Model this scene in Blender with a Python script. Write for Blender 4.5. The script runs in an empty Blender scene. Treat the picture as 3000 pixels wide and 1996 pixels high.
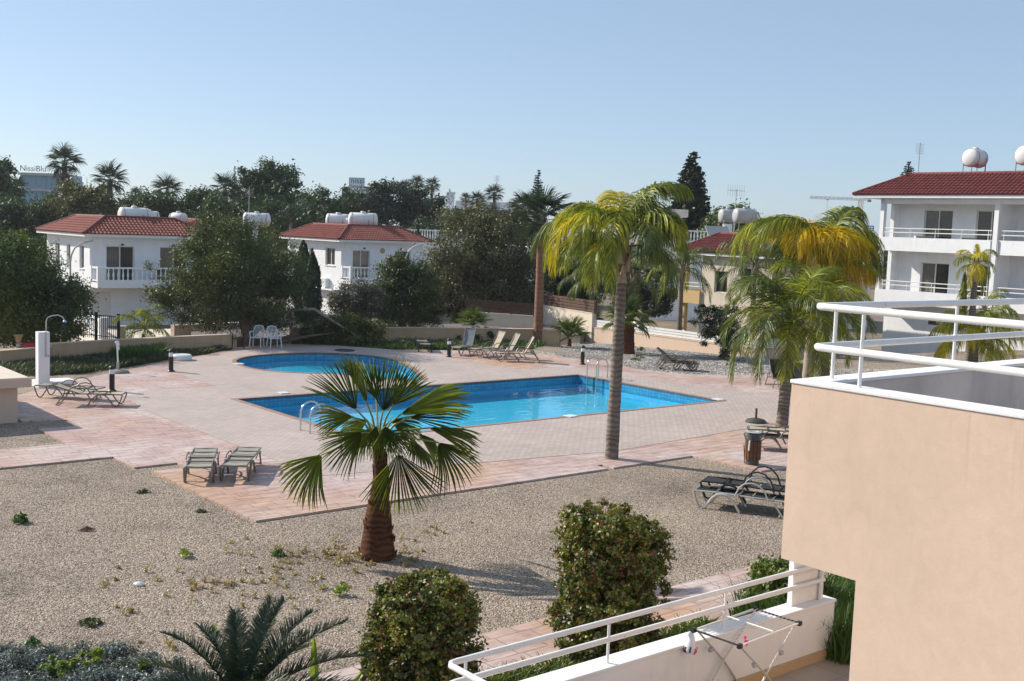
import bpy, bmesh, math, random
import numpy as np
from mathutils import Vector, Matrix

# ------------------------------------------------------------------ camera, sky, sun, exposure
sc = bpy.context.scene
EYE = 5.4
FOC = 3322.0                       # focal length in photo pixels (photo is 3000 px wide)
PITCH, ROLL = math.radians(5.608), math.radians(2.14)
c_f = Vector((0, math.cos(PITCH), -math.sin(PITCH)))
_r0, _u0 = Vector((1, 0, 0)), Vector((0, math.sin(PITCH), math.cos(PITCH)))
c_r = _r0 * math.cos(ROLL) + _u0 * math.sin(ROLL)
c_u = _u0 * math.cos(ROLL) - _r0 * math.sin(ROLL)
cam = bpy.data.cameras.new("camera")
cam.sensor_fit = 'HORIZONTAL'
cam.sensor_width = 36.0
cam.lens = 36.0 * FOC / 3000.0
cam.clip_start, cam.clip_end = 0.1, 6000.0
cam_o = bpy.data.objects.new("camera", cam)
sc.collection.objects.link(cam_o)
m3 = Matrix((c_r, c_u, -c_f)).transposed()
cam_o.matrix_world = Matrix.Translation((0, 0, EYE)) @ m3.to_4x4()
sc.camera = cam_o

SUN_EL = math.radians(33.0)
SUN_H = Vector((-0.92, 0.39)).normalized()          # horizontal direction towards the sun
SUN_DIR = Vector((SUN_H.x * math.cos(SUN_EL), SUN_H.y * math.cos(SUN_EL), math.sin(SUN_EL)))
world = bpy.data.worlds.new("World")
sc.world = world
world.use_nodes = True
wn = world.node_tree
wn.nodes.clear()
w_out = wn.nodes.new('ShaderNodeOutputWorld')
w_bg = wn.nodes.new('ShaderNodeBackground')
w_sky = wn.nodes.new('ShaderNodeTexSky')
w_sky.sky_type = 'NISHITA'
w_sky.sun_disc = False
w_sky.sun_elevation = SUN_EL
w_sky.sun_rotation = math.atan2(SUN_H.x, SUN_H.y)
w_sky.altitude = 0.0
w_sky.air_density = 0.75
w_sky.dust_density = 0.6
w_sky.ozone_density = 3.0
w_bg.inputs['Strength'].default_value = 0.128
w_tint = wn.nodes.new('ShaderNodeMix')           # cool, milky sea air
w_tint.data_type = 'RGBA'; w_tint.blend_type = 'MIX'
w_tint.inputs[0].default_value = 0.5
w_tint.inputs[7].default_value = (3.05, 3.9, 4.8, 1)
wn.links.new(w_sky.outputs[0], w_tint.inputs[6])
wn.links.new(w_tint.outputs[2], w_bg.inputs['Color'])
wn.links.new(w_bg.outputs[0], w_out.inputs['Surface'])

sun = bpy.data.lights.new("sun", 'SUN')
sun.energy = 5.0
sun.angle = math.radians(0.5)
sun.color = (1.0, 0.93, 0.82)
sun_o = bpy.data.objects.new("sun", sun)
sc.collection.objects.link(sun_o)
sun_o.rotation_euler = SUN_DIR.to_track_quat('Z', 'Y').to_euler()
sun_o.location = (-40, 20, 40)

sc.render.engine = 'CYCLES'
sc.view_settings.view_transform = 'Standard'
sc.view_settings.look = 'None'
sc.view_settings.gamma = 1.0
sc.view_settings.use_curve_mapping = False
sc.view_settings.exposure = 0.28
sc.cycles.use_denoising = True
sc.cycles.max_bounces = 8
sc.cycles.diffuse_bounces = 3
sc.cycles.glossy_bounces = 3
sc.cycles.transmission_bounces = 4
sc.cycles.transparent_max_bounces = 8
sc.cycles.caustics_reflective = False
sc.cycles.caustics_refractive = False

# ------------------------------------------------------------------ site geometry helpers
ANG = math.radians(39.55)            # the whole estate is laid out on one grid, turned by this angle
UX, UY = math.cos(ANG), math.sin(ANG)
Z3 = Vector((0, 0, 1))

def W(u, v, z=0.0):                  # estate grid -> world
    return Vector((u * UX - v * UY, u * UY + v * UX, z))

def P(px, py, Y):                    # the point seen at photo pixel (px, py) at distance Y
    d = c_f + c_r * ((px - 1500) / FOC) - c_u * ((py - 998) / FOC)
    return Vector((0, 0, EYE)) + d * (Y / d.y)

def G(px, py, z=0.0):                # the point of the level z seen at photo pixel (px, py)
    d = c_f + c_r * ((px - 1500) / FOC) - c_u * ((py - 998) / FOC)
    return Vector((0, 0, EYE)) + d * ((z - EYE) / d.z)

COL = sc.collection
RND = random.Random(7)

def set_props(o, label=None, cat=None, group=None, kind=None):
    if label: o['label'] = label
    if cat: o['category'] = cat
    if group: o['group'] = group
    if kind: o['kind'] = kind
    return o

def thing(name, label, cat, loc=(0, 0, 0), rz=0.0, group=None):
    o = bpy.data.objects.new(name, None)
    COL.objects.link(o)
    o.empty_display_size = 0.2
    o.location = loc
    o.rotation_euler = (0, 0, rz)
    return set_props(o, label, cat, group)

def obj(name, mesh, parent=None, loc=None, rot=None, scale=None):
    o = bpy.data.objects.new(name, mesh)
    COL.objects.link(o)
    if parent is not None: o.parent = parent
    if loc is not None: o.location = loc
    if rot is not None: o.rotation_euler = rot
    if scale is not None: o.scale = scale if hasattr(scale, '__len__') else (scale,) * 3
    return o

def kids(o):
    return [c for c in o.children]

def dup(o, loc=None, rz=None, label=None, parent=None):
    c = o.copy()
    COL.objects.link(c)
    if parent is not None: c.parent = parent
    if loc is not None: c.location = loc
    if rz is not None: c.rotation_euler = (0, 0, rz)
    if label: c['label'] = label
    for k in list(o.children):
        dup(k, parent=c)
    return c

class MB:
    """collects simple solids and links them as one mesh object"""
    def __init__(s):
        s.v, s.f = [], []
    def add(s, vs, fs):
        b = len(s.v)
        s.v += [tuple(p) for p in vs]
        s.f += [tuple(i + b for i in f) for f in fs]
        return s
    def box(s, x0, x1, y0, y1, z0, z1):
        return s.add([(x0, y0, z0), (x1, y0, z0), (x1, y1, z0), (x0, y1, z0), (x0, y0, z1), (x1, y0, z1), (x1, y1, z1), (x0, y1, z1)],
                     [(0, 3, 2, 1), (4, 5, 6, 7), (0, 1, 5, 4), (1, 2, 6, 5), (2, 3, 7, 6), (3, 0, 4, 7)])
    def obox(s, c, ax, ay, az):       # oriented box: centre and three half axes
        c, ax, ay, az = Vector(c), Vector(ax), Vector(ay), Vector(az)
        vs = [c + ax * i + ay * j + az * k for k in (-1, 1) for (i, j) in ((-1, -1), (1, -1), (1, 1), (-1, 1))]
        return s.add(vs, [(0, 3, 2, 1), (4, 5, 6, 7), (0, 1, 5, 4), (1, 2, 6, 5), (2, 3, 7, 6), (3, 0, 4, 7)])
    def prism(s, poly, z0, z1):
        n = len(poly)
        vs = [(p[0], p[1], z0) for p in poly] + [(p[0], p[1], z1) for p in poly]
        fs = [tuple(range(n - 1, -1, -1)), tuple(range(n, 2 * n))]
        fs += [(i, (i + 1) % n, n + (i + 1) % n, n + i) for i in range(n)]
        return s.add(vs, fs)
    def tube(s, pts, r, n=8, caps=True, closed=False):
        pts = [Vector(p) for p in pts]
        rs = r if hasattr(r, '__len__') else [r] * len(pts)
        vs, fs = [], []
        up = None
        m = len(pts)
        for i, p in enumerate(pts):
            if closed: t = pts[(i + 1) % m] - pts[i - 1]
            else: t = pts[min(i + 1, m - 1)] - pts[max(i - 1, 0)]
            t = t.normalized() if t.length > 1e-9 else Vector((0, 0, 1))
            if up is None:
                up = Vector((0, 0, 1)) if abs(t.z) < 0.9 else Vector((1, 0, 0))
            a = (up - t * up.dot(t))
            a = a.normalized() if a.length > 1e-6 else t.orthogonal().normalized()
            b = t.cross(a)
            up = a
            for k in range(n):
                an = 2 * math.pi * k / n
                vs.append(p + (a * math.cos(an) + b * math.sin(an)) * rs[i])
        for i in range(m if closed else m - 1):
            j = (i + 1) % m
            for k in range(n):
                k2 = (k + 1) % n
                fs.append((i * n + k, i * n + k2, j * n + k2, j * n + k))
        if caps and not closed:
            fs.append(tuple(range(n - 1, -1, -1)))
            fs.append(tuple((m - 1) * n + k for k in range(n)))
        return s.add(vs, fs)
    def lathe(s, prof, n=16, c=(0, 0, 0), axis='z', sx=1.0, sy=1.0):
        vs, fs = [], []
        for (r, z) in prof:
            for k in range(n):
                an = 2 * math.pi * k / n
                x, y = r * math.cos(an) * sx, r * math.sin(an) * sy
                if axis == 'z': q = (c[0] + x, c[1] + y, c[2] + z)
                elif axis == 'x': q = (c[0] + z, c[1] + x, c[2] + y)
                else: q = (c[0] + y, c[1] + z, c[2] + x)
                vs.append(q)
        m = len(prof)
        for i in range(m - 1):
            for k in range(n):
                k2 = (k + 1) % n
                fs.append((i * n + k, i * n + k2, (i + 1) * n + k2, (i + 1) * n + k))
        fs.append(tuple(range(n - 1, -1, -1)))
        fs.append(tuple((m - 1) * n + k for k in range(n)))
        return s.add(vs, fs)
    def mesh(s, name, mat=None, smooth=False, bevel=0.0):
        me = bpy.data.meshes.new(name)
        me.from_pydata(s.v, [], s.f)
        if bevel > 0:
            bm = bmesh.new(); bm.from_mesh(me)
            bmesh.ops.remove_doubles(bm, verts=bm.verts, dist=1e-5)
            es = [e for e in bm.edges if len(e.link_faces) == 2 and e.calc_face_angle(0) > 0.5]
            bmesh.ops.bevel(bm, geom=es, offset=bevel, segments=2, affect='EDGES', profile=0.6)
            bm.to_mesh(me); bm.free()
        if mat: me.materials.append(mat)
        if smooth:
            me.polygons.foreach_set('use_smooth', [True] * len(me.polygons))
            try: me.set_sharp_from_angle(angle=math.radians(40))
            except Exception: pass
        me.update()
        return me
    def build(s, name, mat, parent=None, smooth=False, bevel=0.0, label=None, kind=None, loc=None):
        o = obj(name, s.mesh(name, mat, smooth, bevel), parent, loc)
        return set_props(o, label=label, kind=kind)

def np_mesh(name, verts, quads, mat):
    """fast mesh from numpy quads (N,4)"""
    me = bpy.data.meshes.new(name)
    nv, nf = len(verts), len(quads)
    me.vertices.add(nv); me.vertices.foreach_set('co', np.ascontiguousarray(verts, dtype=np.float32).ravel())
    me.loops.add(nf * 4); me.loops.foreach_set('vertex_index', np.ascontiguousarray(quads, dtype=np.int32).ravel())
    me.polygons.add(nf)
    me.polygons.foreach_set('loop_start', np.arange(0, nf * 4, 4, dtype=np.int32))
    me.polygons.foreach_set('loop_total', np.full(nf, 4, dtype=np.int32))
    me.materials.append(mat)
    me.update(calc_edges=True)
    return me

# ------------------------------------------------------------------ materials
def new_mat(name):
    m = bpy.data.materials.new(name)
    m.use_nodes = True
    nt = m.node_tree
    nt.nodes.clear()
    out = nt.nodes.new('ShaderNodeOutputMaterial')
    return m, nt, out

def N(nt, typ, **kw):
    n = nt.nodes.new(typ)
    for k, v in kw.items():
        if k.startswith('i_'):
            n.inputs[k[2:].replace('_', ' ')].default_value = v
        else:
            setattr(n, k, v)
    return n

def ramp(nt, fac, stops):
    r = nt.nodes.new('ShaderNodeValToRGB')
    while len(r.color_ramp.elements) < len(stops):
        r.color_ramp.elements.new(0.5)
    for e, (p, c) in zip(r.color_ramp.elements, stops):
        e.position = p
        e.color = (*c, 1) if len(c) == 3 else c
    nt.links.new(fac, r.inputs['Fac'])
    return r

def mixc(nt, fac, a, b, mode='MIX'):
    m = nt.nodes.new('ShaderNodeMix')
    m.data_type = 'RGBA'
    m.blend_type = mode
    for s, v in (('Factor', fac), ('A', a), ('B', b)):
        i = [q for q in m.inputs if q.name == s and (q.type == 'RGBA' or (s == 'Factor' and q.type == 'VALUE'))][0]
        if hasattr(v, 'is_linked'): nt.links.new(v, i)
        elif s == 'Factor': i.default_value = v
        else: i.default_value = (*v, 1) if len(v) == 3 else v
    return [q for q in m.outputs if q.type == 'RGBA'][0]

def simple(name, col, rough=0.6, var=0.12, scale=3.0, bump=0.0, bscale=40.0, metal=0.0, dirt=None, spec=0.4, coord='Object', world_dirt=False):
    """painted / plastered / metal surface with uneven tone, fine relief and optional stains"""
    m, nt, out = new_mat(name)
    L = nt.links.new
    b = N(nt, 'ShaderNodeBsdfPrincipled')
    b.inputs['Roughness'].default_value = rough
    b.inputs['Metallic'].default_value = metal
    b.inputs['Specular IOR Level'].default_value = spec
    tc = N(nt, 'ShaderNodeTexCoord')
    n1 = N(nt, 'ShaderNodeTexNoise', i_Scale=scale, i_Detail=6.0, i_Roughness=0.6)
    L(tc.outputs[coord], n1.inputs['Vector'])
    lo = tuple(c * (1 - var) for c in col); hi = tuple(min(1, c * (1 + var)) for c in col)
    r = ramp(nt, n1.outputs['Fac'], [(0.3, lo), (0.7, hi)])
    c = r.outputs['Color']
    if dirt:
        mp = N(nt, 'ShaderNodeMapping'); mp.inputs['Scale'].default_value = (1.2, 1.2, 0.25)
        L(tc.outputs[coord], mp.inputs['Vector'])
        n2 = N(nt, 'ShaderNodeTexNoise', i_Scale=2.2, i_Detail=8.0, i_Roughness=0.7)
        L(mp.outputs[0], n2.inputs['Vector'])
        r2 = ramp(nt, n2.outputs['Fac'], [(0.52, (0, 0, 0)), (0.78, (dirt[3],) * 3)])
        c = mixc(nt, r2.outputs['Color'], c, dirt[:3])
    L(c, b.inputs['Base Color'])
    if bump > 0:
        n3 = N(nt, 'ShaderNodeTexNoise', i_Scale=bscale, i_Detail=4.0)
        L(tc.outputs[coord], n3.inputs['Vector'])
        bp = N(nt, 'ShaderNodeBump', i_Strength=bump, i_Distance=0.01)
        L(n3.outputs['Fac'], bp.inputs['Height'])
        L(bp.outputs[0], b.inputs['Normal'])
    L(b.outputs[0], out.inputs['Surface'])
    return m

def leafy(name, c0, c1, c2, transl=0.35, rough=0.5, spot=None, scale=0.6, gloss=0.06):
    """leaf: colour differs from leaf to leaf and from spray to spray; light comes through"""
    m, nt, out = new_mat(name)
    L = nt.links.new
    geo = N(nt, 'ShaderNodeNewGeometry')
    tc = N(nt, 'ShaderNodeTexCoord')
    nz = N(nt, 'ShaderNodeTexNoise', i_Scale=scale, i_Detail=3.0)
    L(tc.outputs['Object'], nz.inputs['Vector'])
    mx = N(nt, 'ShaderNodeMath', operation='ADD')
    h = N(nt, 'ShaderNodeMath', operation='MULTIPLY_ADD'); h.inputs[1].default_value = 0.55; h.inputs[2].default_value = 0.0
    L(geo.outputs['Random Per Island'], h.inputs[0])
    k = N(nt, 'ShaderNodeMath', operation='MULTIPLY_ADD'); k.inputs[1].default_value = 1.6; k.inputs[2].default_value = -0.58
    L(nz.outputs['Fac'], k.inputs[0])
    L(h.outputs[0], mx.inputs[0]); L(k.outputs[0], mx.inputs[1])
    stops = [(0.0, c0), (0.5, c1), (0.95, c2)]
    r = ramp(nt, mx.outputs[0], stops)
    c = r.outputs['Color']
    if spot:                                   # a few leaves of another colour (flowers, dry leaves)
        gt = N(nt, 'ShaderNodeMath', operation='GREATER_THAN'); gt.inputs[1].default_value = 1 - spot[3]
        wv = N(nt, 'ShaderNodeTexWhiteNoise', noise_dimensions='1D')
        L(geo.outputs['Random Per Island'], wv.inputs['W'])
        L(wv.outputs['Value'], gt.inputs[0])
        c = mixc(nt, gt.outputs[0], c, spot[:3])
    d = N(nt, 'ShaderNodeBsdfDiffuse'); L(c, d.inputs['Color'])
    t = N(nt, 'ShaderNodeBsdfTranslucent')
    tc2 = mixc(nt, 1.0, c, (1.0, 1.0, 0.55), 'MULTIPLY'); L(tc2, t.inputs['Color'])
    s1 = N(nt, 'ShaderNodeMixShader'); s1.inputs[0].default_value = transl
    L(d.outputs[0], s1.inputs[1]); L(t.outputs[0], s1.inputs[2])
    g = N(nt, 'ShaderNodeBsdfGlossy'); g.inputs['Roughness'].default_value = rough
    g.inputs['Color'].default_value = (0.8, 0.85, 0.8, 1)
    s2 = N(nt, 'ShaderNodeMixShader'); s2.inputs[0].default_value = gloss
    L(s1.outputs[0], s2.inputs[1]); L(g.outputs[0], s2.inputs[2])
    L(s2.outputs[0], out.inputs['Surface'])
    return m

def gravel_mat(name, cols, scale=26.0, bump=0.9, patch=0.35):
    m, nt, out = new_mat(name)
    L = nt.links.new
    b = N(nt, 'ShaderNodeBsdfPrincipled'); b.inputs['Roughness'].default_value = 0.9
    b.inputs['Specular IOR Level'].default_value = 0.15
    tc = N(nt, 'ShaderNodeTexCoord')
    v = N(nt, 'ShaderNodeTexVoronoi', i_Scale=scale)
    wob = N(nt, 'ShaderNodeTexNoise', i_Scale=scale * 0.6, i_Detail=2.0)
    L(tc.outputs['Object'], wob.inputs['Vector'])
    add = N(nt, 'ShaderNodeVectorMath', operation='MULTIPLY_ADD'); add.inputs[1].default_value = (0.03, 0.03, 0.03)
    L(wob.outputs['Color'], add.inputs[0]); L(tc.outputs['Object'], add.inputs[2])
    L(add.outputs[0], v.inputs['Vector'])
    wn_ = N(nt, 'ShaderNodeSeparateColor'); L(v.outputs['Color'], wn_.inputs[0])
    r = ramp(nt, wn_.outputs[0], cols)
    big = N(nt, 'ShaderNodeTexNoise', i_Scale=0.35, i_Detail=7.0, i_Roughness=0.65)
    L(tc.outputs['Object'], big.inputs['Vector'])
    rb = ramp(nt, big.outputs['Fac'], [(0.34, (1 - patch, 1 - patch * 1.05, 1 - patch * 1.15)), (0.5, (1, 0.97, 0.93)), (0.66, (1.12, 1.07, 1.0))])
    c = mixc(nt, 1.0, r.outputs['Color'], rb.outputs['Color'], 'MULTIPLY')
    edge = ramp(nt, v.outputs['Distance'], [(0.0, (1, 1, 1)), (0.55, (0.9, 0.9, 0.9)), (0.95, (0.38, 0.36, 0.34))])
    c = mixc(nt, 1.0, c, edge.outputs['Color'], 'MULTIPLY')
    L(c, b.inputs['Base Color'])
    bp = N(nt, 'ShaderNodeBump', i_Strength=bump, i_Distance=0.03, invert=True)
    L(v.outputs['Distance'], bp.inputs['Height'])
    L(bp.outputs[0], b.inputs['Normal'])
    L(b.outputs[0], out.inputs['Surface'])
    return m

def balcony_mat(name):
    """beige render: cloudy tone, trowel marks, rain streaks running down from the coping"""
    m = simple(name, (0.66, 0.495, 0.38), 0.8, 0.05, 0.9, 0.10, 45, dirt=(0.50, 0.36, 0.27, 0.22))
    nt = m.node_tree; L = nt.links.new
    b = [n for n in nt.nodes if n.type == 'BSDF_PRINCIPLED'][0]
    c0 = b.inputs['Base Color'].links[0].from_socket
    tc = N(nt, 'ShaderNodeTexCoord')
    mp = N(nt, 'ShaderNodeMapping'); mp.inputs['Scale'].default_value = (9.0, 9.0, 0.35)
    L(tc.outputs['Object'], mp.inputs['Vector'])
    n = N(nt, 'ShaderNodeTexNoise', i_Scale=1.0, i_Detail=5.0, i_Roughness=0.7); L(mp.outputs[0], n.inputs['Vector'])
    r = ramp(nt, n.outputs['Fac'], [(0.56, (0, 0, 0)), (0.74, (1, 1, 1))])
    sep = N(nt, 'ShaderNodeSeparateXYZ'); L(tc.outputs['Object'], sep.inputs[0])
    n2 = N(nt, 'ShaderNodeTexNoise', i_Scale=1.6, i_Detail=3.0); L(tc.outputs['Object'], n2.inputs['Vector'])
    z = N(nt, 'ShaderNodeMath', operation='MULTIPLY_ADD'); z.inputs[1].default_value = 0.7; L(n2.outputs['Fac'], z.inputs[0]); L(sep.outputs['Z'], z.inputs[2])
    fade = N(nt, 'ShaderNodeMapRange'); fade.inputs['From Min'].default_value = 3.75; fade.inputs['From Max'].default_value = 4.6; L(z.outputs[0], fade.inputs['Value'])
    k = N(nt, 'ShaderNodeMath', operation='MULTIPLY'); L(r.outputs['Color'], k.inputs[0]); L(fade.outputs[0], k.inputs[1])
    k2 = N(nt, 'ShaderNodeMath', operation='MULTIPLY'); L(k.outputs[0], k2.inputs[0]); k2.inputs[1].default_value = 0.55
    c = mixc(nt, k2.outputs[0], c0, (0.40, 0.26, 0.18))
    tw = N(nt, 'ShaderNodeTexNoise', i_Scale=5.0, i_Detail=8.0, i_Roughness=0.75, i_Distortion=1.2); L(tc.outputs['Object'], tw.inputs['Vector'])
    rt = ramp(nt, tw.outputs['Fac'], [(0.3, (0.93, 0.925, 0.92)), (0.7, (1.05, 1.05, 1.05))])
    c = mixc(nt, 1.0, c, rt.outputs['Color'], 'MULTIPLY')
    sp = N(nt, 'ShaderNodeTexVoronoi', i_Scale=1.4); L(tc.outputs['Object'], sp.inputs['Vector'])
    rs = ramp(nt, sp.outputs['Distance'], [(0.0, (0.55, 0.55, 0.55)), (0.022, (0.75, 0.75, 0.75)), (0.03, (1, 1, 1))])
    c = mixc(nt, 0.6, c, mixc(nt, 1.0, c, rs.outputs['Color'], 'MULTIPLY'))
    L(c, b.inputs['Base Color'])
    return m

def rail_mat(name):
    """white gloss paint with rust coming through in small spots"""
    m = simple(name, (0.80, 0.79, 0.77), 0.32, 0.05, 5.0, 0.05, 30, dirt=(0.60, 0.50, 0.42, 0.30))
    nt = m.node_tree; L = nt.links.new
    b = [n for n in nt.nodes if n.type == 'BSDF_PRINCIPLED'][0]
    c0 = b.inputs['Base Color'].links[0].from_socket
    tc = N(nt, 'ShaderNodeTexCoord')
    n = N(nt, 'ShaderNodeTexNoise', i_Scale=13.0, i_Detail=5.0, i_Roughness=0.6); L(tc.outputs['Object'], n.inputs['Vector'])
    r = ramp(nt, n.outputs['Fac'], [(0.69, (0, 0, 0)), (0.74, (0.8, 0.8, 0.8))])
    L(mixc(nt, r.outputs['Color'], c0, (0.42, 0.22, 0.12)), b.inputs['Base Color'])
    return m

def stamped_mat(name):
    """stamped concrete: rows of uneven slabs, mottled pink, ochre and grey"""
    m, nt, out = new_mat(name)
    L = nt.links.new
    b = N(nt, 'ShaderNodeBsdfPrincipled'); b.inputs['Roughness'].default_value = 0.55
    b.inputs['Specular IOR Level'].default_value = 0.35
    tc = N(nt, 'ShaderNodeTexCoord')
    n0 = N(nt, 'ShaderNodeTexNoise', i_Scale=0.42, i_Detail=5.0, i_Roughness=0.6)
    L(tc.outputs['Object'], n0.inputs['Vector'])
    r0 = ramp(nt, n0.outputs['Fac'], [(0.30, (0.46, 0.30, 0.25)), (0.46, (0.50, 0.36, 0.32)), (0.56, (0.55, 0.44, 0.40)), (0.68, (0.56, 0.49, 0.45))])
    n0b = N(nt, 'ShaderNodeTexNoise', i_Scale=0.25, i_Detail=4.0)
    mp0 = N(nt, 'ShaderNodeMapping'); mp0.inputs['Location'].default_value = (13, 7, 3)
    L(tc.outputs['Object'], mp0.inputs['Vector']); L(mp0.outputs[0], n0b.inputs['Vector'])
    r0b = ramp(nt, n0b.outputs['Fac'], [(0.52, (0, 0, 0)), (0.70, (0.75, 0.75, 0.75))])
    c0 = mixc(nt, r0b.outputs['Color'], r0.outputs['Color'], (0.52, 0.33, 0.20))
    n1 = N(nt, 'ShaderNodeTexNoise', i_Scale=3.2, i_Detail=8.0, i_Roughness=0.75)
    mp = N(nt, 'ShaderNodeMapping'); mp.inputs['Scale'].default_value = (0.45, 1.6, 1.0)
    mp.inputs['Rotation'].default_value = (0, 0, 0.25)
    L(tc.outputs['Object'], mp.inputs['Vector']); L(mp.outputs[0], n1.inputs['Vector'])
    r1 = ramp(nt, n1.outputs['Fac'], [(0.30, (0.56, 0.52, 0.53)), (0.5, (0.97, 0.95, 0.95)), (0.68, (1.30, 1.27, 1.25))])
    c = mixc(nt, 1.0, c0, r1.outputs['Color'], 'MULTIPLY')
    br = N(nt, 'ShaderNodeTexBrick', offset=0.37, squash=0.8)
    br.inputs['Scale'].default_value = 1.0
    br.inputs['Brick Width'].default_value = 0.62
    br.inputs['Row Height'].default_value = 0.30
    br.inputs['Mortar Size'].default_value = 0.016
    br.inputs['Mortar Smooth'].default_value = 0.5
    wb = N(nt, 'ShaderNodeTexNoise', i_Scale=1.7, i_Detail=3.0)
    L(tc.outputs['Object'], wb.inputs['Vector'])
    ad = N(nt, 'ShaderNodeVectorMath', operation='MULTIPLY_ADD'); ad.inputs[1].default_value = (0.10, 0.10, 0.0)
    L(wb.outputs['Color'], ad.inputs[0]); L(tc.outputs['Object'], ad.inputs[2])
    L(ad.outputs[0], br.inputs['Vector'])
    cm = ramp(nt, br.outputs['Fac'], [(0.0, (1, 1, 1)), (1.0, (0.66, 0.61, 0.60))])
    c = mixc(nt, 1.0, c, cm.outputs['Color'], 'MULTIPLY')
    L(c, b.inputs['Base Color'])
    mt = N(nt, 'ShaderNodeMath', operation='MULTIPLY_ADD'); mt.inputs[1].default_value = -0.6
    L(br.outputs['Fac'], mt.inputs[0]); L(n1.outputs['Fac'], mt.inputs[2])
    bp = N(nt, 'ShaderNodeBump', i_Strength=0.5, i_Distance=0.012)
    L(mt.outputs[0], bp.inputs['Height']); L(bp.outputs[0], b.inputs['Normal'])
    L(b.outputs[0], out.inputs['Surface'])
    return m

def brick_mat(name, c1, c2, cm, bw, rh, mortar, rough=0.8, bump=0.3, var=0.25, offset=0.5, vert=False, spec=0.3):
    m, nt, out = new_mat(name)
    L = nt.links.new
    b = N(nt, 'ShaderNodeBsdfPrincipled'); b.inputs['Roughness'].default_value = rough
    b.inputs['Specular IOR Level'].default_value = spec
    tc = N(nt, 'ShaderNodeTexCoord')
    br = N(nt, 'ShaderNodeTexBrick', offset=offset)
    br.inputs['Scale'].default_value = 1.0
    br.inputs['Brick Width'].default_value = bw
    br.inputs['Row Height'].default_value = rh
    br.inputs['Mortar Size'].default_value = mortar
    br.inputs['Mortar Smooth'].default_value = 0.3
    br.inputs['Color1'].default_value = (*c1, 1)
    br.inputs['Color2'].default_value = (*c2, 1)
    br.inputs['Mortar'].default_value = (*cm, 1)
    if vert:                                # wall tiles: use the run along the wall and the height
        sep = N(nt, 'ShaderNodeSeparateXYZ'); L(tc.outputs['Object'], sep.inputs[0])
        add = N(nt, 'ShaderNodeMath', operation='ADD'); L(sep.outputs['X'], add.inputs[0]); L(sep.outputs['Y'], add.inputs[1])
        comb = N(nt, 'ShaderNodeCombineXYZ'); L(add.outputs[0], comb.inputs['X']); L(sep.outputs['Z'], comb.inputs['Y'])
        L(comb.outputs[0], br.inputs['Vector'])
    else:
        L(tc.outputs['Object'], br.inputs['Vector'])
    n1 = N(nt, 'ShaderNodeTexNoise', i_Scale=0.5, i_Detail=8.0, i_Roughness=0.65)
    L(tc.outputs['Object'], n1.inputs['Vector'])
    r1 = ramp(nt, n1.outputs['Fac'], [(0.3, (1 - var,) * 3), (0.7, (1 + var * 0.5,) * 3)])
    c = mixc(nt, 1.0, br.outputs['Color'], r1.outputs['Color'], 'MULTIPLY')
    L(c, b.inputs['Base Color'])
    bp = N(nt, 'ShaderNodeBump', i_Strength=bump, i_Distance=0.01, invert=True)
    L(br.outputs['Fac'], bp.inputs['Height']); L(bp.outputs[0], b.inputs['Normal'])
    L(b.outputs[0], out.inputs['Surface'])
    return m

def water_mat(name):
    m, nt, out = new_mat(name)
    L = nt.links.new
    tc = N(nt, 'ShaderNodeTexCoord')
    n1 = N(nt, 'ShaderNodeTexNoise', i_Scale=1.6, i_Detail=3.0, i_Distortion=0.6)
    mp = N(nt, 'ShaderNodeMapping'); mp.inputs['Scale'].default_value = (0.7, 1.3, 1.0)
    L(tc.outputs['Object'], mp.inputs['Vector']); L(mp.outputs[0], n1.inputs['Vector'])
    bp = N(nt, 'ShaderNodeBump', i_Strength=0.22, i_Distance=0.05)
    L(n1.outputs['Fac'], bp.inputs['Height'])
    lw = N(nt, 'ShaderNodeLayerWeight'); lw.inputs['Blend'].default_value = 0.5      # Schlick, the same from above and below
    pw = N(nt, 'ShaderNodeMath', operation='POWER'); pw.inputs[1].default_value = 5.0
    L(lw.outputs['Facing'], pw.inputs[0])
    fr = N(nt, 'ShaderNodeMath', operation='MULTIPLY_ADD'); fr.inputs[1].default_value = 0.9; fr.inputs[2].default_value = 0.02
    L(pw.outputs[0], fr.inputs[0])
    tr = N(nt, 'ShaderNodeBsdfTransparent'); tr.inputs['Color'].default_value = (0.78, 0.98, 1.0, 1)
    gl = N(nt, 'ShaderNodeBsdfGlossy'); gl.inputs['Roughness'].default_value = 0.02
    L(bp.outputs[0], gl.inputs['Normal'])
    mx = N(nt, 'ShaderNodeMixShader')
    L(fr.outputs[0], mx.inputs[0]); L(tr.outputs[0], mx.inputs[1]); L(gl.outputs[0], mx.inputs[2])
    L(mx.outputs[0], out.inputs['Surface'])
    return m

M = {}
M['gravel'] = gravel_mat('gravel', [(0.0, (0.19, 0.15, 0.12)), (0.35, (0.38, 0.31, 0.255)), (0.7, (0.50, 0.425, 0.355)), (1.0, (0.62, 0.56, 0.49))], 38.0)
M['gravel_grey'] = gravel_mat('gravel_grey', [(0.0, (0.20, 0.18, 0.16)), (0.4, (0.40, 0.36, 0.32)), (1.0, (0.66, 0.62, 0.57))], 9.0)
M['terrain'] = simple('terrain', (0.20, 0.16, 0.11), 0.95, 0.35, 0.4, 0.6, 8)
M['asphalt'] = simple('asphalt', (0.16, 0.14, 0.13), 0.9, 0.2, 0.8, 0.3, 60)
M['stamped'] = stamped_mat('stamped')
M['pavers'] = brick_mat('pavers', (0.53, 0.44, 0.40), (0.455, 0.375, 0.34), (0.30, 0.25, 0.225), 0.22, 0.11, 0.009, 0.8, 0.5, 0.13)
M['coping'] = simple('coping', (0.34, 0.20, 0.14), 0.6, 0.2, 4, 0.2, 60)
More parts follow.
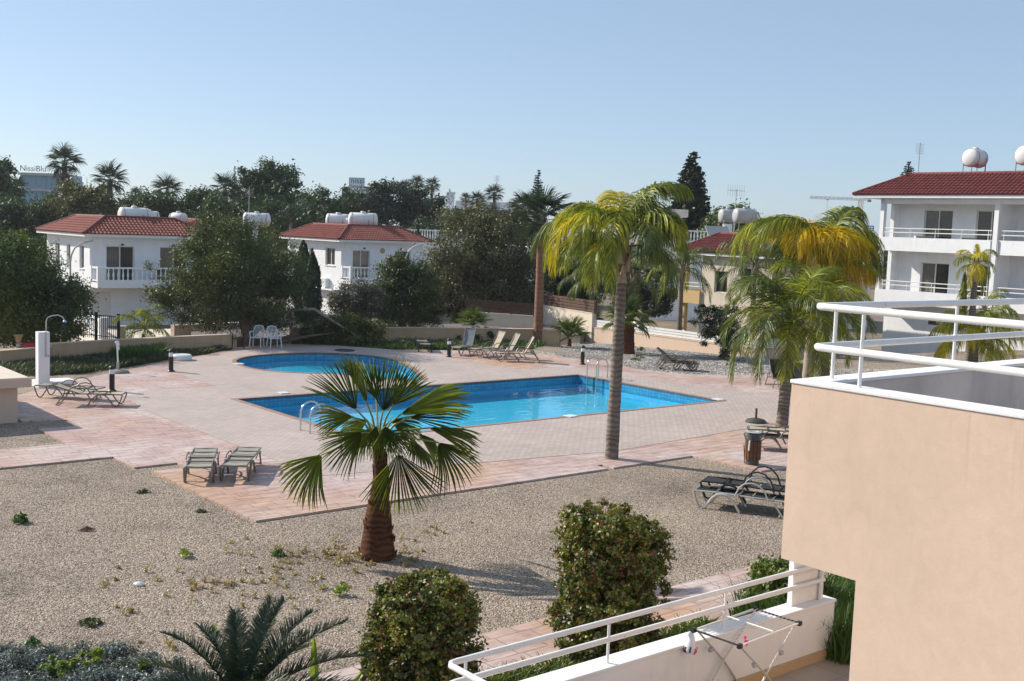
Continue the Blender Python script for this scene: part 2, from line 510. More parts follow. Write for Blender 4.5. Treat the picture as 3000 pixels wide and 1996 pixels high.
M['pool_tile'] = brick_mat('pool_tile', (0.05, 0.34, 0.52), (0.03, 0.25, 0.44), (0.03, 0.12, 0.22), 0.15, 0.15, 0.008, 0.25, 0.1, 0.15, 0.0, True, 0.5)
M['pool_floor'] = brick_mat('pool_floor', (0.085, 0.66, 0.95), (0.07, 0.63, 0.94), (0.06, 0.52, 0.84), 0.3, 0.3, 0.01, 0.3, 0.05, 0.08, 0.0)
M['water'] = water_mat('water')
M['plaster_white'] = simple('plaster_white', (0.82, 0.825, 0.835), 0.75, 0.05, 1.2, 0.25, 60, dirt=(0.55, 0.50, 0.44, 0.35))
M['plaster_shade'] = M['plaster_white']
M['plaster_beige'] = simple('plaster_beige', (0.66, 0.495, 0.38), 0.8, 0.05, 0.9, 0.10, 45, dirt=(0.50, 0.36, 0.27, 0.22))
M['plaster_tan'] = simple('plaster_tan', (0.52, 0.36, 0.22), 0.85, 0.12, 1.0, 0.3, 40, dirt=(0.30, 0.22, 0.15, 0.5))
M['plaster_cream'] = simple('plaster_cream', (0.66, 0.57, 0.46), 0.8, 0.06, 1.0, 0.2, 40, dirt=(0.45, 0.38, 0.30, 0.3))
M['plaster_yellow'] = simple('plaster_yellow', (0.60, 0.42, 0.20), 0.8, 0.06, 1.0, 0.2, 40)
M['render_grey'] = simple('render_grey', (0.64, 0.57, 0.52), 0.9, 0.2, 1.0, 0.4, 30, dirt=(0.25, 0.22, 0.20, 0.5))
M['white_paint'] = simple('white_paint', (0.80, 0.79, 0.77), 0.35, 0.05, 5.0, 0.05, 30, dirt=(0.50, 0.34, 0.22, 0.25))
M['plaster_balcony'] = balcony_mat('plaster_balcony')
M['rail_white'] = rail_mat('rail_white')
M['white_gloss'] = simple('white_gloss', (0.82, 0.82, 0.81), 0.3, 0.04, 3.0)
M['plastic_white'] = simple('plastic_white', (0.72, 0.74, 0.76), 0.4, 0.06, 6.0)
M['tank_white'] = simple('tank_white', (0.74, 0.74, 0.72), 0.45, 0.08, 2.0, dirt=(0.45, 0.40, 0.34, 0.4))
M['tank_grey'] = simple('tank_grey', (0.42, 0.42, 0.42), 0.5, 0.08, 2.0)
M['rust'] = simple('rust', (0.30, 0.10, 0.06), 0.8, 0.3, 8.0)
M['roof_red'] = simple('roof_red', (0.27, 0.078, 0.055), 0.75, 0.25, 2.0, 0.3, 30, dirt=(0.12, 0.04, 0.035, 0.6))
M['roof_dark'] = simple('roof_dark', (0.17, 0.035, 0.03), 0.7, 0.25, 2.0, 0.3, 30)
M['glass_dark'] = simple('glass_dark', (0.025, 0.025, 0.024), 0.06, 0.3, 1.2, spec=0.6)
M['grey_pane'] = simple('grey_pane', (0.15, 0.14, 0.12), 0.15, 0.2, 2.0)  # opaque pane colour with the villa panes' grey-brown reflection put in
M['frame_white'] = simple('frame_white', (0.72, 0.71, 0.69), 0.4, 0.04)
M['glass_hazed'] = simple('glass_hazed', (0.17, 0.31, 0.40), 0.15, 0.15, 0.3, spec=0.6)  # hotel blue, with the distance haze put into the colour
M['steel'] = simple('steel', (0.62, 0.62, 0.62), 0.22, 0.05, 3.0, metal=1.0)
M['alu'] = simple('alu', (0.22, 0.19, 0.155), 0.4, 0.1, 8.0, metal=0.4)
M['alu_pale'] = simple('alu_pale', (0.58, 0.55, 0.50), 0.35, 0.1, 8.0, metal=0.5)
M['black_metal'] = simple('black_metal', (0.018, 0.018, 0.018), 0.4, 0.2, 8.0)
M['sling_grey'] = simple('sling_grey', (0.30, 0.28, 0.24), 0.85, 0.12, 6.0, 0.3, 200)
M['sling_beige'] = simple('sling_beige', (0.46, 0.38, 0.28), 0.85, 0.12, 6.0, 0.3, 200)
M['sling_brown'] = simple('sling_brown', (0.20, 0.14, 0.09), 0.85, 0.15, 6.0, 0.3, 200)
M['sling_black'] = simple('sling_black', (0.03, 0.03, 0.03), 0.8, 0.2, 6.0, 0.3, 200)
M['sling_blue'] = simple('sling_blue', (0.20, 0.22, 0.26), 0.85, 0.12, 6.0, 0.3, 200)
M['wood_dark'] = simple('wood_dark', (0.10, 0.055, 0.035), 0.75, 0.3, 6.0, 0.3, 40)
M['wood_slat'] = simple('wood_slat', (0.14, 0.058, 0.026), 0.55, 0.3, 9.0, 0.3, 50)
M['bin_grey'] = simple('bin_grey', (0.065, 0.07, 0.068), 0.5, 0.15, 5.0)
M['concrete'] = simple('concrete', (0.24, 0.22, 0.20), 0.9, 0.2, 4.0, 0.5, 40)
M['red_plastic'] = simple('red_plastic', (0.35, 0.03, 0.05), 0.4, 0.1)
M['pink'] = simple('pink', (0.70, 0.06, 0.22), 0.5, 0.1)
M['bark'] = simple('bark', (0.13, 0.095, 0.065), 0.95, 0.35, 5.0, 0.9, 25)
M['bark_pale'] = simple('bark_pale', (0.30, 0.25, 0.20), 0.95, 0.25, 5.0, 0.6, 25)
M['sign_blue'] = simple('sign_blue', (0.03, 0.10, 0.34), 0.4, 0.05)
M['letter_dark'] = simple('letter_dark', (0.10, 0.05, 0.05), 0.5, 0.05)
M['letter_blue'] = simple('letter_blue', (0.04, 0.22, 0.38), 0.5, 0.05)
M['terracotta'] = simple('terracotta', (0.42, 0.30, 0.16), 0.8, 0.15)
M['crane'] = simple('crane', (0.50, 0.40, 0.36), 0.6, 0.1)
M['floor_tile'] = brick_mat('floor_tile', (0.42, 0.36, 0.30), (0.38, 0.32, 0.27), (0.28, 0.24, 0.20), 0.6, 0.6, 0.008, 0.35, 0.1, 0.1, 0.0)
M['tan_trim'] = simple('tan_trim', (0.50, 0.36, 0.22), 0.7, 0.08)
M['bag'] = simple('bag', (0.75, 0.78, 0.82), 0.35, 0.08, 12.0)

def bark_ring_mat(name, c_lo, c_hi, rings, bump=0.8):
    m, nt, out = new_mat(name)
    L = nt.links.new
    b = N(nt, 'ShaderNodeBsdfPrincipled'); b.inputs['Roughness'].default_value = 0.9
    b.inputs['Specular IOR Level'].default_value = 0.15
    tc = N(nt, 'ShaderNodeTexCoord')
    nz = N(nt, 'ShaderNodeTexNoise', i_Scale=2.5, i_Detail=6.0); L(tc.outputs['Object'], nz.inputs['Vector'])
    wv = N(nt, 'ShaderNodeTexWave', wave_type='BANDS', bands_direction='Z')
    wv.inputs['Scale'].default_value = rings; wv.inputs['Distortion'].default_value = 8.0; wv.inputs['Detail'].default_value = 3.0
    L(tc.outputs['Object'], wv.inputs['Vector'])
    mul = N(nt, 'ShaderNodeMath', operation='MULTIPLY_ADD'); mul.inputs[1].default_value = 0.24
    L(wv.outputs['Fac'], mul.inputs[0])
    k = N(nt, 'ShaderNodeMath', operation='MULTIPLY'); k.inputs[1].default_value = 0.6; L(nz.outputs['Fac'], k.inputs[0])
    L(k.outputs[0], mul.inputs[2])
    r = ramp(nt, mul.outputs[0], [(0.2, c_lo), (0.8, c_hi)])
    L(r.outputs['Color'], b.inputs['Base Color'])
    bp = N(nt, 'ShaderNodeBump', i_Strength=bump, i_Distance=0.03)
    L(mul.outputs[0], bp.inputs['Height']); L(bp.outputs[0], b.inputs['Normal'])
    L(b.outputs[0], out.inputs['Surface'])
    return m
M['palm_trunk'] = bark_ring_mat('palm_trunk', (0.10, 0.08, 0.065), (0.33, 0.28, 0.24), 2.6)
M['palm_brown'] = bark_ring_mat('palm_brown', (0.050, 0.020, 0.011), (0.19, 0.080, 0.042), 3.5, 0.35)
M['palm_red'] = bark_ring_mat('palm_red', (0.20, 0.10, 0.065), (0.33, 0.18, 0.12), 1.3, 0.3)
M['boot'] = simple('boot', (0.36, 0.29, 0.22), 0.9, 0.3, 6.0, 0.5, 20)
M['petiole'] = simple('petiole', (0.20, 0.24, 0.07), 0.55, 0.2, 6.0)

M['leaf_fan'] = leafy('leaf_fan', (0.055, 0.092, 0.012), (0.14, 0.20, 0.024), (0.36, 0.37, 0.06), 0.42, 0.35, scale=1.5, gloss=0.09)
M['leaf_fan_far'] = leafy('leaf_fan_far', (0.02, 0.04, 0.018), (0.045, 0.07, 0.03), (0.10, 0.12, 0.05), 0.25)
M['leaf_fan_dry'] = leafy('leaf_fan_dry', (0.07, 0.045, 0.028), (0.13, 0.09, 0.05), (0.20, 0.14, 0.08), 0.15)
M['leaf_queen'] = leafy('leaf_queen', (0.06, 0.09, 0.008), (0.20, 0.24, 0.014), (0.55, 0.52, 0.025), 0.5, scale=1.1, gloss=0.04)
M['leaf_queen_yellow'] = leafy('leaf_queen_yellow', (0.26, 0.24, 0.010), (0.60, 0.50, 0.015), (0.80, 0.66, 0.02), 0.5, scale=1.3, gloss=0.03)
M['leaf_queen_gold'] = leafy('leaf_queen_gold', (0.34, 0.24, 0.010), (0.74, 0.52, 0.015), (0.88, 0.66, 0.02), 0.5, scale=1.3, gloss=0.03)
M['leaf_queen_green'] = leafy('leaf_queen_green', (0.045, 0.075, 0.012), (0.11, 0.15, 0.022), (0.28, 0.28, 0.05), 0.45, scale=1.2)
M['leaf_olive'] = leafy('leaf_olive', (0.018, 0.029, 0.006), (0.054, 0.078, 0.013), (0.17, 0.195, 0.032), 0.30, scale=0.55)
M['leaf_green'] = leafy('leaf_green', (0.022, 0.041, 0.008), (0.064, 0.098, 0.016), (0.165, 0.21, 0.038), 0.30, scale=0.6)
M['leaf_brown'] = leafy('leaf_brown', (0.045, 0.048, 0.016), (0.098, 0.098, 0.034), (0.185, 0.175, 0.058), 0.25, scale=0.5)
M['leaf_dry'] = leafy('leaf_dry', (0.05, 0.047, 0.033), (0.09, 0.083, 0.058), (0.15, 0.135, 0.095), 0.25)
M['leaf_dark'] = leafy('leaf_dark', (0.008, 0.018, 0.008), (0.020, 0.036, 0.014), (0.05, 0.075, 0.026), 0.20, scale=0.5)
M['leaf_far'] = leafy('leaf_far', (0.018, 0.040, 0.014), (0.042, 0.076, 0.024), (0.10, 0.14, 0.042), 0.25, scale=0.25)
M['leaf_boug'] = leafy('leaf_boug', (0.030, 0.052, 0.006), (0.11, 0.148, 0.014), (0.38, 0.36, 0.035), 0.38, spot=(0.22, 0.075, 0.03, 0.18), scale=2.0)
M['flower'] = leafy('flower', (0.12, 0.008, 0.018), (0.22, 0.012, 0.03), (0.34, 0.03, 0.07), 0.35, scale=3)
M['leaf_hedge'] = leafy('leaf_hedge', (0.04, 0.065, 0.01), (0.115, 0.16, 0.022), (0.24, 0.28, 0.05), 0.30, scale=2.0)
M['leaf_grey'] = leafy('leaf_grey', (0.08, 0.10, 0.096), (0.16, 0.19, 0.182), (0.27, 0.30, 0.29), 0.15, scale=2.5)
M['leaf_lime'] = leafy('leaf_lime', (0.10, 0.17, 0.012), (0.22, 0.32, 0.02), (0.36, 0.44, 0.05), 0.4, scale=3)
M['leaf_cycad'] = leafy('leaf_cycad', (0.014, 0.026, 0.013), (0.032, 0.052, 0.024), (0.08, 0.11, 0.06), 0.15, 0.5, scale=2.0, gloss=0.05)
M['grass'] = leafy('grass', (0.025, 0.06, 0.008), (0.06, 0.13, 0.014), (0.12, 0.21, 0.03), 0.35, scale=1.5)
M['grass_dark'] = leafy('grass_dark', (0.025, 0.035, 0.010), (0.05, 0.07, 0.018), (0.10, 0.11, 0.04), 0.3, scale=1.0)
M['weed_yellow'] = leafy('weed_yellow', (0.30, 0.20, 0.08), (0.42, 0.31, 0.12), (0.42, 0.40, 0.15), 0.3, scale=0.5)

# ------------------------------------------------------------------ ground, paving, pools
def uv(q):
    return (q.x * UX + q.y * UY, -q.x * UY + q.y * UX)

def guv(px, py, z=0.0):
    return uv(G(px, py, z))

def sheet(name, outer, holes, z, mat, skirt=0.0, sub=0):
    """flat sheet in grid coordinates with holes and an optional edge that drops by skirt"""
    bm = bmesh.new()
    def loop(poly):
        vs = [bm.verts.new((p[0], p[1], z)) for p in poly]
        return [bm.edges.new((vs[i], vs[(i + 1) % len(vs)])) for i in range(len(vs))], vs
    es, ov = loop(outer)
    for h in holes:
        e2, _ = loop(h); es += e2
    bmesh.ops.triangle_fill(bm, use_beauty=True, use_dissolve=False, edges=es)
    for f in bm.faces:
        if f.normal.z < 0: f.normal_flip()
    if skirt > 0:
        lo = [bm.verts.new((v.co.x, v.co.y, z - skirt)) for v in ov]
        n = len(ov)
        for i in range(n):
            j = (i + 1) % n
            bm.faces.new((ov[i], ov[j], lo[j], lo[i]))
    me = bpy.data.meshes.new(name)
    bm.to_mesh(me); bm.free()
    me.materials.append(mat)
    o = obj(name, me, None, (0, 0, 0), (0, 0, ANG))
    o['kind'] = 'structure'
    return o

def smooth_loop(pts, k=4):
    """closed Catmull-Rom through the points"""
    n, out = len(pts), []
    for i in range(n):
        p0, p1, p2, p3 = pts[i - 1], pts[i], pts[(i + 1) % n], pts[(i + 2) % n]
        for s in range(k):
            t = s / k
            out.append(tuple(0.5 * (2 * p1[a] + (p2[a] - p0[a]) * t + (2 * p0[a] - 5 * p1[a] + 4 * p2[a] - p3[a]) * t * t
                                    + (3 * p1[a] - p0[a] - 3 * p2[a] + p3[a]) * t ** 3) for a in (0, 1)))
    return out

PU0, PU1, PV0, PV1 = 15.15, 29.05, 24.25, 31.2
big_pool = [(PU0, PV0), (PU1, PV0), (PU1, PV1), (PU0, PV1)]
kid_px = [(692, 1058), (716, 1048), (765, 1041), (850, 1035.5), (950, 1035), (1040, 1039), (1110, 1046.5), (1165, 1059), (1205, 1080), (1225, 1100)]
kid_low = [(1237, 1112), (1160, 1112), (1085, 1106), (1020, 1098), (950, 1094.5), (880, 1093), (800, 1087.5), (738, 1079), (704, 1068)]
_k = [guv(*p) for p in kid_px] + [guv(*p) for p in kid_low]
kid_pool = smooth_loop(_k, 3)

def offset_poly(poly, d):
    """grow a polygon (any winding) by d"""
    n = len(poly)
    area = sum(poly[i][0] * poly[(i + 1) % n][1] - poly[(i + 1) % n][0] * poly[i][1] for i in range(n))
    s = 1 if area > 0 else -1
    out = []
    for i in range(n):
        a, b, c = Vector(poly[i - 1]), Vector(poly[i]), Vector(poly[(i + 1) % n])
        e1 = (b - a).normalized(); e2 = (c - b).normalized()
        n1 = Vector((e1.y, -e1.x)) * s; n2 = Vector((e2.y, -e2.x)) * s
        m = n1 + n2
        m = m.normalized() if m.length > 1e-6 else n1
        k = d / max(0.45, m.dot(n1))
        out.append((b.x + m.x * k, b.y + m.y * k))
    return out

# terrain beyond the estate wall, one sheet to the horizon
TZ = -1.5
bm_t = MB(); bm_t.add([(-1400, -300, TZ), (1400, -300, TZ), (1400, 2600, TZ), (-1400, 2600, TZ)], [(0, 1, 2, 3)])
set_props(bm_t.build('terrain', M['terrain']), kind='structure')

wall_line = [guv(-250, 1078), guv(0, 1065), guv(150, 1052), guv(300, 1040), guv(480, 1030), guv(680, 1018)]
back_right = [guv(760, 1006), guv(1000, 1000), guv(1200, 1004), guv(1560, 1004), guv(1640, 1020), guv(1700, 1034), guv(1900, 1050), guv(2080, 1060), guv(2215, 1049)]
gravel_poly = [(-4, -6), (70, -6), (70, 24), (58, 30), (44.5, 31.5)] + list(reversed(back_right)) + list(reversed(wall_line)) + [(-4, 40)]
sheet('gravel_ground', gravel_poly, [big_pool, kid_pool], -0.04, M['gravel'], 1.6)

far_gravel = [guv(1560, 1008), guv(1640, 1007), uv(P(1705, 1003, 60.6)), uv(P(1722, 1003, 60.6)), uv(P(1950, 1024, 57.2)), guv(2212, 1046), guv(2420, 1078), guv(2900, 1085), guv(2900, 1150), guv(2540, 1125), guv(2274, 1098),
              guv(2125, 1101), guv(2021, 1097), guv(1917, 1089), guv(1858, 1080), guv(1775, 1057), guv(1650, 1047), guv(1575, 1037)]
def far_z(u, v):                     # the gravel falls away gently towards the white fence
    return -0.03 - 0.44 * min(1, max(0, (v - 32.8) / 11.2)) * min(1, max(0, (u - 33.0) / 8.6))
FENCE0 = P(1722, 1003, 60.4)
gg = sheet('grey_gravel', far_gravel, [], -0.03, M['gravel_grey'])
bm = bmesh.new(); bm.from_mesh(gg.data)
bmesh.ops.subdivide_edges(bm, edges=bm.edges, cuts=5, use_grid_fill=True)
for v_ in bm.verts: v_.co.z = far_z(v_.co.x, v_.co.y)
bm.to_mesh(gg.data); bm.free()

# stamped concrete surround (with its notches) and the paver deck inside it
st = [(9.28, 18.3), (18.15, 18.35), (18.17, 18.75), (18.35, 18.75), (18.35, 18.36), (21.1, 18.4), (21.2, 16.35), (24.0, 16.2), (24.1, 12.6), (60, 12.6), (60, 22.2)]
st += [guv(2900, 1150), guv(2540, 1125), guv(2274, 1098), guv(2125, 1101), guv(2021, 1097), guv(1917, 1089), guv(1858, 1080), guv(1775, 1057), guv(1650, 1047), guv(1575, 1037), guv(1490, 1031),
       guv(1330, 1027), guv(1150, 1025), guv(1000, 1013), guv(880, 1008), guv(760, 1013), guv(690, 1020), guv(600, 1040), guv(520, 1053), guv(430, 1072), guv(330, 1092), guv(250, 1108), guv(190, 1118)]
st += [(10.6, 35.4), (8.72, 33.6), (8.72, 30.3), (9.75, 30.0), (9.75, 29.0), (8.72, 29.0), (8.72, 26.85), (4.0, 26.85), (4.0, 24.9), (9.1, 24.9), (9.1, 23.62), (10.05, 23.62), (10.05, 23.08), (9.28, 23.08)]
sheet('stamped_paving', st, [big_pool, kid_pool], 0.0, M['stamped'], 0.06)
pv = [(12.03, 20.9), (19.7, 19.75), (29.0, 20.6), (34.5, 22.0), guv(2290, 1160), guv(2120, 1142), guv(2000, 1128), guv(1880, 1105), guv(1760, 1086), guv(1640, 1076), guv(1540, 1085), guv(1430, 1072), guv(1330, 1054),
      guv(1200, 1030), guv(1100, 1024), guv(960, 1014), guv(800, 1017), guv(700, 1028), guv(600, 1045), guv(540, 1055), guv(505, 1075), guv(530, 1100), guv(600, 1122), guv(637, 1132), guv(560, 1138), guv(440, 1142), (12.4, 33.0), (12.03, 30.0)]
sheet('paver_deck', pv, [big_pool, kid_pool], 0.006, M['pavers'])

# front path along the terraces
sheet('front_path', [(-3, 10.15), (22, 10.15), (22, 11.6), (-3, 11.55)], [], -0.03, M['stamped'], 0.06)
sheet('end_path', [(12.35, 3.0), (14.4, 3.0), (14.4, 10.15), (12.35, 10.15)], [], -0.026, M['stamped'], 0.06)

# pools: shell, water, coping, skimmer lids
def ring(name, poly, d, z, h, mat, parent):
    o = offset_poly(poly, d); n = len(poly)
    mb = MB()
    vs = [(p[0], p[1], z + h) for p in poly] + [(p[0], p[1], z + h) for p in o] + [(p[0], p[1], z - 0.08) for p in poly] + [(p[0], p[1], z - 0.02) for p in o]
    fs = []
    for i in range(n):
        j = (i + 1) % n
        fs += [(i, j, n + j, n + i), (2 * n + i, 2 * n + j, j, i), (n + i, n + j, 3 * n + j, 3 * n + i)]
    mb.add(vs, fs)
    return mb.build(name, mat, parent)

def pool(name, label, poly, depth, floor_mat):
    t = thing(name, label, 'swimming pool', (0, 0, 0), ANG)
    n = len(poly)
    w = MB(); w.add([(p[0], p[1], 0.004) for p in poly] + [(p[0], p[1], -0.34) for p in poly], [(i, (i + 1) % n, n + (i + 1) % n, n + i) for i in range(n)])
    w.build('tile_band', M['pool_tile'], t)
    w = MB(); w.add([(p[0], p[1], -0.34) for p in poly] + [(p[0], p[1], -depth) for p in poly], [(i, (i + 1) % n, n + (i + 1) % n, n + i) for i in range(n)])
    w.add([(p[0], p[1], -depth) for p in poly], [tuple(range(n))])
    w.build('basin', floor_mat, t)
    inner = offset_poly(poly, -0.004)
    w = MB(); w.add([(p[0], p[1], -0.23) for p in inner], [tuple(range(n))])
    w.build('water', M['water'], t)
    ring('coping', poly, 0.16, 0.008, 0.010, M['coping'], t)
    return t
pool('swimming_pool', 'large rectangular blue swimming pool with two steel ladders', big_pool, 0.58, M['pool_floor'])
pool('swimming_pool', 'small curved shallow pool with one pointed end', kid_pool, 0.45, M['pool_floor'])

lids = [(830, 1153, 'on the far edge of the large pool above the fan palm'), (1672, 1221, 'on the large pool edge beside the tall palm trunk'), (2104, 1172, 'at the pointed far corner of the large pool'), (700, 1068, 'beside the rounded end of the small pool')]
for px, py, wh in lids:
    a, b_ = guv(px, py)
    mb = MB(); mb.box(-0.16, 0.16, -0.16, 0.16, 0.0, 0.02)
    o = mb.build('skimmer_lid', M['plastic_white'], None, bevel=0.004)
    o.location = W(a, b_, 0.014); o.rotation_euler = (0, 0, ANG)
    set_props(o, 'square white skimmer lid ' + wh, 'skimmer lid', 'skimmer lids round the pools')

def ladder(px, py, rot, label):
    a, b_ = guv(px, py)
    t = thing('pool_ladder', label, 'pool ladder', W(a, b_, 0.012), ANG + rot, 'steel pool ladders')
    for y in (-0.25, 0.25):
        pts = [(0.42, y, 0.0), (0.42, y, 0.45)]
        pts += [(0.42 - 0.29 * (1 - math.cos(k * math.pi / 10)), y, 0.45 + 0.28 * math.sin(k * math.pi / 10)) for k in range(1, 10)]
        pts += [(-0.16, y, 0.45), (-0.16, y, -0.54)]
        MB().tube(pts, 0.024, 10).build('handrail', M['steel'], t, True)
    for z in (-0.28, -0.52):
        MB().box(-0.20, -0.12, -0.25, 0.25, z, z + 0.03).build('tread', M['steel'], t)
    return t
ladder(1742, 1108, 0.0, 'steel pool ladder at the far corner of the large pool, left of the tall palm')
ladder(936, 1262, math.pi, 'steel pool ladder half hidden by the fronds of the fan palm')

# ------------------------------------------------------------------ generic foliage
def rng(seed): return np.random.default_rng(seed)

def leaf_cloud(r, cen, nrm, size, aspect=2.2, droop=0.0, jitter=0.8):
    """cen (N,3), nrm (N,3) preferred facing; returns diamond-shaped leaf quads"""
    n = len(cen)
    nr = nrm + r.normal(0, jitter, (n, 3))
    nr /= np.linalg.norm(nr, axis=1, keepdims=True) + 1e-9
    ax = r.normal(0, 1, (n, 3)); ax[:, 2] -= droop
    ax -= nr * np.sum(ax * nr, axis=1, keepdims=True)
    ax /= np.linalg.norm(ax, axis=1, keepdims=True) + 1e-9
    bx = np.cross(nr, ax)
    L_ = (size * r.uniform(0.6, 1.35, n))[:, None]
    a = ax * L_; b = bx * L_ / aspect
    fold = nr * L_ * 0.12
    v = np.stack([cen - a, cen - a * 0.1 + b + fold, cen + a, cen - a * 0.1 - b + fold], axis=1).reshape(-1, 3)
    q = np.arange(4 * n).reshape(n, 4)
    return v, q

def crown_points(r, puffs, n, sig=0.22, shell=0.8, ncl=26, fill=0.25):
    """leaf positions: sprays sitting on and in a set of ellipsoids, so that gaps and lit clumps appear"""
    vol = np.array([(p[3] * p[4] * p[5]) ** (2 / 3) for p in puffs]); vol /= vol.sum()
    cs, ns = [], []
    for p, w in zip(puffs, vol):
        m = max(20, int(n * w))
        c0 = np.array(p[:3]); rad = np.array(p[3:6])
        k = max(8, int(ncl * (rad.mean() ** 1.1)))
        d = r.normal(0, 1, (k, 3)); d /= np.linalg.norm(d, axis=1, keepdims=True)
        rr = shell + (1.12 - shell) * r.random(k)
        inn = r.random(k) < fill
        rr[inn] = r.uniform(0.2, 0.8, inn.sum())
        cl = c0 + d * rad * rr[:, None]
        pick = r.integers(0, k, m)
        s = sig * (rad.mean() ** 0.5) * r.uniform(0.6, 1.4, k)[pick][:, None]
        pos = cl[pick] + r.normal(0, 1, (m, 3)) * s * np.array([1, 1, 0.75])
        out = d[pick] * 0.7 + np.array([0, 0, 0.45])
        cs.append(pos); ns.append(out)
    return np.concatenate(cs), np.concatenate(ns)

def tree(name, label, cat, base, puffs, leaf, n, size, trunk_r=0.18, trunk_pts=None, bark='bark', seed=1, sig=0.22, aspect=2.2, droop=0.0, limbs=9, group=None, shell=0.8, ncl=26, twigs=0, fill=0.25, zmin=0.03):
    base = Vector(base)
    t = thing(name, label, cat, base, 0, group)
    r = rng(seed)
    pf = [(p[0] - base.x, p[1] - base.y, p[2] - base.z, p[3], p[4], p[5]) for p in puffs]
    cen, nrm = crown_points(r, pf, n, sig, shell, ncl, fill)
    k = cen[:, 2] > zmin
    v, q = leaf_cloud(r, cen[k], nrm[k], size, aspect, droop)
    o = obj('crown', np_mesh('crown', v, q, M[leaf]), t)
    mb = MB()
    mean = Vector((sum(p[0] for p in pf) / len(pf), sum(p[1] for p in pf) / len(pf), sum(p[2] for p in pf) / len(pf)))
    tp = trunk_pts or [(0, 0, -0.3), (mean.x * 0.15, mean.y * 0.15, mean.z * 0.35), (mean.x * 0.4, mean.y * 0.4, mean.z * 0.65)]
    mb.tube(tp, [trunk_r * (1.25 - 0.5 * i / (len(tp) - 1)) for i in range(len(tp))], 10)
    rr = random.Random(seed)
    fork = Vector(tp[-1])
    for p in sorted(pf, key=lambda p: -p[3])[:limbs]:
        c = Vector(p[:3])
        mid = fork.lerp(c, 0.5) + Vector((rr.uniform(-.3, .3), rr.uniform(-.3, .3), rr.uniform(-.1, .3))) * 0.4
        mb.tube([fork - (fork - Vector(tp[-2])) * 0.15, mid, c], [trunk_r * 0.62, trunk_r * 0.4, trunk_r * 0.15], 7)
        for _ in range(2 + twigs):
            e = c + Vector((rr.gauss(0, 1) * p[3], rr.gauss(0, 1) * p[4], rr.gauss(0, 1) * p[5])) * 0.75
            mb.tube([mid.lerp(c, rr.uniform(0.2, 0.9)), (mid + e) * 0.5 + Vector((0, 0, 0.1)), e], [trunk_r * 0.25, trunk_r * 0.16, trunk_r * 0.06], 5)
    mb.build('trunk', M[bark], t, True)
    return t

def pix_puffs(lst, Y, squash=1.0, dr=0.85, spread=0.5, seed=0):
    """(px, py, rpx[, dy]) at distance Y -> ellipsoids"""
    rr = random.Random(seed); out = []
    for a in lst:
        y = Y + (a[3] if len(a) > 3 else rr.uniform(-spread, spread))
        q = P(a[0], a[1], y); rad = a[2] * y / FOC
        out.append((q.x, q.y, q.z, rad, rad * dr, rad * squash))
    return out

# ------------------------------------------------------------------ palms
_frond_cache = {}
def strip(vs, fs, pts, side, w0, w1=0.0):
    """thin tapering blade along pts; side = direction of its width"""
    n = len(pts); b = len(vs)
    for i, p in enumerate(pts):
        k = i / (n - 1)
        w = (w0 * (0.6 + 0.4 * min(1, k * 4)) * (1 - k) ** 0.45 + w1) if n > 2 else w0 * (1 - k)
        w = max(w, w0 * 0.08)
        vs.append(p - side * w); vs.append(p + side * w)
    for i in range(n - 1):
        fs.append((b + 2 * i, b + 2 * i + 1, b + 2 * i + 3, b + 2 * i + 2))

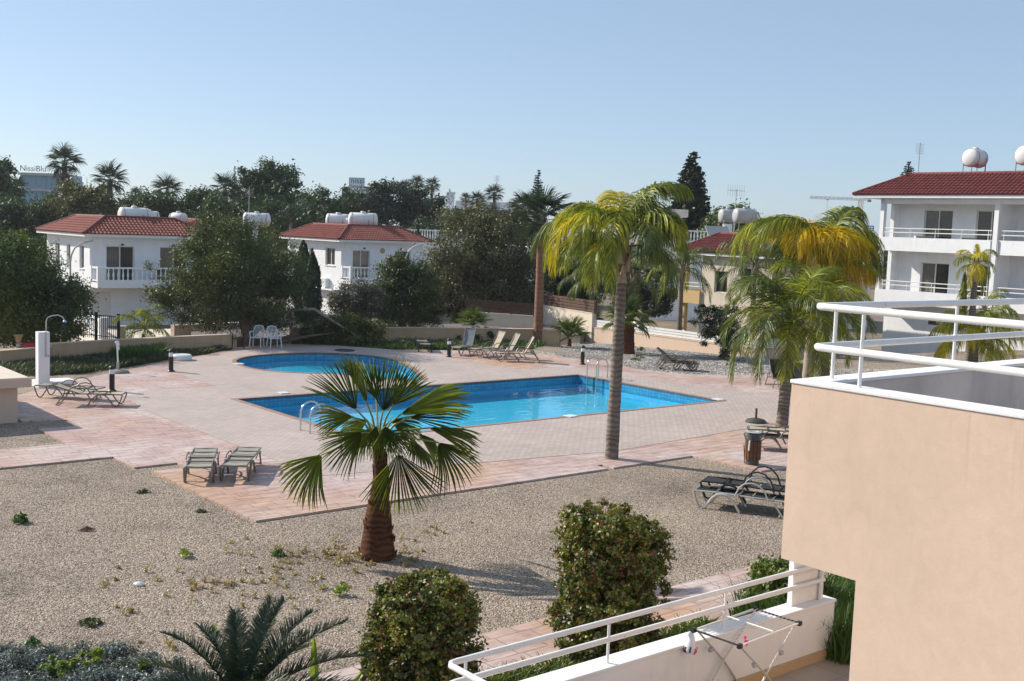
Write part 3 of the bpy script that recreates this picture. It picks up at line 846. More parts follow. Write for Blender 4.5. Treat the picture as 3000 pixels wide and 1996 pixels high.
def feather_mesh(key, pitch, L_, bend, leaf_len, mat, nl=52, droop=1.0, seed=0, w=0.018, stiff=0.0, rach=0.022, bare=0.16, vee=0.35):
    """pinnate frond along +X from the origin. pitch: start angle, bend: how far it arches over"""
    k_ = (key, round(pitch, 2), L_, bend, leaf_len, mat, seed, droop, vee, nl)
    if k_ in _frond_cache: return _frond_cache[k_]
    rr = random.Random(seed * 77 + int(pitch * 100))
    steps = 16
    pts, tans = [Vector((0, 0, 0))], []
    a = pitch
    for i in range(steps):
        t = Vector((math.cos(a), 0, math.sin(a)))
        tans.append(t)
        pts.append(pts[-1] + t * (L_ / steps))
        k = (i + 1) / steps
        a -= bend / steps * ((0.35 + 1.3 * k) if bend < 3.15 else (1.0 + 0.1 * k))
        a = max(a, -1.5)
    tans.append(tans[-1])
    vs, fs = [], []
    # rachis: flat two-sided ribbon plus upper keel
    mb = MB(); mb.tube(pts, [rach * (1 - 0.8 * i / steps) for i in range(steps + 1)], 5)
    vs += [Vector(p) for p in mb.v]; fs += list(mb.f)
    for i in range(nl):
        k = bare + (1 - bare) * (i + 0.5) / nl
        f = k * steps; j = min(int(f), steps - 1)
        p = pts[j].lerp(pts[j + 1], f - j); t = tans[j]
        nrm = Vector((0, 1, 0)).cross(t) * -1.0
        ll = leaf_len * (0.55 + 0.9 * math.sin(math.pi * min(1, 0.12 + k * 0.88)) ** 0.8) * rr.uniform(0.85, 1.12)
        for s in (-1, 1):
            d = (Vector((0, s, 0)) * (0.9 - 0.25 * k) + t * (0.45 + 0.6 * k) + nrm * rr.uniform(vee - 0.35, vee + 0.25)).normalized()
            q = p.copy(); lp = [q.copy()]
            n_s = 4
            for u in range(n_s):
                d = (d + Vector((0, 0, -1)) * (0.30 + 0.75 * u / n_s) * droop + Vector((rr.uniform(-.06, .06),) * 3) * 1.0).normalized()
                q = q + d * (ll / n_s)
                lp.append(q.copy())
            side = t.cross(d)
            side = (t * 0.8 + Vector((rr.uniform(-.5, .5), rr.uniform(-.5, .5), rr.uniform(-.5, .5)))).normalized() if side.length < .1 else (t * 0.75 + side.normalized() * rr.uniform(-.6, .6)).normalized()
            strip(vs, fs, lp, side, w * rr.uniform(0.7, 1.2))
    me = bpy.data.meshes.new('frond')
    me.from_pydata([tuple(v) for v in vs], [], fs)
    me.materials.append(M[mat])
    me.update()
    _frond_cache[k_] = me
    return me

def fan_mesh(key, mat, R=0.9, nseg=34, spread=2.35, cup=0.25, fuse=0.45, droop=0.25, seed=0, petiole=0.0, bias=0.0):
    """fan leaf: hub at the origin, blade axis +X, blade normal +Z; pleated and split into pointed segments. petiole runs back along -X"""
    k_ = (key, mat, R, nseg, spread, cup, fuse, droop, seed, petiole)
    if k_ in _frond_cache: return _frond_cache[k_]
    rr = random.Random(seed)
    vs, fs = [], []
    for i in range(nseg):
        a = -spread + 2 * spread * i / (nseg - 1)
        da = spread / (nseg - 1)
        rl = R * (0.70 + 0.30 * math.cos(a * 0.62)) * rr.uniform(0.93, 1.07)
        b = len(vs)
        f = fuse + rr.uniform(-0.06, 0.06)
        rad = [0.03, 0.22, f, 0.5 * (f + 1.0), 0.82, 1.0]
        bend = rr.uniform(0.7, 1.3) * droop
        ab = a + rr.uniform(-.03, .03)
        for k, q in enumerate(rad):
            rq = rl * q
            hw = R * 0.021 * max(0.05, (1 - q) / (1 - f)) ** 0.6
            if q <= f + 0.01: hw = math.sin(da) * rq * 0.99
            hw = min(hw, R * 0.026)
            z = cup * rq * (1 - math.cos(a)) * 0.5 + cup * 0.35 * rq - bend * R * max(0, q - 0.45) ** 2 * 2.6
            c = Vector((math.cos(ab) * rq, math.sin(ab) * rq, z))
            sd = Vector((-math.sin(ab), math.cos(ab), 0))
            pl = R * 0.018 * (1 if q < 0.95 else 0.2)
            vs += [c - sd * hw + Vector((0, 0, pl)), c + Vector((0, 0, -pl)), c + sd * hw + Vector((0, 0, pl))]
        for k in range(len(rad) - 1):
            o = b + 3 * k
            fs += [(o, o + 1, o + 4, o + 3), (o + 1, o + 2, o + 5, o + 4)]
    if petiole > 0:
        mb = MB(); mb.tube([(-petiole, 0, -petiole * 0.05), (-petiole * 0.5, 0, 0.02), (0.02, 0, 0), (R * 0.28, 0, 0.0)], [0.028, 0.02, 0.016, 0.006], 5)
        b = len(vs); vs += [Vector(p) for p in mb.v]; fs += [tuple(i + b for i in q) for q in mb.f]
    me = bpy.data.meshes.new('frond')
    me.from_pydata([tuple(v) for v in vs], [], fs)
    me.materials.append(M[mat])
    me.update()
    _frond_cache[k_] = me
    return me

def trunk_tube(pts, radii, mat, t, n=14, name='trunk', lumpy=0.0, seed=0):
    """tapering palm trunk through the points, resampled finely so that rings can stand proud"""
    rr = random.Random(seed)
    P_, R_ = [], []
    m = 14
    for i in range(len(pts) - 1):
        for k in range(m):
            f = k / m
            P_.append(Vector(pts[i]).lerp(Vector(pts[i + 1]), f))
            R_.append((radii[i] * (1 - f) + radii[i + 1] * f) * (1 + (lumpy * rr.uniform(-1, 1))))
    P_.append(Vector(pts[-1])); R_.append(radii[-1])
    mb = MB(); mb.tube(P_, R_, n)
    return mb.build(name, M[mat], t, True)

def queen_palm(label, base, height, trunk_r, L_, mats, nf=16, lean=(0, 0), seed=1, cat='palm tree', group=None, name='queen_palm', trunk_mat='palm_trunk', leaf_len=0.55, boots=True, az0=0.0, lows=0.35, spear=True, nl=52, w=0.018, shaft=True, droop=1.0, vee=0.35, hi=1.30, fronds=None):
    base = Vector(base)
    t = thing(name, label, cat, base, 0, group)
    rr = random.Random(seed)
    top = Vector((lean[0], lean[1], height))
    trunk_tube([(0, 0, -0.25), (lean[0] * 0.2, lean[1] * 0.2, height * 0.04), (lean[0] * 0.5, lean[1] * 0.5, height * 0.5), top], [trunk_r * 1.25, trunk_r * 1.08, trunk_r * 0.95, trunk_r * 0.72], trunk_mat, t, lumpy=0.03, seed=seed)
    if boots:
        for i in range(11):                       # old leaf bases below the crown
            an = i * 2.4 + seed; z = height - 0.55 + 0.09 * i
            mb = MB()
            d = Vector((math.cos(an), math.sin(an), 0)); s = Vector((-d.y, d.x, 0))
            rb = trunk_r * 0.74
            b0 = top + Vector((0, 0, z - height)) + d * rb * 0.86
            tip = b0 + d * 0.10 + Vector((0, 0, 0.42))
            mb.add([b0 - s * 0.13, b0 + s * 0.13, tip + s * 0.03, tip - s * 0.03, b0 - s * 0.10 + d * 0.05, b0 + s * 0.10 + d * 0.05, tip + s * 0.02 + d * 0.03, tip - s * 0.02 + d * 0.03],
                   [(3, 2, 1, 0), (4, 5, 6, 7), (0, 1, 5, 4), (1, 2, 6, 5), (2, 3, 7, 6), (3, 0, 4, 7)])
            mb.build('leaf_base', M['boot'], t)
    if shaft:
        mb = MB(); mb.tube([top - Vector((0, 0, 0.1)), top + Vector((0, 0, 0.35)), top + Vector((0, 0, 0.75))], [trunk_r * 0.80, trunk_r * 0.7, trunk_r * 0.28], 12)
        mb.build('crown_shaft', M['boot'], t, True)
    for i, (az, pit, fl, bend, mt) in enumerate(fronds or ()):     # fronds as they hang in the photo
        az = math.radians(az)
        me = feather_mesh('f%d' % seed, pit, fl, bend, leaf_len, mt, nl, droop, seed=i, w=w, vee=vee)
        obj('frond', me, t, top + Vector((0, 0, 0.25 + 0.25 * min(1, pit))) + Vector((math.cos(az), math.sin(az), 0)) * trunk_r * 0.4, (rr.uniform(-.2, .2), 0, az))
    for i in range(0 if fronds else nf):
        k = i / max(1, nf - 1)
        az = az0 + i * 2.39996 + rr.uniform(-.25, .25)
        pitch = hi - k * (hi - lows) + rr.uniform(-.1, .1)
        mat = mats[int(rr.random() * len(mats))] if not callable(mats) else mats(k, az)
        pitch = round(pitch * 6) / 6
        bend = 2.0 + 0.5 * rr.choice((0, 1))
        me = feather_mesh('q', pitch, 1.0 * L_, bend, leaf_len, mat, nl, droop, seed=rr.choice((0, 1)), w=w, vee=vee)
        obj('frond', me, t, top + Vector((0, 0, 0.5 - 0.35 * k)) + Vector((math.cos(az), math.sin(az), 0)) * trunk_r * 0.4, (rr.uniform(-.25, .25), 0, az), rr.uniform(0.88, 1.08))
    if spear:
        me = feather_mesh('sp', 1.5, L_ * 0.55, 0.35, leaf_len * 0.35, mats[0] if not callable(mats) else mats(0, 0), 26, 0.2, seed=3, w=w)
        obj('spear_leaf', me, t, top + Vector((0, 0, 0.6)), (0, 0, seed))
    return t

def fan_palm(label, base, height, trunk_r, R, nf=22, seed=1, cat='palm tree', group=None, name='fan_palm', mat='leaf_fan_far', trunk_mat='palm_trunk', skirt=0, petiole=0.7, lo=-0.55, hi=1.35, nseg=20, squash=1.0):
    base = Vector(base)
    t = thing(name, label, cat, base, 0, group)
    rr = random.Random(seed)
    top = Vector((rr.uniform(-.02, .02) * height, 0, height))
    trunk_tube([(0, 0, -0.3), (top.x * 0.5, 0, height * 0.5), top], [trunk_r * 1.25, trunk_r, trunk_r * 0.85], trunk_mat, t, n=10, lumpy=0.04, seed=seed)
    for i in range(nf + skirt):
        dry = i >= nf
        k = i / max(1, nf - 1) if not dry else 1.0
        az = i * 2.39996 + rr.uniform(-.2, .2)
        pitch = hi - k * (hi - lo) + rr.uniform(-.12, .12) if not dry else rr.uniform(-1.45, -1.2)
        me = fan_mesh('f', 'leaf_fan_dry' if dry else mat, R, nseg, 1.9, 0.12, 0.5, 0.35, seed=rr.choice((0, 1)), petiole=petiole)
        d = Vector((math.cos(az) * math.cos(pitch), math.sin(az) * math.cos(pitch), math.sin(pitch)))
        off = top + Vector((0, 0, 0.1 if not dry else -rr.uniform(0.1, 1.0) * R * 1.6)) + d * (petiole + 0.05)
        obj('frond', me, t, off, (rr.uniform(-.5, .5), -pitch, az), (rr.uniform(0.85, 1.1)))
    return t

# ------------------------------------------------------------------ buildings
def wall_run(mb, axis, p0, length, fixed, t, z0, z1, openings):
    """wall along 'x' or 'y' starting at p0, its outer face at 'fixed', thickness t (signed inwards), with rectangular openings (a0,a1,zb,zt)"""
    cuts = sorted(openings)
    def put(a0, a1, b0, b1):
        if a1 - a0 < 1e-4 or b1 - b0 < 1e-4: return
        f0, f1 = min(fixed, fixed + t), max(fixed, fixed + t)
        if axis == 'x': mb.box(p0 + a0, p0 + a1, f0, f1, b0, b1)
        else: mb.box(f0, f1, p0 + a0, p0 + a1, b0, b1)
    a = 0.0
    for (o0, o1, zb, zt) in cuts:
        put(a, o0, z0, z1)
        put(o0, o1, z0, zb); put(o0, o1, zt, z1)
        a = o1
    put(a, length, z0, z1)

def window(parent, axis, p0, fixed, inward, op, mull=1, name='window', frame='frame_white', glass='glass_dark', depth=0.12, sill=False, grey_pane=False):
    """frame set into an opening, panes behind it"""
    a0, a1, zb, zt = op
    d0 = fixed + inward * depth
    d1 = d0 + inward * 0.06
    def bx(mb, x0, x1, y0, y1, z0, z1):
        y0, y1 = min(y0, y1), max(y0, y1)
        if axis == 'x': mb.box(p0 + x0, p0 + x1, y0, y1, z0, z1)
        else: mb.box(y0, y1, p0 + x0, p0 + x1, z0, z1)
    fw = 0.055
    mb = MB()
    bx(mb, a0, a1, d0, d1, zb, zb + fw); bx(mb, a0, a1, d0, d1, zt - fw, zt)
    bx(mb, a0, a0 + fw, d0, d1, zb + fw, zt - fw); bx(mb, a1 - fw, a1, d0, d1, zb + fw, zt - fw)
    n = mull + 1
    for i in range(1, n):
        x = a0 + (a1 - a0) * i / n
        bx(mb, x - fw * 0.6, x + fw * 0.6, d0 - inward * 0.004, d1, zb + fw, zt - fw)
    f = mb.build(name, M[frame], parent)
    for i in range(n):
        mb = MB()
        x0, x1 = a0 + (a1 - a0) * i / n + fw * 0.6, a0 + (a1 - a0) * (i + 1) / n - fw * 0.6
        bx(mb, x0, x1, d0 + inward * 0.03, d0 + inward * 0.045, zb + fw, zt - fw)
        mb.build('pane', M['grey_pane' if (grey_pane and i == 0) else glass], f)
    if sill:
        mb = MB(); bx(mb, a0 - 0.06, a1 + 0.06, fixed - inward * 0.06, fixed + inward * depth * 0.9, zb - 0.06, zb - 0.003)
        mb.build('sill', M['plaster_white'], f)
    return f

def roof_slope(mb_tiles, e0, e1, t0, t1, du=0.24, dv=0.34, collect=None):
    """barrel tiles laid on the slope e0-e1 (eave) t0-t1 (top)"""
    e0, e1, t0, t1 = map(Vector, (e0, e1, t0, t1))
    ax = (e1 - e0); L_ = ax.length; ax /= L_
    n = ax.cross((t0 + t1) * 0.5 - (e0 + e1) * 0.5).normalized()
    if n.z < 0: n = -n
    up = n.cross(ax)
    if up.z < 0: up = -up
    H = (t0 - e0).dot(up)
    s0, s1 = (t0 - e0).dot(ax), (t1 - e0).dot(ax)
    nu, nv = max(1, round(L_ / du)), max(1, round(H / dv))
    du, dv = L_ / nu, H / nv
    prof = [(-0.5, 0.0), (-0.28, 0.055), (0.0, 0.078), (0.28, 0.055), (0.5, 0.0)]
    for j in range(nv):
        f0 = (j + 0.5) / nv
        lo, hi = s0 * f0, L_ + (s1 - L_) * f0
        for i in range(nu):
            x = (i + 0.5) * du
            if x < lo - 0.02 or x > hi + 0.02: continue
            c0 = e0 + ax * x + up * (j * dv - 0.03)
            c1 = e0 + ax * x + up * ((j + 1) * dv)
            vs = [c0 + ax * (p[0] * du) + n * (p[1] + 0.045) for p in prof] + [c1 + ax * (p[0] * du * 0.96) + n * (p[1] * 0.9 + 0.012) for p in prof]
            vs += [c0 + ax * (p[0] * du) + n * (p[1] * 0.6 + 0.012) for p in prof]
            fs = [(k, k + 1, k + 6, k + 5) for k in range(4)] + [(10 + k, 11 + k, k + 1, k) for k in range(4)]
            if collect is not None: collect.append((vs, fs))
            else: mb_tiles.add(vs, fs)

def hip_roof(parent, x0, x1, y0, y1, z, over, rise, inset, mat, mat_ridge, du=0.24, pieces=None):
    """hip roof cut off flat at the top (the flat carries the water tanks)"""
    X0, X1, Y0, Y1 = x0 - over, x1 + over, y0 - over, y1 + over
    mb = MB(); mb.box(X0 + .04, X1 - .04, Y0 + .04, Y1 - .04, z, z + 0.17)
    mb.build('eave', M['plaster_white'], parent)
    zb = z + 0.172
    e = [(X0, Y0, zb), (X1, Y0, zb), (X1, Y1, zb), (X0, Y1, zb)]
    t = [(X0 + inset, Y0 + inset, zb + rise), (X1 - inset, Y0 + inset, zb + rise), (X1 - inset, Y1 - inset, zb + rise), (X0 + inset, Y1 - inset, zb + rise)]
    mb = MB()
    mb.add(e + t, [(0, 1, 5, 4), (1, 2, 6, 5), (2, 3, 7, 6), (3, 0, 4, 7), (4, 5, 6, 7), (3, 2, 1, 0)])
    rf = mb.build('roof', M[mat], parent)
    tiles = MB()
    col = []
    for i in range(4):
        j = (i + 1) % 4
        roof_slope(tiles, e[i], e[j], t[i], t[j], du, collect=col if pieces == i else None)
    if col:
        col.sort(key=lambda c: c[0][2].x if pieces in (0, 2) else c[0][2].y)
        for vs, fs in col[:300]:
            q = MB(); q.add(vs, fs); q.build('roof_tile', M[mat], rf)
        for vs, fs in col[300:]: tiles.add(vs, fs)
    set_props(tiles.build('roof_tiles', M[mat], rf), kind='stuff')
    rd = MB()
    for i in range(4):
        j = (i + 1) % 4
        a, b = Vector(e[i]), Vector(t[i])
        rd.tube([a + Vector((0, 0, .05)), b + Vector((0, 0, .06))], 0.10, 8)
        rd.tube([Vector(t[i]) + Vector((0, 0, .05)), Vector(t[j]) + Vector((0, 0, .05))], 0.09, 8)
    rd.build('ridge_cap', M[mat_ridge], rf, True)
    return rf

_bal = None
def baluster_mesh():
    global _bal
    if _bal is None:
        mb = MB(); mb.lathe([(0.055, 0), (0.055, 0.06), (0.032, 0.10), (0.06, 0.24), (0.065, 0.30), (0.035, 0.50), (0.03, 0.58), (0.05, 0.63), (0.05, 0.68)], 8)
        _bal = mb.mesh('baluster', M['plaster_white'], True)
    return _bal

def balustrade(parent, runs, z, step=0.29, h=0.68):
    """runs: list of (x0, y0, x1, y1); posts at both ends"""
    mb = MB()
    for (x0, y0, x1, y1) in runs:
        if abs(x1 - x0) > abs(y1 - y0):
            mb.box(min(x0, x1), max(x0, x1), y0 - 0.07, y0 + 0.07, z + h, z + h + 0.10)
            mb.box(min(x0, x1), max(x0, x1), y0 - 0.06, y0 + 0.06, z - 0.08, z)
        else:
            mb.box(x0 - 0.07, x0 + 0.07, min(y0, y1) + .09, max(y0, y1) - .09, z + h, z + h + 0.10)
            mb.box(x0 - 0.06, x0 + 0.06, min(y0, y1) + .09, max(y0, y1) - .09, z - 0.08, z)
    done = set()
    for (x0, y0, x1, y1) in runs:
        for (x, y) in ((x0, y0), (x1, y1)):
            if (round(x, 2), round(y, 2)) in done: continue
            done.add((round(x, 2), round(y, 2)))
            mb.box(x - 0.10, x + 0.10, y - 0.10, y + 0.10, z - 0.085, z + h + 0.15)
    b = mb.build('balustrade', M['plaster_white'], parent)
    me = baluster_mesh()
    for (x0, y0, x1, y1) in runs:
        L_ = math.hypot(x1 - x0, y1 - y0)
        n = max(1, int(L_ / step))
        for i in range(1, n):
            k = i / n
            obj('baluster', me, b, (x0 + (x1 - x0) * k, y0 + (y1 - y0) * k, z), None, (1, 1, h / 0.68))
    return b

def tank(name_label, loc, rz, L_=1.5, r=0.45, stand=0.35, mat='tank_white', cat='water tank', group='roof water tanks', tilt=True):
    t = thing('water_tank', name_label, cat, loc, rz, group)
    h = stand + r
    prof = [(0.02, -L_ / 2)] + [(r * math.sin(a), -L_ / 2 + r * 0.35 * (1 - math.cos(a))) for a in (0.4, 0.8, 1.2, 1.57)]
    prof += [(r, L_ / 2 - r * 0.35)] + [(r * math.sin(a), L_ / 2 - r * 0.35 * (1 - math.cos(a))) for a in (1.2, 0.8, 0.4)] + [(0.02, L_ / 2)]
    MB().lathe(prof, 20, (0, 0, h), 'x').build('tank_body', M[mat], t, True)
    MB().lathe([(r * 0.33, 0), (r * 0.36, 0.06), (r * 0.30, 0.12), (0.02, 0.13)], 14, (0, 0, h + r * 0.98)).build('lid', M[mat], t, True)
    mb = MB()
    for sx in (-0.36, 0.36):
        for sy in (-0.8, 0.8):
            mb.tube([(sx * L_, sy * r, 0), (sx * L_, sy * r, h * 0.92)], 0.022, 6)
        mb.tube([(sx * L_, -0.8 * r, stand + 0.1), (sx * L_, 0.8 * r, stand + 0.1)], 0.022, 6)
        mb.tube([(sx * L_, r * 1.02 * math.cos(a), h + r * 1.02 * math.sin(a)) for a in [k * 0.35 for k in range(19)]], 0.014, 5)
    for sy in (-0.8, 0.8):
        mb.tube([(-0.36 * L_, sy * r, stand + 0.1), (0.36 * L_, sy * r, stand + 0.1)], 0.02, 6)
    mb.tube([(L_ * 0.2, -r * 0.9, stand * 0.2), (L_ * 0.2, -r * 1.05, h), (L_ * 0.15, -r * 0.2, h + r * 1.05)], 0.018, 6)
    mb.build('stand', M['rust' if mat == 'tank_white' else 'tank_grey'], t, True)
    return t

def villa(label, u, v, w, d, zg, front_ops, side_ops, wall_label=None, balcony=True, ground_ops=(), ground_side=()):
    """two-storey white villa: front faces -V (local -y), side faces -U (local -x)"""
    t = thing('villa', label, 'house', W(u, v, zg), ANG)
    ze = 5.55                                # eave height above the villa's ground
    fl = 2.8                                 # first floor level
    mb = MB(); T = 0.25
    fo = [(a, b, z0, z1) for a, b, z0, z1 in front_ops]
    go = list(ground_ops)
    wall_run(mb, 'x', 0, w, 0, T, fl, ze, fo)
    wall_run(mb, 'x', 0, w, 0, T, -0.3, fl, go)
    up = [o for o in side_ops if o[2] > fl]; dn = [o for o in side_ops if o[2] <= fl]
    wall_run(mb, 'y', T, d - 2 * T, 0, T, fl, ze, [(a - T, b - T, z0, z1) for a, b, z0, z1 in up])
    wall_run(mb, 'y', T, d - 2 * T, 0, T, -0.3, fl, [(a - T, b - T, z0, z1) for a, b, z0, z1 in dn])
    mb.box(w - T, w, T, d - T, -0.3, ze); mb.box(0, w, d - T, d, -0.3, ze)
    mb.box(T + .01, w - T - .01, T + .01, d - T - .01, ze - 0.2, ze - 0.003)
    mb.build('wall', M['plaster_white'], t)
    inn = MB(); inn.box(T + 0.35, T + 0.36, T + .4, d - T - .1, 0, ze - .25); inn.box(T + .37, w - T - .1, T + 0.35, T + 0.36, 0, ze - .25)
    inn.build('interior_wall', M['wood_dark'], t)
    for o in fo: window(t, 'x', 0, 0, 1, o, 1, grey_pane=True)
    for o in side_ops: window(t, 'y', 0, 0, 1, o, 1 if o[1] - o[0] > 0.9 else 0, sill=True)
    for o in go: window(t, 'x', 0, 0, 1, o, 0, name='door', glass='frame_white')
    rf = hip_roof(t, 0, w, 0, d, ze, 0.55, 1.02, 2.0, 'roof_red', 'roof_dark')
    if balcony:
        b = 1.35
        mb = MB(); mb.box(0.0, w, -b, -0.004, fl - 0.30, fl - 0.002)
        mb.box(0, w, -b, -b + 0.12, fl - 0.002, fl + 0.10)
        mb.build('balcony_slab', M['plaster_white'], t)
        balustrade(t, [(0.1, -b + 0.1, w - 0.1, -b + 0.1), (0.1, -b + 0.1, 0.1, -0.1), (w - .1, -b + .1, w - .1, -.1)], fl + 0.18)
    for x in (w * 0.27, w * 0.72):
        mb = MB(); mb.box(x - 0.07, x + 0.07, -0.12, -0.003, ze - 0.5, ze - 0.4); mb.build('wall_lamp', M['bin_grey'], t)
    return t

ZV = -1.55
h1 = villa('white villa with red hip roof and balcony standing behind the shower pillar', 24.0, 69.6, 7.3, 8.2, ZV,
           [(1.0, 2.75, 2.85, 5.0), (4.4, 6.2, 2.85, 5.0)], [(1.05, 1.85, 3.55, 4.95), (3.55, 4.25, 3.55, 4.95), (5.6, 6.4, 3.55, 4.95)],
           ground_ops=[(0.15, 1.3, 0.0, 2.2)])
MB().box(3.9, 4.6, -0.85, -0.55, 2.9, 3.75).build('cabinet', M['bin_grey'], h1)
h2 = villa('white villa with red hip roof and a round terracotta plaque between its balcony doors', 43.6, 73.0, 7.3, 8.2, ZV,
           [(1.0, 2.5, 2.85, 4.95), (4.75, 6.2, 2.85, 4.95)], [(0.9, 2.3, 3.75, 5.05), (4.1, 4.8, 3.55, 4.95), (0.7, 1.7, 0.55, 1.75)])
MB().lathe([(0.02, -0.05), (0.2, -0.05), (0.22, -0.02), (0.20, -0.003)], 16, (3.6, 0, 4.95), 'y').build('plaque', M['terracotta'], h2)
MB().box(-0.34, -0.02, 1.6, 2.4, 2.1, 2.75).build('air_conditioner', M['plastic_white'], h2, bevel=0.02)
MB().box(-0.5, -0.003, 0.3, 3.6, 1.9, 1.99).build('ledge', M['plaster_white'], h2)
h3 = villa('villa with red hip roof mostly hidden behind the broad olive green tree', 31.95, 73.0, 3.2, 8.0, ZV, [(1.0, 2.2, 2.85, 4.95)], [(1, 2.2, 3.6, 4.9)], balcony=False)

tank('white water tank with rusty frame on the ridge of the villa behind the shower pillar', P(393, 655, 73.0) - Vector((0, 0, .15)), 0.62, 2.0, 0.52, 0.12)
tank('small pale water tank half hidden behind the rusty framed tank behind the shower', P(436, 655, 77.0) - Vector((0, 0, .15)), 0.5, 1.4, 0.42, 0.15)
tank('short white water tank seen end on above the broad olive tree', P(522, 657, 79.0) - Vector((0, 0, .4)), -0.3, 1.2, 0.42, 0.35)
tank('white water tank on a pole behind the broad olive tree', P(752, 664, 84.0) - Vector((0, 0, .3)), 0.15, 2.0, 0.5, 0.3)
MB().tube([P(748, 664, 84), P(748, 664, 84) - Vector((0, 0, 7))], 0.22, 10).build('tank_post', M['plaster_white'], None)
set_props(bpy.data.objects['tank_post'], 'white round masonry post carrying a water tank behind the broad olive tree', 'post')
tank('pale water tank at the back of the roof with the plaque villa', P(990, 664, 92.0) - Vector((0, 0, .35)), 0.1, 2.0, 0.56, 0.25)
tank('small white water tank squeezed between two bigger ones on the plaque villa', P(1027, 664, 92.0) - Vector((0, 0, .35)), 1.3, 1.3, 0.42, 0.2)
tank('large white water tank with rusty frame on the ridge of the plaque villa', P(1063, 664, 88.5) - Vector((0, 0, .3)), 0.1, 2.3, 0.58, 0.2)

def street_lamp(label, px, py, Y, h, rz, mat):
    b = P(px, py, Y); b.z = TZ
    t = thing('street_lamp', label, 'street lamp', b, rz, 'curved street lamps')
    H = h - TZ
    MB().tube([(0, 0, 0), (0, 0, H * 0.78), (0.06, 0, H * 0.86), (0.22, 0, H * 0.93), (0.5, 0, H * 0.975), (0.75, 0, H)], [0.07, 0.05, 0.045, 0.045, 0.04, 0.035], 8).build('pole', M[mat], t, True)
    MB().obox((0.95, 0, H + 0.03), (0.25, 0, 0.05), (0, 0.10, 0), (-0.01, 0, 0.05)).build('lamp_head', M[mat], t, bevel=0.02)
street_lamp('grey curved street lamp in front of the villa behind the shower', 206, 790, 63, P(206, 708, 63).z, 0.2, 'tank_grey')
street_lamp('white curved street lamp in front of the plaque villa', 1187, 790, 77, P(1187, 717, 77).z, 0.1, 'white_paint')

# --- white three-storey apartment building with long balconies
def apartment():
    ub, zg = 60.0, -0.95
    vl = 38.7                               # left end of the front
    t = thing('apartment_building', 'white three-storey apartment building with a dark red tiled roof and long railed balconies', 'apartment building', W(ub, vl, zg), ANG - math.pi / 2)
    # local x runs along the front (to the right and nearer), local y runs away into the building
    Lf, fl2, fl1, ze = 30.0, 6.2, 3.1, 9.0
    dep = 1.7
    mb = MB(); T = 0.2
    units = [(0.15, 7.1), (7.4, 14.4), (14.7, 21.7), (22.0, 29.0)]
    op2, op1 = [], []
    for (a, b) in units:
        for (o0, o1) in ((1.75, 3.55), (5.0, 6.75)):
            op2.append((a + o0, a + o1, fl2 + 0.02, fl2 + 2.2)); op1.append((a + o0, a + o1, fl1 + 0.02, fl1 + 2.2))
    wall_run(mb, 'x', 0.25, Lf - 0.25, dep, T, fl2, ze, [(a - .25, b - .25, c, d) for a, b, c, d in op2])
    wall_run(mb, 'x', 0.25, Lf - 0.25, dep, T, fl1, fl2, [(a - .25, b - .25, c, d) for a, b, c, d in op1])
    mb.box(0.25, Lf, dep - 0.6, dep - 0.4, -0.2, fl1 - 0.3)
    mb.box(0.0, 0.25, 1.15, 10, -0.2, ze); mb.box(0.25, Lf, 9.8, 10, -0.2, ze); mb.box(0.25, Lf, dep + .5, dep + .52, fl1, ze - .02)
    mb.build('wall', M['plaster_white'], t)
    for o in op2 + op1: window(t, 'x', 0, dep, 1, o, 1, grey_pane=(int(o[0] * 10) % 3 != 0))
    for z in (fl2, fl1):
        for (a, b) in units:
            mb = MB()
            mb.box(a - 0.14, b + 0.14, 0.0, 0.16, z - 0.28, z + 0.52)
            mb.box(a - 0.14, b + 0.14, 0.16, dep - 0.005, z - 0.28, z - 0.003)
            pt = mb.build('balcony', M['plaster_white'], t)
            rl = MB(); z2 = z + 0.52
            for dz in (0.28, 0.52): rl.tube([(a + 0.12, 0.08, z2 + dz), (b - 0.12, 0.08, z2 + dz)], 0.028, 6)
            rl.build('railing', M['white_paint'], pt, True)
            n = 4
            for i in range(n + 1):
                x = a + 0.3 + (b - a - 0.6) * i / n
                MB().tube([(x, 0.08, z2), (x, 0.08, z2 + 0.52)], 0.018, 6).build('post', M['white_paint'], pt)
    for (a, b) in units[1:]:
        MB().box(a - 0.28, a - 0.02, -0.05, 0.22, -0.2, ze).build('column', M['plaster_white'], t)
        MB().box(a - 0.22, a - 0.08, 0.23, dep - 0.002, fl1, ze).build('partition', M['plaster_white'], t)
        mb = MB()
        for x in (a - 0.36, a + 0.06): mb.tube([(x, -0.03, fl2 + 0.5), (x, -0.03, fl2 - 0.5), (x, -0.10, fl2 - 0.55)], 0.04, 6)
        mb.build('downpipe', M['tank_grey'], t, True)
    MB().box(0.02, 0.26, 0.02, 0.30, fl1, ze).build('column', M['plaster_white'], t)
    mb = MB(); mb.box(0.0, Lf, 0.02, dep - 0.65, ze - 0.30, ze - .002); mb.build('beam', M['plaster_white'], t)
    for x in (3.0, 5.0):
        mb = MB(); mb.box(x, x + 0.75, dep - 0.62, dep - 0.602, 1.7, 2.05); mb.build('vent', M['bin_grey'], t)
    hip_roof(t, -0.95, Lf, 0.1, 9.8, ze, 0.65, 1.3, 2.4, 'roof_dark', 'roof_dark', 0.26, pieces=0)
    MB().box(2.2, 3.4, 0.45, 0.9, fl2, fl2 + 0.62).build('planter', M['bin_grey'], t, bevel=0.02)
    MB().box(5.0, 5.9, 0.5, 1.0, fl2, fl2 + 0.62).build('planter', M['bin_grey'], t, bevel=0.02)
    return t
apt = apartment()
sg = thing('hanging_sign', 'blue sign board hung on the upper balcony rail of the white apartments', 'sign', P(2544, 672, 67.2), ANG - math.pi / 2)
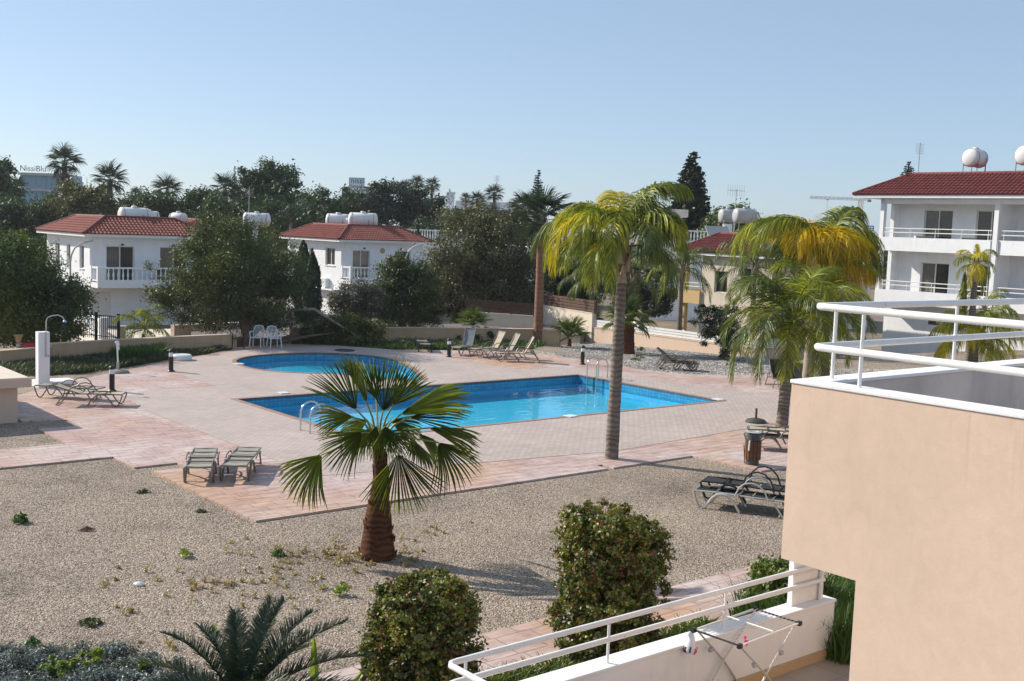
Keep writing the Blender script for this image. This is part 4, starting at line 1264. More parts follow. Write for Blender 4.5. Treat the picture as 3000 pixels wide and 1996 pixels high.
MB().box(-0.37, 0.37, -0.03, 0.0, -0.20, 0.22).build('board', M['sign_blue'], sg)
mb = MB()
for z, (a, b) in ((0.08, (-0.3, 0.3)), (-0.05, (-0.25, 0.27))):
    x = a
    rr_ = random.Random(3)
    while x < b:
        w_ = rr_.uniform(0.03, 0.06); mb.box(x, x + w_, -0.036, -0.0305, z, z + 0.07); x += w_ + 0.02
mb.box(-0.37, 0.37, -0.036, -0.0305, -0.20, -0.13)
mb.build('print', M['white_gloss'], sg)
tank('white water tank on a tall frame on the red roof of the apartment building', P(2853, 512, 72.0) - Vector((0, 0, 0.05)), 0.75, 1.6, 0.56, 0.5)
tank('white water tank cut by the picture edge on the apartment roof', P(3010, 512, 66.0), 0.75, 1.6, 0.56, 0.5)
def antenna(label, px, py0, py1, Y, kind=0):
    b, tp = P(px, py1, Y), P(px, py0, Y)
    t = thing('antenna', label, 'antenna', b, 0.4)
    h = tp.z - b.z
    MB().tube([(0, 0, -1.0), (0, 0, h)], 0.03, 6).build('mast', M['tank_grey'], t)
    mb = MB()
    if kind == 0:
        for k in range(6):
            mb.tube([(-0.35, 0, h - 0.1 - 0.12 * k), (0.35, 0, h - 0.1 - 0.12 * k)], 0.012, 5)
    else:
        mb.tube([(-0.8, 0, h - 0.1), (0.8, 0, h - 0.1)], 0.02, 5)
        for k in range(8): mb.tube([(-0.8 + 0.22 * k, 0, h - 0.55), (-0.8 + 0.22 * k, 0, h + 0.35)], 0.014, 5)
    mb.build('aerial', M['tank_grey'], t)
antenna('thin television antenna behind the roof of the white apartments', 2689, 418, 520, 76, 0)
antenna('television antenna mast between the two grey roof tanks', 2153, 555, 640, 92, 1)
antenna('thin mast rising beside the dark pine', 729, 552, 640, 100, 0)
antenna('thin rod mast over a fan palm near the white far houses', 1454, 514, 580, 130, 0)

# --- beige house behind the queen palms
def beige_house():
    q = P(2003, 742, 71.0); u, v = uv(q)
    zg = -1.2; ze = P(2003, 745, 71.0).z - zg
    t = thing('beige_house', 'cream house with dark red hip roof and a yellow balcony, behind the palms', 'house', W(u, v, zg), ANG - math.pi / 2)
    Lf, dep = 6.9, 4.2
    mb = MB(); ops = [(2.6, 3.6, ze - 2.2, ze - 0.9), (4.6, 5.7, ze - 2.3, ze - 0.6)]
    wall_run(mb, 'x', 1.6, Lf - 1.6, 0, 0.2, -0.3, ze, [(a - 1.6, b - 1.6, c, d) for a, b, c, d in ops])
    mb.box(1.6, 1.8, 0.2, 2.0, -0.3, ze); mb.box(0, 0.2, 1.8, dep, -0.3, ze); mb.box(0.2, 1.6, 1.8, 2.0, -0.3, ze); mb.box(Lf - .2, Lf, 0.2, dep, -0.3, ze); mb.box(0.2, Lf - .2, dep - .2, dep, -0.3, ze)
    mb.build('wall', M['plaster_cream'], t)
    for o in ops: window(t, 'x', 0, 0, 1, o, 0)
    window(t, 'x', 0, 1.62, 1, (0.35, 1.3, ze - 2.6, ze - 0.5), 0)
    MB().box(0.0, 0.3, 0.0, 0.3, -0.3, ze).build('column', M['plaster_yellow'], t)
    mb = MB(); zf = ze - 2.75
    mb.box(-0.15, 1.595, -0.15, 0.0, zf - 0.25, zf + 0.55); mb.box(-0.15, 0.0, 0.0, 1.795, zf - 0.25, zf + 0.55); mb.box(0.0, 1.595, 0.31, 1.795, zf - 0.25, zf)
    bl = mb.build('balcony', M['plaster_yellow'], t)
    rl = MB()
    for dz in (0.8, 1.02): rl.tube([(1.5, -0.08, zf + dz), (-0.08, -0.08, zf + dz), (-0.08, 1.7, zf + dz)], 0.03, 6)
    rl.build('railing', M['white_paint'], bl, True)
    hip_roof(t, 0, Lf, 0, dep, ze, 0.45, 1.15, 2.0, 'roof_dark', 'roof_dark')
    MB().box(3.4, 4.2, -0.32, -0.01, zf - 1.35, zf - 0.75).build('air_conditioner', M['plastic_white'], t, bevel=0.02)
    mb = MB(); mb.lathe([(0.02, -0.335), (0.24, -0.335), (0.24, -0.33), (0.02, -0.33)], 14, (3.75, 0, zf - 1.05), 'y'); mb.build('fan_grille', M['bin_grey'], t)
    MB().box(2.6, 4.9, -0.5, -0.01, zf - 1.5, zf - 1.42).build('ledge', M['plaster_white'], t)
    return t
beige_house()
tk = tank('grey water tank on a thick white post above the cream house', P(2131, 655, 84) - Vector((0, 0, 0.2)), 0.25, 1.35, 0.5, 0.25, 'tank_grey')
tank('grey water tank on thin legs above the cream house', P(2181, 655, 80) - Vector((0, 0, 0.8)), 0.25, 1.7, 0.52, 0.8, 'tank_grey')
mb = MB(); mb.box(-0.3, 0.3, -0.3, 0.3, -6, 0.3); o = mb.build('chimney_stack', M['plaster_white'], None, loc=P(2131, 668, 84)); set_props(o, 'white square chimney stack under the grey water tank', 'chimney')
tank('white egg shaped water tank between the yellow palms', P(2290, 690, 78), 1.9, 1.4, 0.62, 0.1)
# solar panel leaning on the roof under the tanks
mb = MB(); mb.obox((0, 0, 0), (0.9, 0, 0), (0, 0.45, 0.45), (0, -0.02, 0.02)); o = mb.build('solar_panel', M['tank_grey'], None, loc=P(2105, 682, 82)); o.rotation_euler = (0, 0, 0.3)
set_props(o, 'tilted solar heating panel on the roof behind the cream house', 'solar panel')

# --- flat-roofed white house with roof terrace balustrade and pergola slab
q = P(1890, 700, 92)
t = thing('terrace_house', 'white house with balustraded roof terrace and pergola slab beside the cream house', 'house', (q.x, q.y, TZ), -0.12)
zt = q.z - TZ
MB().box(0, 14, 0, 8, 0, zt - 0.3).build('wall', M['plaster_white'], t)
MB().box(-.2, 14.2, -.2, 8.2, zt - 0.297, zt - 0.1).build('roof_slab', M['plaster_white'], t)
balustrade(t, [(0, 0, 2.6, 0), (2.6, 0, 6.0, 0), (6.0, 0, 10.5, 0)], zt, 0.25, 0.72)
MB().box(-0.5, 3.4, 2.0, 5.0, zt + 1.9, zt + 2.5).build('pergola_slab', M['render_grey'], t)
for x in (0.0, 2.6):
    MB().box(x, x + 0.35, 2.2, 2.55, zt - 0.1, zt + 1.897).build('column', M['plaster_white'], t)
q = P(1182, 706, 104)
t = thing('terrace_house', 'pale house with a white balustraded roof terrace behind the brown tree', 'house', (q.x, q.y, TZ), -0.05)
zt = q.z - TZ
MB().box(0, 12, 0, 7, 0, zt - 0.1).build('wall', M['plaster_white'], t)
balustrade(t, [(0, 0.1, 2.9, 0.1), (2.9, 0.1, 6, 0.1)], zt, 0.24, 1.0)

# --- far buildings
def block(label, px0, px1, py_top, Y, depth, mat, cat='building', floors=0, glass=None, rz=0.0, name='far_building'):
    a, b = P(px0, py_top, Y), P(px1, py_top, Y)
    w = math.hypot(b.x - a.x, b.y - a.y)
    t = thing(name, label, cat, (a.x, a.y, TZ), math.atan2(b.y - a.y, b.x - a.x) + rz)
    h = a.z - TZ
    MB().box(0, w, 0, depth, 0, h).build('wall', M[mat], t)
    for k in range(floors):
        z1 = h - 1.2 - k * 3.6
        if glass:
            n = max(1, int(w / 3.2))
            for i in range(n):
                MB().box(i * w / n + 0.15, (i + 1) * w / n - 0.15, -0.06, -0.01, z1 - 2.0, z1).build('window', M[glass], t)
    return t, w, h
ht, hw, hh = block('distant glass hotel block in haze-tinted blue with a name sign on its roof', 60, 172, 505, 260, 14, 'glass_hazed', 'hotel', 0)
for k in range(5):
    MB().box(-0.2, hw + 0.2, -0.9, -0.01, hh - 0.6 - 3.5 * k, hh - 0.1 - 3.5 * k).build('floor_band', M['tank_grey'], ht)
    for i in range(5):
        MB().box(hw * 0.3 + i * hw * 0.14, hw * 0.3 + (i + 1) * hw * 0.14 - 0.4, -0.10, -0.02, hh - 3.1 - 3.5 * k, hh - 0.9 - 3.5 * k).build('window', M['glass_hazed'], ht)

def lettering(text, size, name, mat, parent, loc, rot, extrude=0.05, width=None):
    cu = bpy.data.curves.new(name, 'FONT'); cu.body = text; cu.size = size; cu.extrude = extrude
    tmp = bpy.data.objects.new(name, cu); COL.objects.link(tmp)
    dg = bpy.context.evaluated_depsgraph_get()
    me = bpy.data.meshes.new_from_object(tmp.evaluated_get(dg))
    bpy.data.objects.remove(tmp)
    me.materials.clear(); me.materials.append(M[mat])
    xs = [v.co.x for v in me.vertices]
    o = obj(name, me, parent, loc, rot)
    if width: 
        s = width / (max(xs) - min(xs)); o.scale = (s, s, s)
    return o
lettering('NissiBlu', 2.0, 'lettering', 'letter_dark', ht, (-0.3, 0.3, hh + 0.35), (math.pi / 2, 0, 0), 0.03, (132 - 58) * 260 / FOC)
n2, w2, h2_ = block('white far block with a blue lettered sign box on its roof', 1002, 1096, 548, 230, 10, 'plaster_white', 'building', 2, 'glass_dark')
a_, b_ = P(1024, 522, 229), P(1068, 522, 229)
sb = thing('roof_sign', 'blue and white sign box with lettering above the far trees', 'sign', (a_.x, a_.y, P(1024, 552, 229).z), math.atan2(b_.y - a_.y, b_.x - a_.x))
sw, sh = (b_ - a_).length, a_.z - P(1024, 552, 229).z
MB().box(0, sw, 0, 0.8, 0, sh).build('sign_box', M['white_gloss'], sb)
MB().box(-0.08, -0.003, -0.05, 0.8, 0, sh + 0.05).build('frame', M['letter_blue'], sb)
MB().box(-0.003, sw, -0.05, 0.8, sh + 0.003, sh + 0.12).build('frame', M['letter_blue'], sb)
lettering('nissi', 1.0, 'lettering', 'letter_blue', sb, (sw * 0.06, -0.04, sh * 0.52), (math.pi / 2, 0, 0), 0.02, sw * 0.86)
lettering('beach', 1.0, 'lettering', 'letter_blue', sb, (sw * 0.06, -0.04, sh * 0.04), (math.pi / 2, 0, 0), 0.02, sw * 0.86)
block('low white far roof left of the sign box', 862, 898, 570, 200, 8, 'plaster_white')
t_, w_, h_ = block('white far house with a tall chimney and shaded windows', 1296, 1345, 612, 150, 8, 'plaster_white', 'house', 2, 'glass_dark')
MB().box(w_ * 0.25, w_ * 0.65, 1, 2.2, h_, h_ + 2.0).build('chimney', M['plaster_white'], t_)
MB().box(w_ * 0.2, w_ * 0.7, 0.9, 2.3, h_ + 2.0, h_ + 2.25).build('chimney_cap', M['plaster_white'], t_)
block('long pale far building behind the fan palms', 1335, 1495, 588, 170, 8, 'plaster_white', 'building', 1, 'glass_dark')
block('small grey flat roof at the far end of the street', 0, 33, 594, 120, 6, 'tank_grey', 'building')
block('white low house at the end of the yellow palms', 2470, 2560, 668, 90, 6, 'plaster_white', 'house')
# tower crane
q = P(2517, 662, 330)
t = thing('tower_crane', 'pale tower crane standing far off beyond the yellow palm', 'crane', (q.x, q.y, TZ), 0.02)
Hc = P(2517, 586, 330).z - TZ
def lattice(mb, a, b, w, n, r=0.12):
    a, b = Vector(a), Vector(b); ax = (b - a).normalized()
    s = ax.orthogonal().normalized() * w; u = ax.cross(s.normalized()) * w
    cs = [s + u, s - u, -s - u, -s + u]
    for c in cs: mb.tube([a + c, b + c], r, 4)
    for i in range(n):
        for k in range(4):
            p = a.lerp(b, i / n) + cs[k]; q_ = a.lerp(b, (i + 1) / n) + cs[(k + 1) % 4]
            mb.tube([p, q_], r * 0.7, 3)
mb = MB(); lattice(mb, (0, 0, 0), (0, 0, Hc), 0.5, 16, 0.09); mb.build('mast', M['crane'], t)
mb = MB(); lattice(mb, (-14.8, 0, Hc + 0.2), (3.0, 0, Hc + 0.2), 0.26, 14, 0.05); mb.build('jib', M['crane'], t)
MB().box(2.0, 2.9, -0.4, 0.4, Hc - 0.5, Hc + 0.1).build('counterweight', M['concrete'], t)
MB().box(-10.1, -9.4, -0.3, 0.3, Hc - 0.4, Hc - 0.12).build('trolley', M['crane'], t)
MB().tube([(-9.7, 0, Hc - 0.5), (-9.7, 0, Hc - 6)], 0.06, 4).build('hoist_cable', M['tank_grey'], t)

# ------------------------------------------------------------------ estate walls, fences, road
def wall_along(name, label, cat, pts, h0, h1, t, mat, cap=None):
    """low wall through ground points; pts are Vectors; one straight box per run, mitred by overlap-free ends"""
    o = thing(name, label, cat, pts[0])
    mb, mc = MB(), MB()
    base = Vector(pts[0])
    n = len(pts)
    offs = []
    for i in range(n):
        d = (pts[min(i + 1, n - 1)] - pts[max(i - 1, 0)]); d.z = 0; d.normalize()
        offs.append(Vector((-d.y, d.x, 0)))
    for (mbx, za, zb, e) in ((mb, None, h0, 0.0), (mc, h0 + 0.002, h0 + 0.04, 0.02)):
        vs, fs = [], []
        for i in range(n):
            p = pts[i] - base; p.z = 0
            nn = offs[i] * (t / 2 + e)
            lo = -1.2 if za is None else za - base.z
            hi = zb - base.z
            vs += [p - nn + Vector((0, 0, lo)), p + nn + Vector((0, 0, lo)), p + nn + Vector((0, 0, hi)), p - nn + Vector((0, 0, hi))]
        for i in range(n - 1):
            a, b = 4 * i, 4 * (i + 1)
            for k in range(4):
                k2 = (k + 1) % 4
                fs.append((a + k, a + k2, b + k2, b + k))
        fs += [(3, 2, 1, 0), tuple(4 * (n - 1) + k for k in range(4))]
        mbx.add(vs, fs)
    mb.build('wall', M[mat], o)
    mc.build('coping', M[cap or mat], o)
    return o

def gpt(px, py, z=0.0):
    return G(px, py, z)

wp = [gpt(-260, 1079), gpt(0, 1066), gpt(146, 1053)]
wall_along('low_wall', 'lower run of the tan rendered garden wall behind the shower pillar', 'wall', wp, 0.44, 0, 0.2, 'plaster_tan', 'plaster_beige')
wp = [gpt(148, 1053), gpt(300, 1042), gpt(480, 1031), gpt(690, 1019)]
wall_along('low_wall', 'tan rendered garden wall stepping up beside the shower pillar and running to the broad tree', 'wall', wp, 0.56, 0, 0.2, 'plaster_tan', 'plaster_beige')
wp = [gpt(850, 1003), gpt(1000, 1000), gpt(1230, 1000), gpt(1560, 1003), gpt(1640, 1008)]
wall_along('low_wall', 'pinkish low wall behind the four reclined loungers', 'wall', wp, 0.62, 0, 0.22, 'plaster_tan', 'plaster_beige')

road = [gpt(560, 1001, .05), gpt(900, 984, .05), gpt(1230, 972, .05), gpt(1560, 970, .05), gpt(1700, 988, .05), gpt(1735, 950, .05), gpt(1570, 940, .05), gpt(1400, 948, .05), gpt(900, 956, .05), gpt(560, 972, .05)]
sheet('road', [uv(p) for p in road], [], 0.05, M['asphalt'], 1.6)
yard = [gpt(100, 1010, -0.6), gpt(560, 1000, -0.6), gpt(560, 962, -0.6), gpt(100, 972, -0.6)]
sheet('yard', [uv(p) for p in yard], [], -0.6, M['plaster_cream'], 1.0)
# retaining wall with dark wooden fence across the road
def rail_fence(name, label, a, b, z0, heights, slat_h, mat, post_mat, nposts, t=0.03, group=None, cat='fence', post_h=None):
    d = (b - a); d.z = 0; L_ = d.length; rz = math.atan2(d.y, d.x)
    o = thing(name, label, cat, (a.x, a.y, 0), rz, group)
    for i in range(nposts):
        x = L_ * i / (nposts - 1)
        MB().box(x - 0.05, x + 0.05, 0.002, 0.10, z0 - 0.05, z0 + (post_h or max(heights) + slat_h + 0.03)).build('post', M[post_mat], o)
    dz = b.z - a.z
    for i in range(nposts - 1):
        x0, x1 = L_ * i / (nposts - 1) + 0.008, L_ * (i + 1) / (nposts - 1) - 0.008
        for h in heights:
            MB().box(x0, x1, -t, 0.0, z0 + h, z0 + h + slat_h).build('slat', M[mat], o)
    return o
a_, b_ = P(1365, 955, 63.0), P(1562, 958, 61.5)
ztop = P(1460, 921, 62.2).z
wall_along('retaining_wall', 'shaded beige retaining wall carrying a dark slatted fence across the road', 'wall', [Vector((a_.x, a_.y, 0)), Vector((b_.x, b_.y, 0))], ztop, 0, 0.25, 'plaster_cream')
rail_fence('slatted_fence', 'dark brown slatted fence on the shaded retaining wall across the road', Vector((a_.x, a_.y - .05, 0)), Vector((b_.x, b_.y - .05, 0)), ztop + 0.045, [0.04, 0.20, 0.36, 0.52], 0.14, 'wood_dark', 'wood_dark', 4)
a_, b_ = P(1565, 925, 66.0), P(1740, 950, 60.0)
wall_along('retaining_wall', 'sunlit cream retaining wall climbing behind the red palm trunk', 'wall', [Vector((a_.x, a_.y, 0)), Vector((b_.x, b_.y, 0))], P(1650, 905, 63).z, 0, 0.25, 'plaster_cream')
rail_fence('slatted_fence', 'dark slatted fence on the sunlit retaining wall behind the palms', Vector((a_.x, a_.y - .05, 0)), Vector((b_.x, b_.y - .05, 0)), P(1650, 905, 63).z + .045, [0.04, 0.20, 0.36, 0.52], 0.13, 'wood_dark', 'wood_dark', 3)
a_, b_ = P(505, 990, 53), P(715, 975, 56)
wall_along('street_wall', 'two-tier beige wall across the street under the broad tree', 'wall', [Vector((a_.x, a_.y, 0)), Vector((b_.x, b_.y, 0))], P(600, 950, 54.5).z, 0, 0.3, 'plaster_beige')

# white plank fence on a low beige wall
f0, f1, f2, f3 = FENCE0.copy(), gpt(2215, 1047), gpt(2300, 1046), gpt(2440, 1042)
wall_along('fence_wall', 'low peach wall carrying the white plank fence', 'wall', [f0, f1], 0.36, 0, 0.2, 'plaster_beige', 'plaster_beige')
wall_along('fence_wall', 'shaded return of the peach wall behind the palm trunks', 'wall', [f1 + (f2 - f1).normalized() * .14, f2, f3], 0.40, 0, 0.2, 'plaster_beige', 'plaster_beige')
rail_fence('plank_fence', 'sunlit white fence of three planks on the peach wall', f0, f1, 0.405, [0.02, 0.15, 0.28], 0.105, 'white_paint', 'white_paint', 6)
rail_fence('plank_fence', 'shaded white plank fence turning the corner behind the palm trunks', f1 + (f3 - f1).normalized() * .12, f3, 0.445, [0.02, 0.15, 0.28], 0.105, 'white_paint', 'white_paint', 4)

# iron fence and pillars by the villa gate
g0, g1, g2 = P(222, 998, 47.5), P(280, 996, 47.0), P(347, 998, 46.5)
def iron_fence():
    o = thing('iron_fence', 'black iron bar fence between the garden wall and the villa', 'fence', (g0.x, g0.y, 0.28), math.atan2(g2.y - g0.y, g2.x - g0.x))
    L_ = (Vector((g2.x, g2.y)) - Vector((g0.x, g0.y))).length
    h = 0.95
    for x in (L_ * 0.48, L_):
        MB().box(x - 0.045, x + 0.045, -0.045, 0.045, -1.0, h + 0.1).build('post', M['black_metal'], o)
    for z in (0.05, h - 0.05):
        MB().box(0, L_, -0.015, 0.015, z, z + 0.03).build('rail', M['black_metal'], o)
    mb = MB(); mb.box(-0.009, 0.009, -0.009, 0.009, -0.05, h); me = mb.mesh('bar', M['black_metal'])
    n = int(L_ / 0.11)
    for i in range(n): obj('bar', me, o, (i * L_ / n + 0.05, 0.03, 0))
iron_fence()
def pillar(label, px, py0, py1, Y, w, mat, ball=False):
    a, b = P(px, py1, Y), P(px, py0, Y)
    o = thing('gate_pillar', label, 'pillar', (a.x, a.y, a.z - .6), 0.4)
    h = b.z - a.z + .6
    MB().box(-w, w, -w, w, 0, h).build('shaft', M[mat], o)
    MB().box(-w * 1.25, w * 1.25, -w * 1.25, w * 1.25, h + .002, h + 0.07).build('cap', M[mat], o)
pillar('cream gate pillar beside the small feather palm', 359, 960, 1003, 47, 0.11, 'plaster_cream')
pillar('white gate pillar at the end of the villa balustrade', 306, 934, 1000, 53, 0.13, 'plaster_white')
q0, q1 = P(248, 985, 58), P(300, 985, 53.5)
d_ = q1 - q0
t = thing('garden_balustrade', 'white balustrade sloping up to the white gate pillar', 'balustrade', (q0.x, q0.y, P(275, 970, 56).z), math.atan2(d_.y, d_.x))
balustrade(t, [(0, 0, Vector((d_.x, d_.y)).length - .4, 0)], 0.0, 0.25)

# things standing behind the garden wall under the tree
q = P(55, 1016, 42.5)
t = thing('plant_pot', 'yellow clay plant pot on a small grey stand behind the tan wall', 'plant pot', q + Vector((0, 0, 0)))
MB().lathe([(0.10, 0), (0.10, .1), (0.04, .12), (0.04, .16)], 12).build('stand', M['tank_grey'], t)
MB().lathe([(0.07, .162), (0.15, .40), (0.17, .40), (0.17, .46), (0.14, .46), (0.02, .40)], 14).build('pot', M['terracotta'], t, True)
q = P(86, 1019, 42.5)
t = thing('crate', 'dark red plastic crate standing behind the tan wall next to the pot', 'crate', q, 0.3)
MB().box(-.22, .22, -.15, .15, 0, .16).build('box_body', M['red_plastic'], t, bevel=0.01)
MB().box(-.24, .24, -.17, .17, .162, .20).build('lid', M['red_plastic'], t, bevel=0.01)

# ------------------------------------------------------------------ pump house, shower
t = thing('pump_house', 'low beige pump house with a flat overhanging roof at the pool edge', 'pump house', W(8.62, 30.35, 0), ANG)
MB().box(-4.5, 0, 0, 4.2, -0.07, 0.90).build('wall', M['plaster_beige'], t)
MB().box(-4.7, 0.26, -0.28, 4.45, 0.902, 1.13).build('roof_slab', M['plaster_beige'], t, bevel=0.01)
MB().box(-4.66, 0.22, -0.24, 4.41, 1.132, 1.15).build('roof_screed', M['concrete'] if False else M['plaster_cream'], t)
nu, nv_ = guv(113, 1137)
t = thing('pool_shower', 'white masonry pool shower pillar with a hooked steel shower head', 'shower', W(nu, nv_, 0), ANG)
MB().box(0, 0.34, 0, 0.30, 0, 1.72).build('pillar', M['plaster_white'], t, bevel=0.01)
MB().box(0.02, 1.15, -0.004, 0.75, -0.05, 0.17).build('step', M['plaster_white'], t, bevel=0.03)
MB().tube([(0.22, -0.03, 1.0), (0.22, -0.03, 2.05), (0.25, -0.05, 2.16), (0.34, -0.10, 2.22), (0.52, -0.2, 2.26), (0.64, -0.27, 2.20), (0.68, -0.30, 2.10)], 0.017, 8).build('pipe', M['steel'], t, True)
MB().lathe([(0.02, 0.0), (0.06, -0.05), (0.065, -0.065), (0.01, -0.066)], 12, (0.69, -0.305, 2.11)).build('shower_head', M['steel'], t, True)
MB().lathe([(0.012, 0), (0.03, 0.02), (0.03, 0.05)], 8, (0.18, -0.04, 0.98), 'x').build('tap', M['tank_grey'], t)
MB().lathe([(0.012, 0), (0.03, 0.02), (0.03, 0.05)], 8, (0.26, -0.04, 0.98), 'x').build('tap', M['tank_grey'], t)

# ------------------------------------------------------------------ bollards, umbrella bases, bin
def bollard(px, py, label):
    t = thing('bollard_light', label, 'bollard light', G(px, py, 0.0), 0, 'black bollard lights round the pools')
    MB().lathe([(0.13, 0.0), (0.13, 0.02), (0.085, 0.06), (0.08, 0.08), (0.08, 0.52), (0.085, 0.53)], 18).build('post', M['black_metal'], t, True)
    MB().lathe([(0.075, 0.532), (0.075, 0.675)], 18).build('lens', M['plastic_white'], t, True)
    MB().lathe([(0.09, 0.677), (0.095, 0.70), (0.085, 0.745), (0.05, 0.78), (0.01, 0.79)], 18).build('cap', M['black_metal'], t, True)
bollard(328, 1146, 'black bollard light at the foot end of the two loungers by the shower')
bollard(501, 1089, 'black bollard light beside the round white lid')
bollard(1315, 1046, 'black bollard light at the end of the row of reclined loungers')
bollard(1706, 1068, 'black bollard light standing near the pool ladder and the grey gravel')

q = G(532, 1055, 0.0)
t = thing('drain_cover', 'low round white plastic lid lying on the pavers', 'drain cover', q)
MB().lathe([(0.36, 0.0), (0.38, 0.03), (0.38, 0.17), (0.34, 0.21), (0.02, 0.22)], 24).build('cover_body', M['plastic_white'], t, True)

q = G(348, 1092, 0.0)
t = thing('umbrella_base', 'grey umbrella base with a tall pole wrapped in white cloth', 'umbrella base', q)
MB().lathe([(0.33, 0.0), (0.34, 0.04), (0.30, 0.08), (0.08, 0.11), (0.05, 0.12)], 24).build('base_disc', M['concrete'], t, True)
MB().tube([(-0.03, 0, 0.10), (-0.03, 0, 0.36)], 0.045, 12).build('socket', M['tank_grey'], t, True)
MB().tube([(-0.03, 0, 0.36), (-0.06, 0, 1.02)], 0.026, 10).build('pole', M['white_paint'], t, True)
mb = MB()
rr_ = random.Random(4)
for i in range(7):
    mb.tube([(-0.06 + rr_.uniform(-.05, .03), rr_.uniform(-.04, .04), 1.10 - 0.02 * i), (-0.05 + rr_.uniform(-.02, .06), rr_.uniform(-.04, .04), 0.95), (-0.02 + rr_.uniform(-.04, .05), rr_.uniform(-.04, .04), 0.72 + 0.04 * i)], [0.035, 0.03, 0.012], 7)
mb.build('cloth_wrap', M['bag'], t, True)
q = G(2214, 1238, 0.0)
t = thing('umbrella_base', 'dark round umbrella base with a short brown stub behind the litter bin', 'umbrella base', q)
MB().lathe([(0.30, 0.0), (0.31, 0.04), (0.26, 0.09), (0.10, 0.13), (0.05, 0.14)], 24).build('base_disc', M['bin_grey'], t, True)
MB().tube([(0, 0, 0.13), (0.0, 0, 0.42)], 0.035, 12).build('stub', M['wood_slat'], t, True)

q = G(2203, 1364, -0.03)
t = thing('litter_bin', 'round grey litter bin clad in brown wooden slats', 'litter bin', q, 0.3)
t.scale = (0.78, 0.78, 0.92)
MB().lathe([(0.20, 0.0), (0.20, 0.86), (0.19, 0.87), (0.17, 0.86), (0.16, 0.70), (0.01, 0.69)], 24).build('liner', M['bin_grey'], t, True)
MB().lathe([(0.205, 0.62), (0.225, 0.63), (0.225, 0.67), (0.205, 0.68)], 24).build('hoop', M['black_metal'], t, True)
mb = MB(); mb.box(0.226, 0.25, -0.045, 0.045, 0.17, 0.66); sm = mb.mesh('slat', M['wood_slat'], bevel=0.006)
for i in range(14):
    if i == 6: continue
    obj('slat', sm, t, None, (0, 0, i * 2 * math.pi / 14))
o = obj('slat', sm, t, (0.03, 0, -0.10), (0.0, 0.10, 6 * 2 * math.pi / 14)); o['label'] = 'slat hanging loose and lower than the others'
MB().tube([(-0.19, -0.12, 0.68), (-0.21, -0.13, 0.42)], 0.03, 6).build('paper_strip', M['white_gloss'], t)
MB().lathe([(0.235, 0.875), (0.24, 0.89), (0.14, 0.90), (0.13, 0.885)], 24).build('rim', M['tank_grey'], t, True)

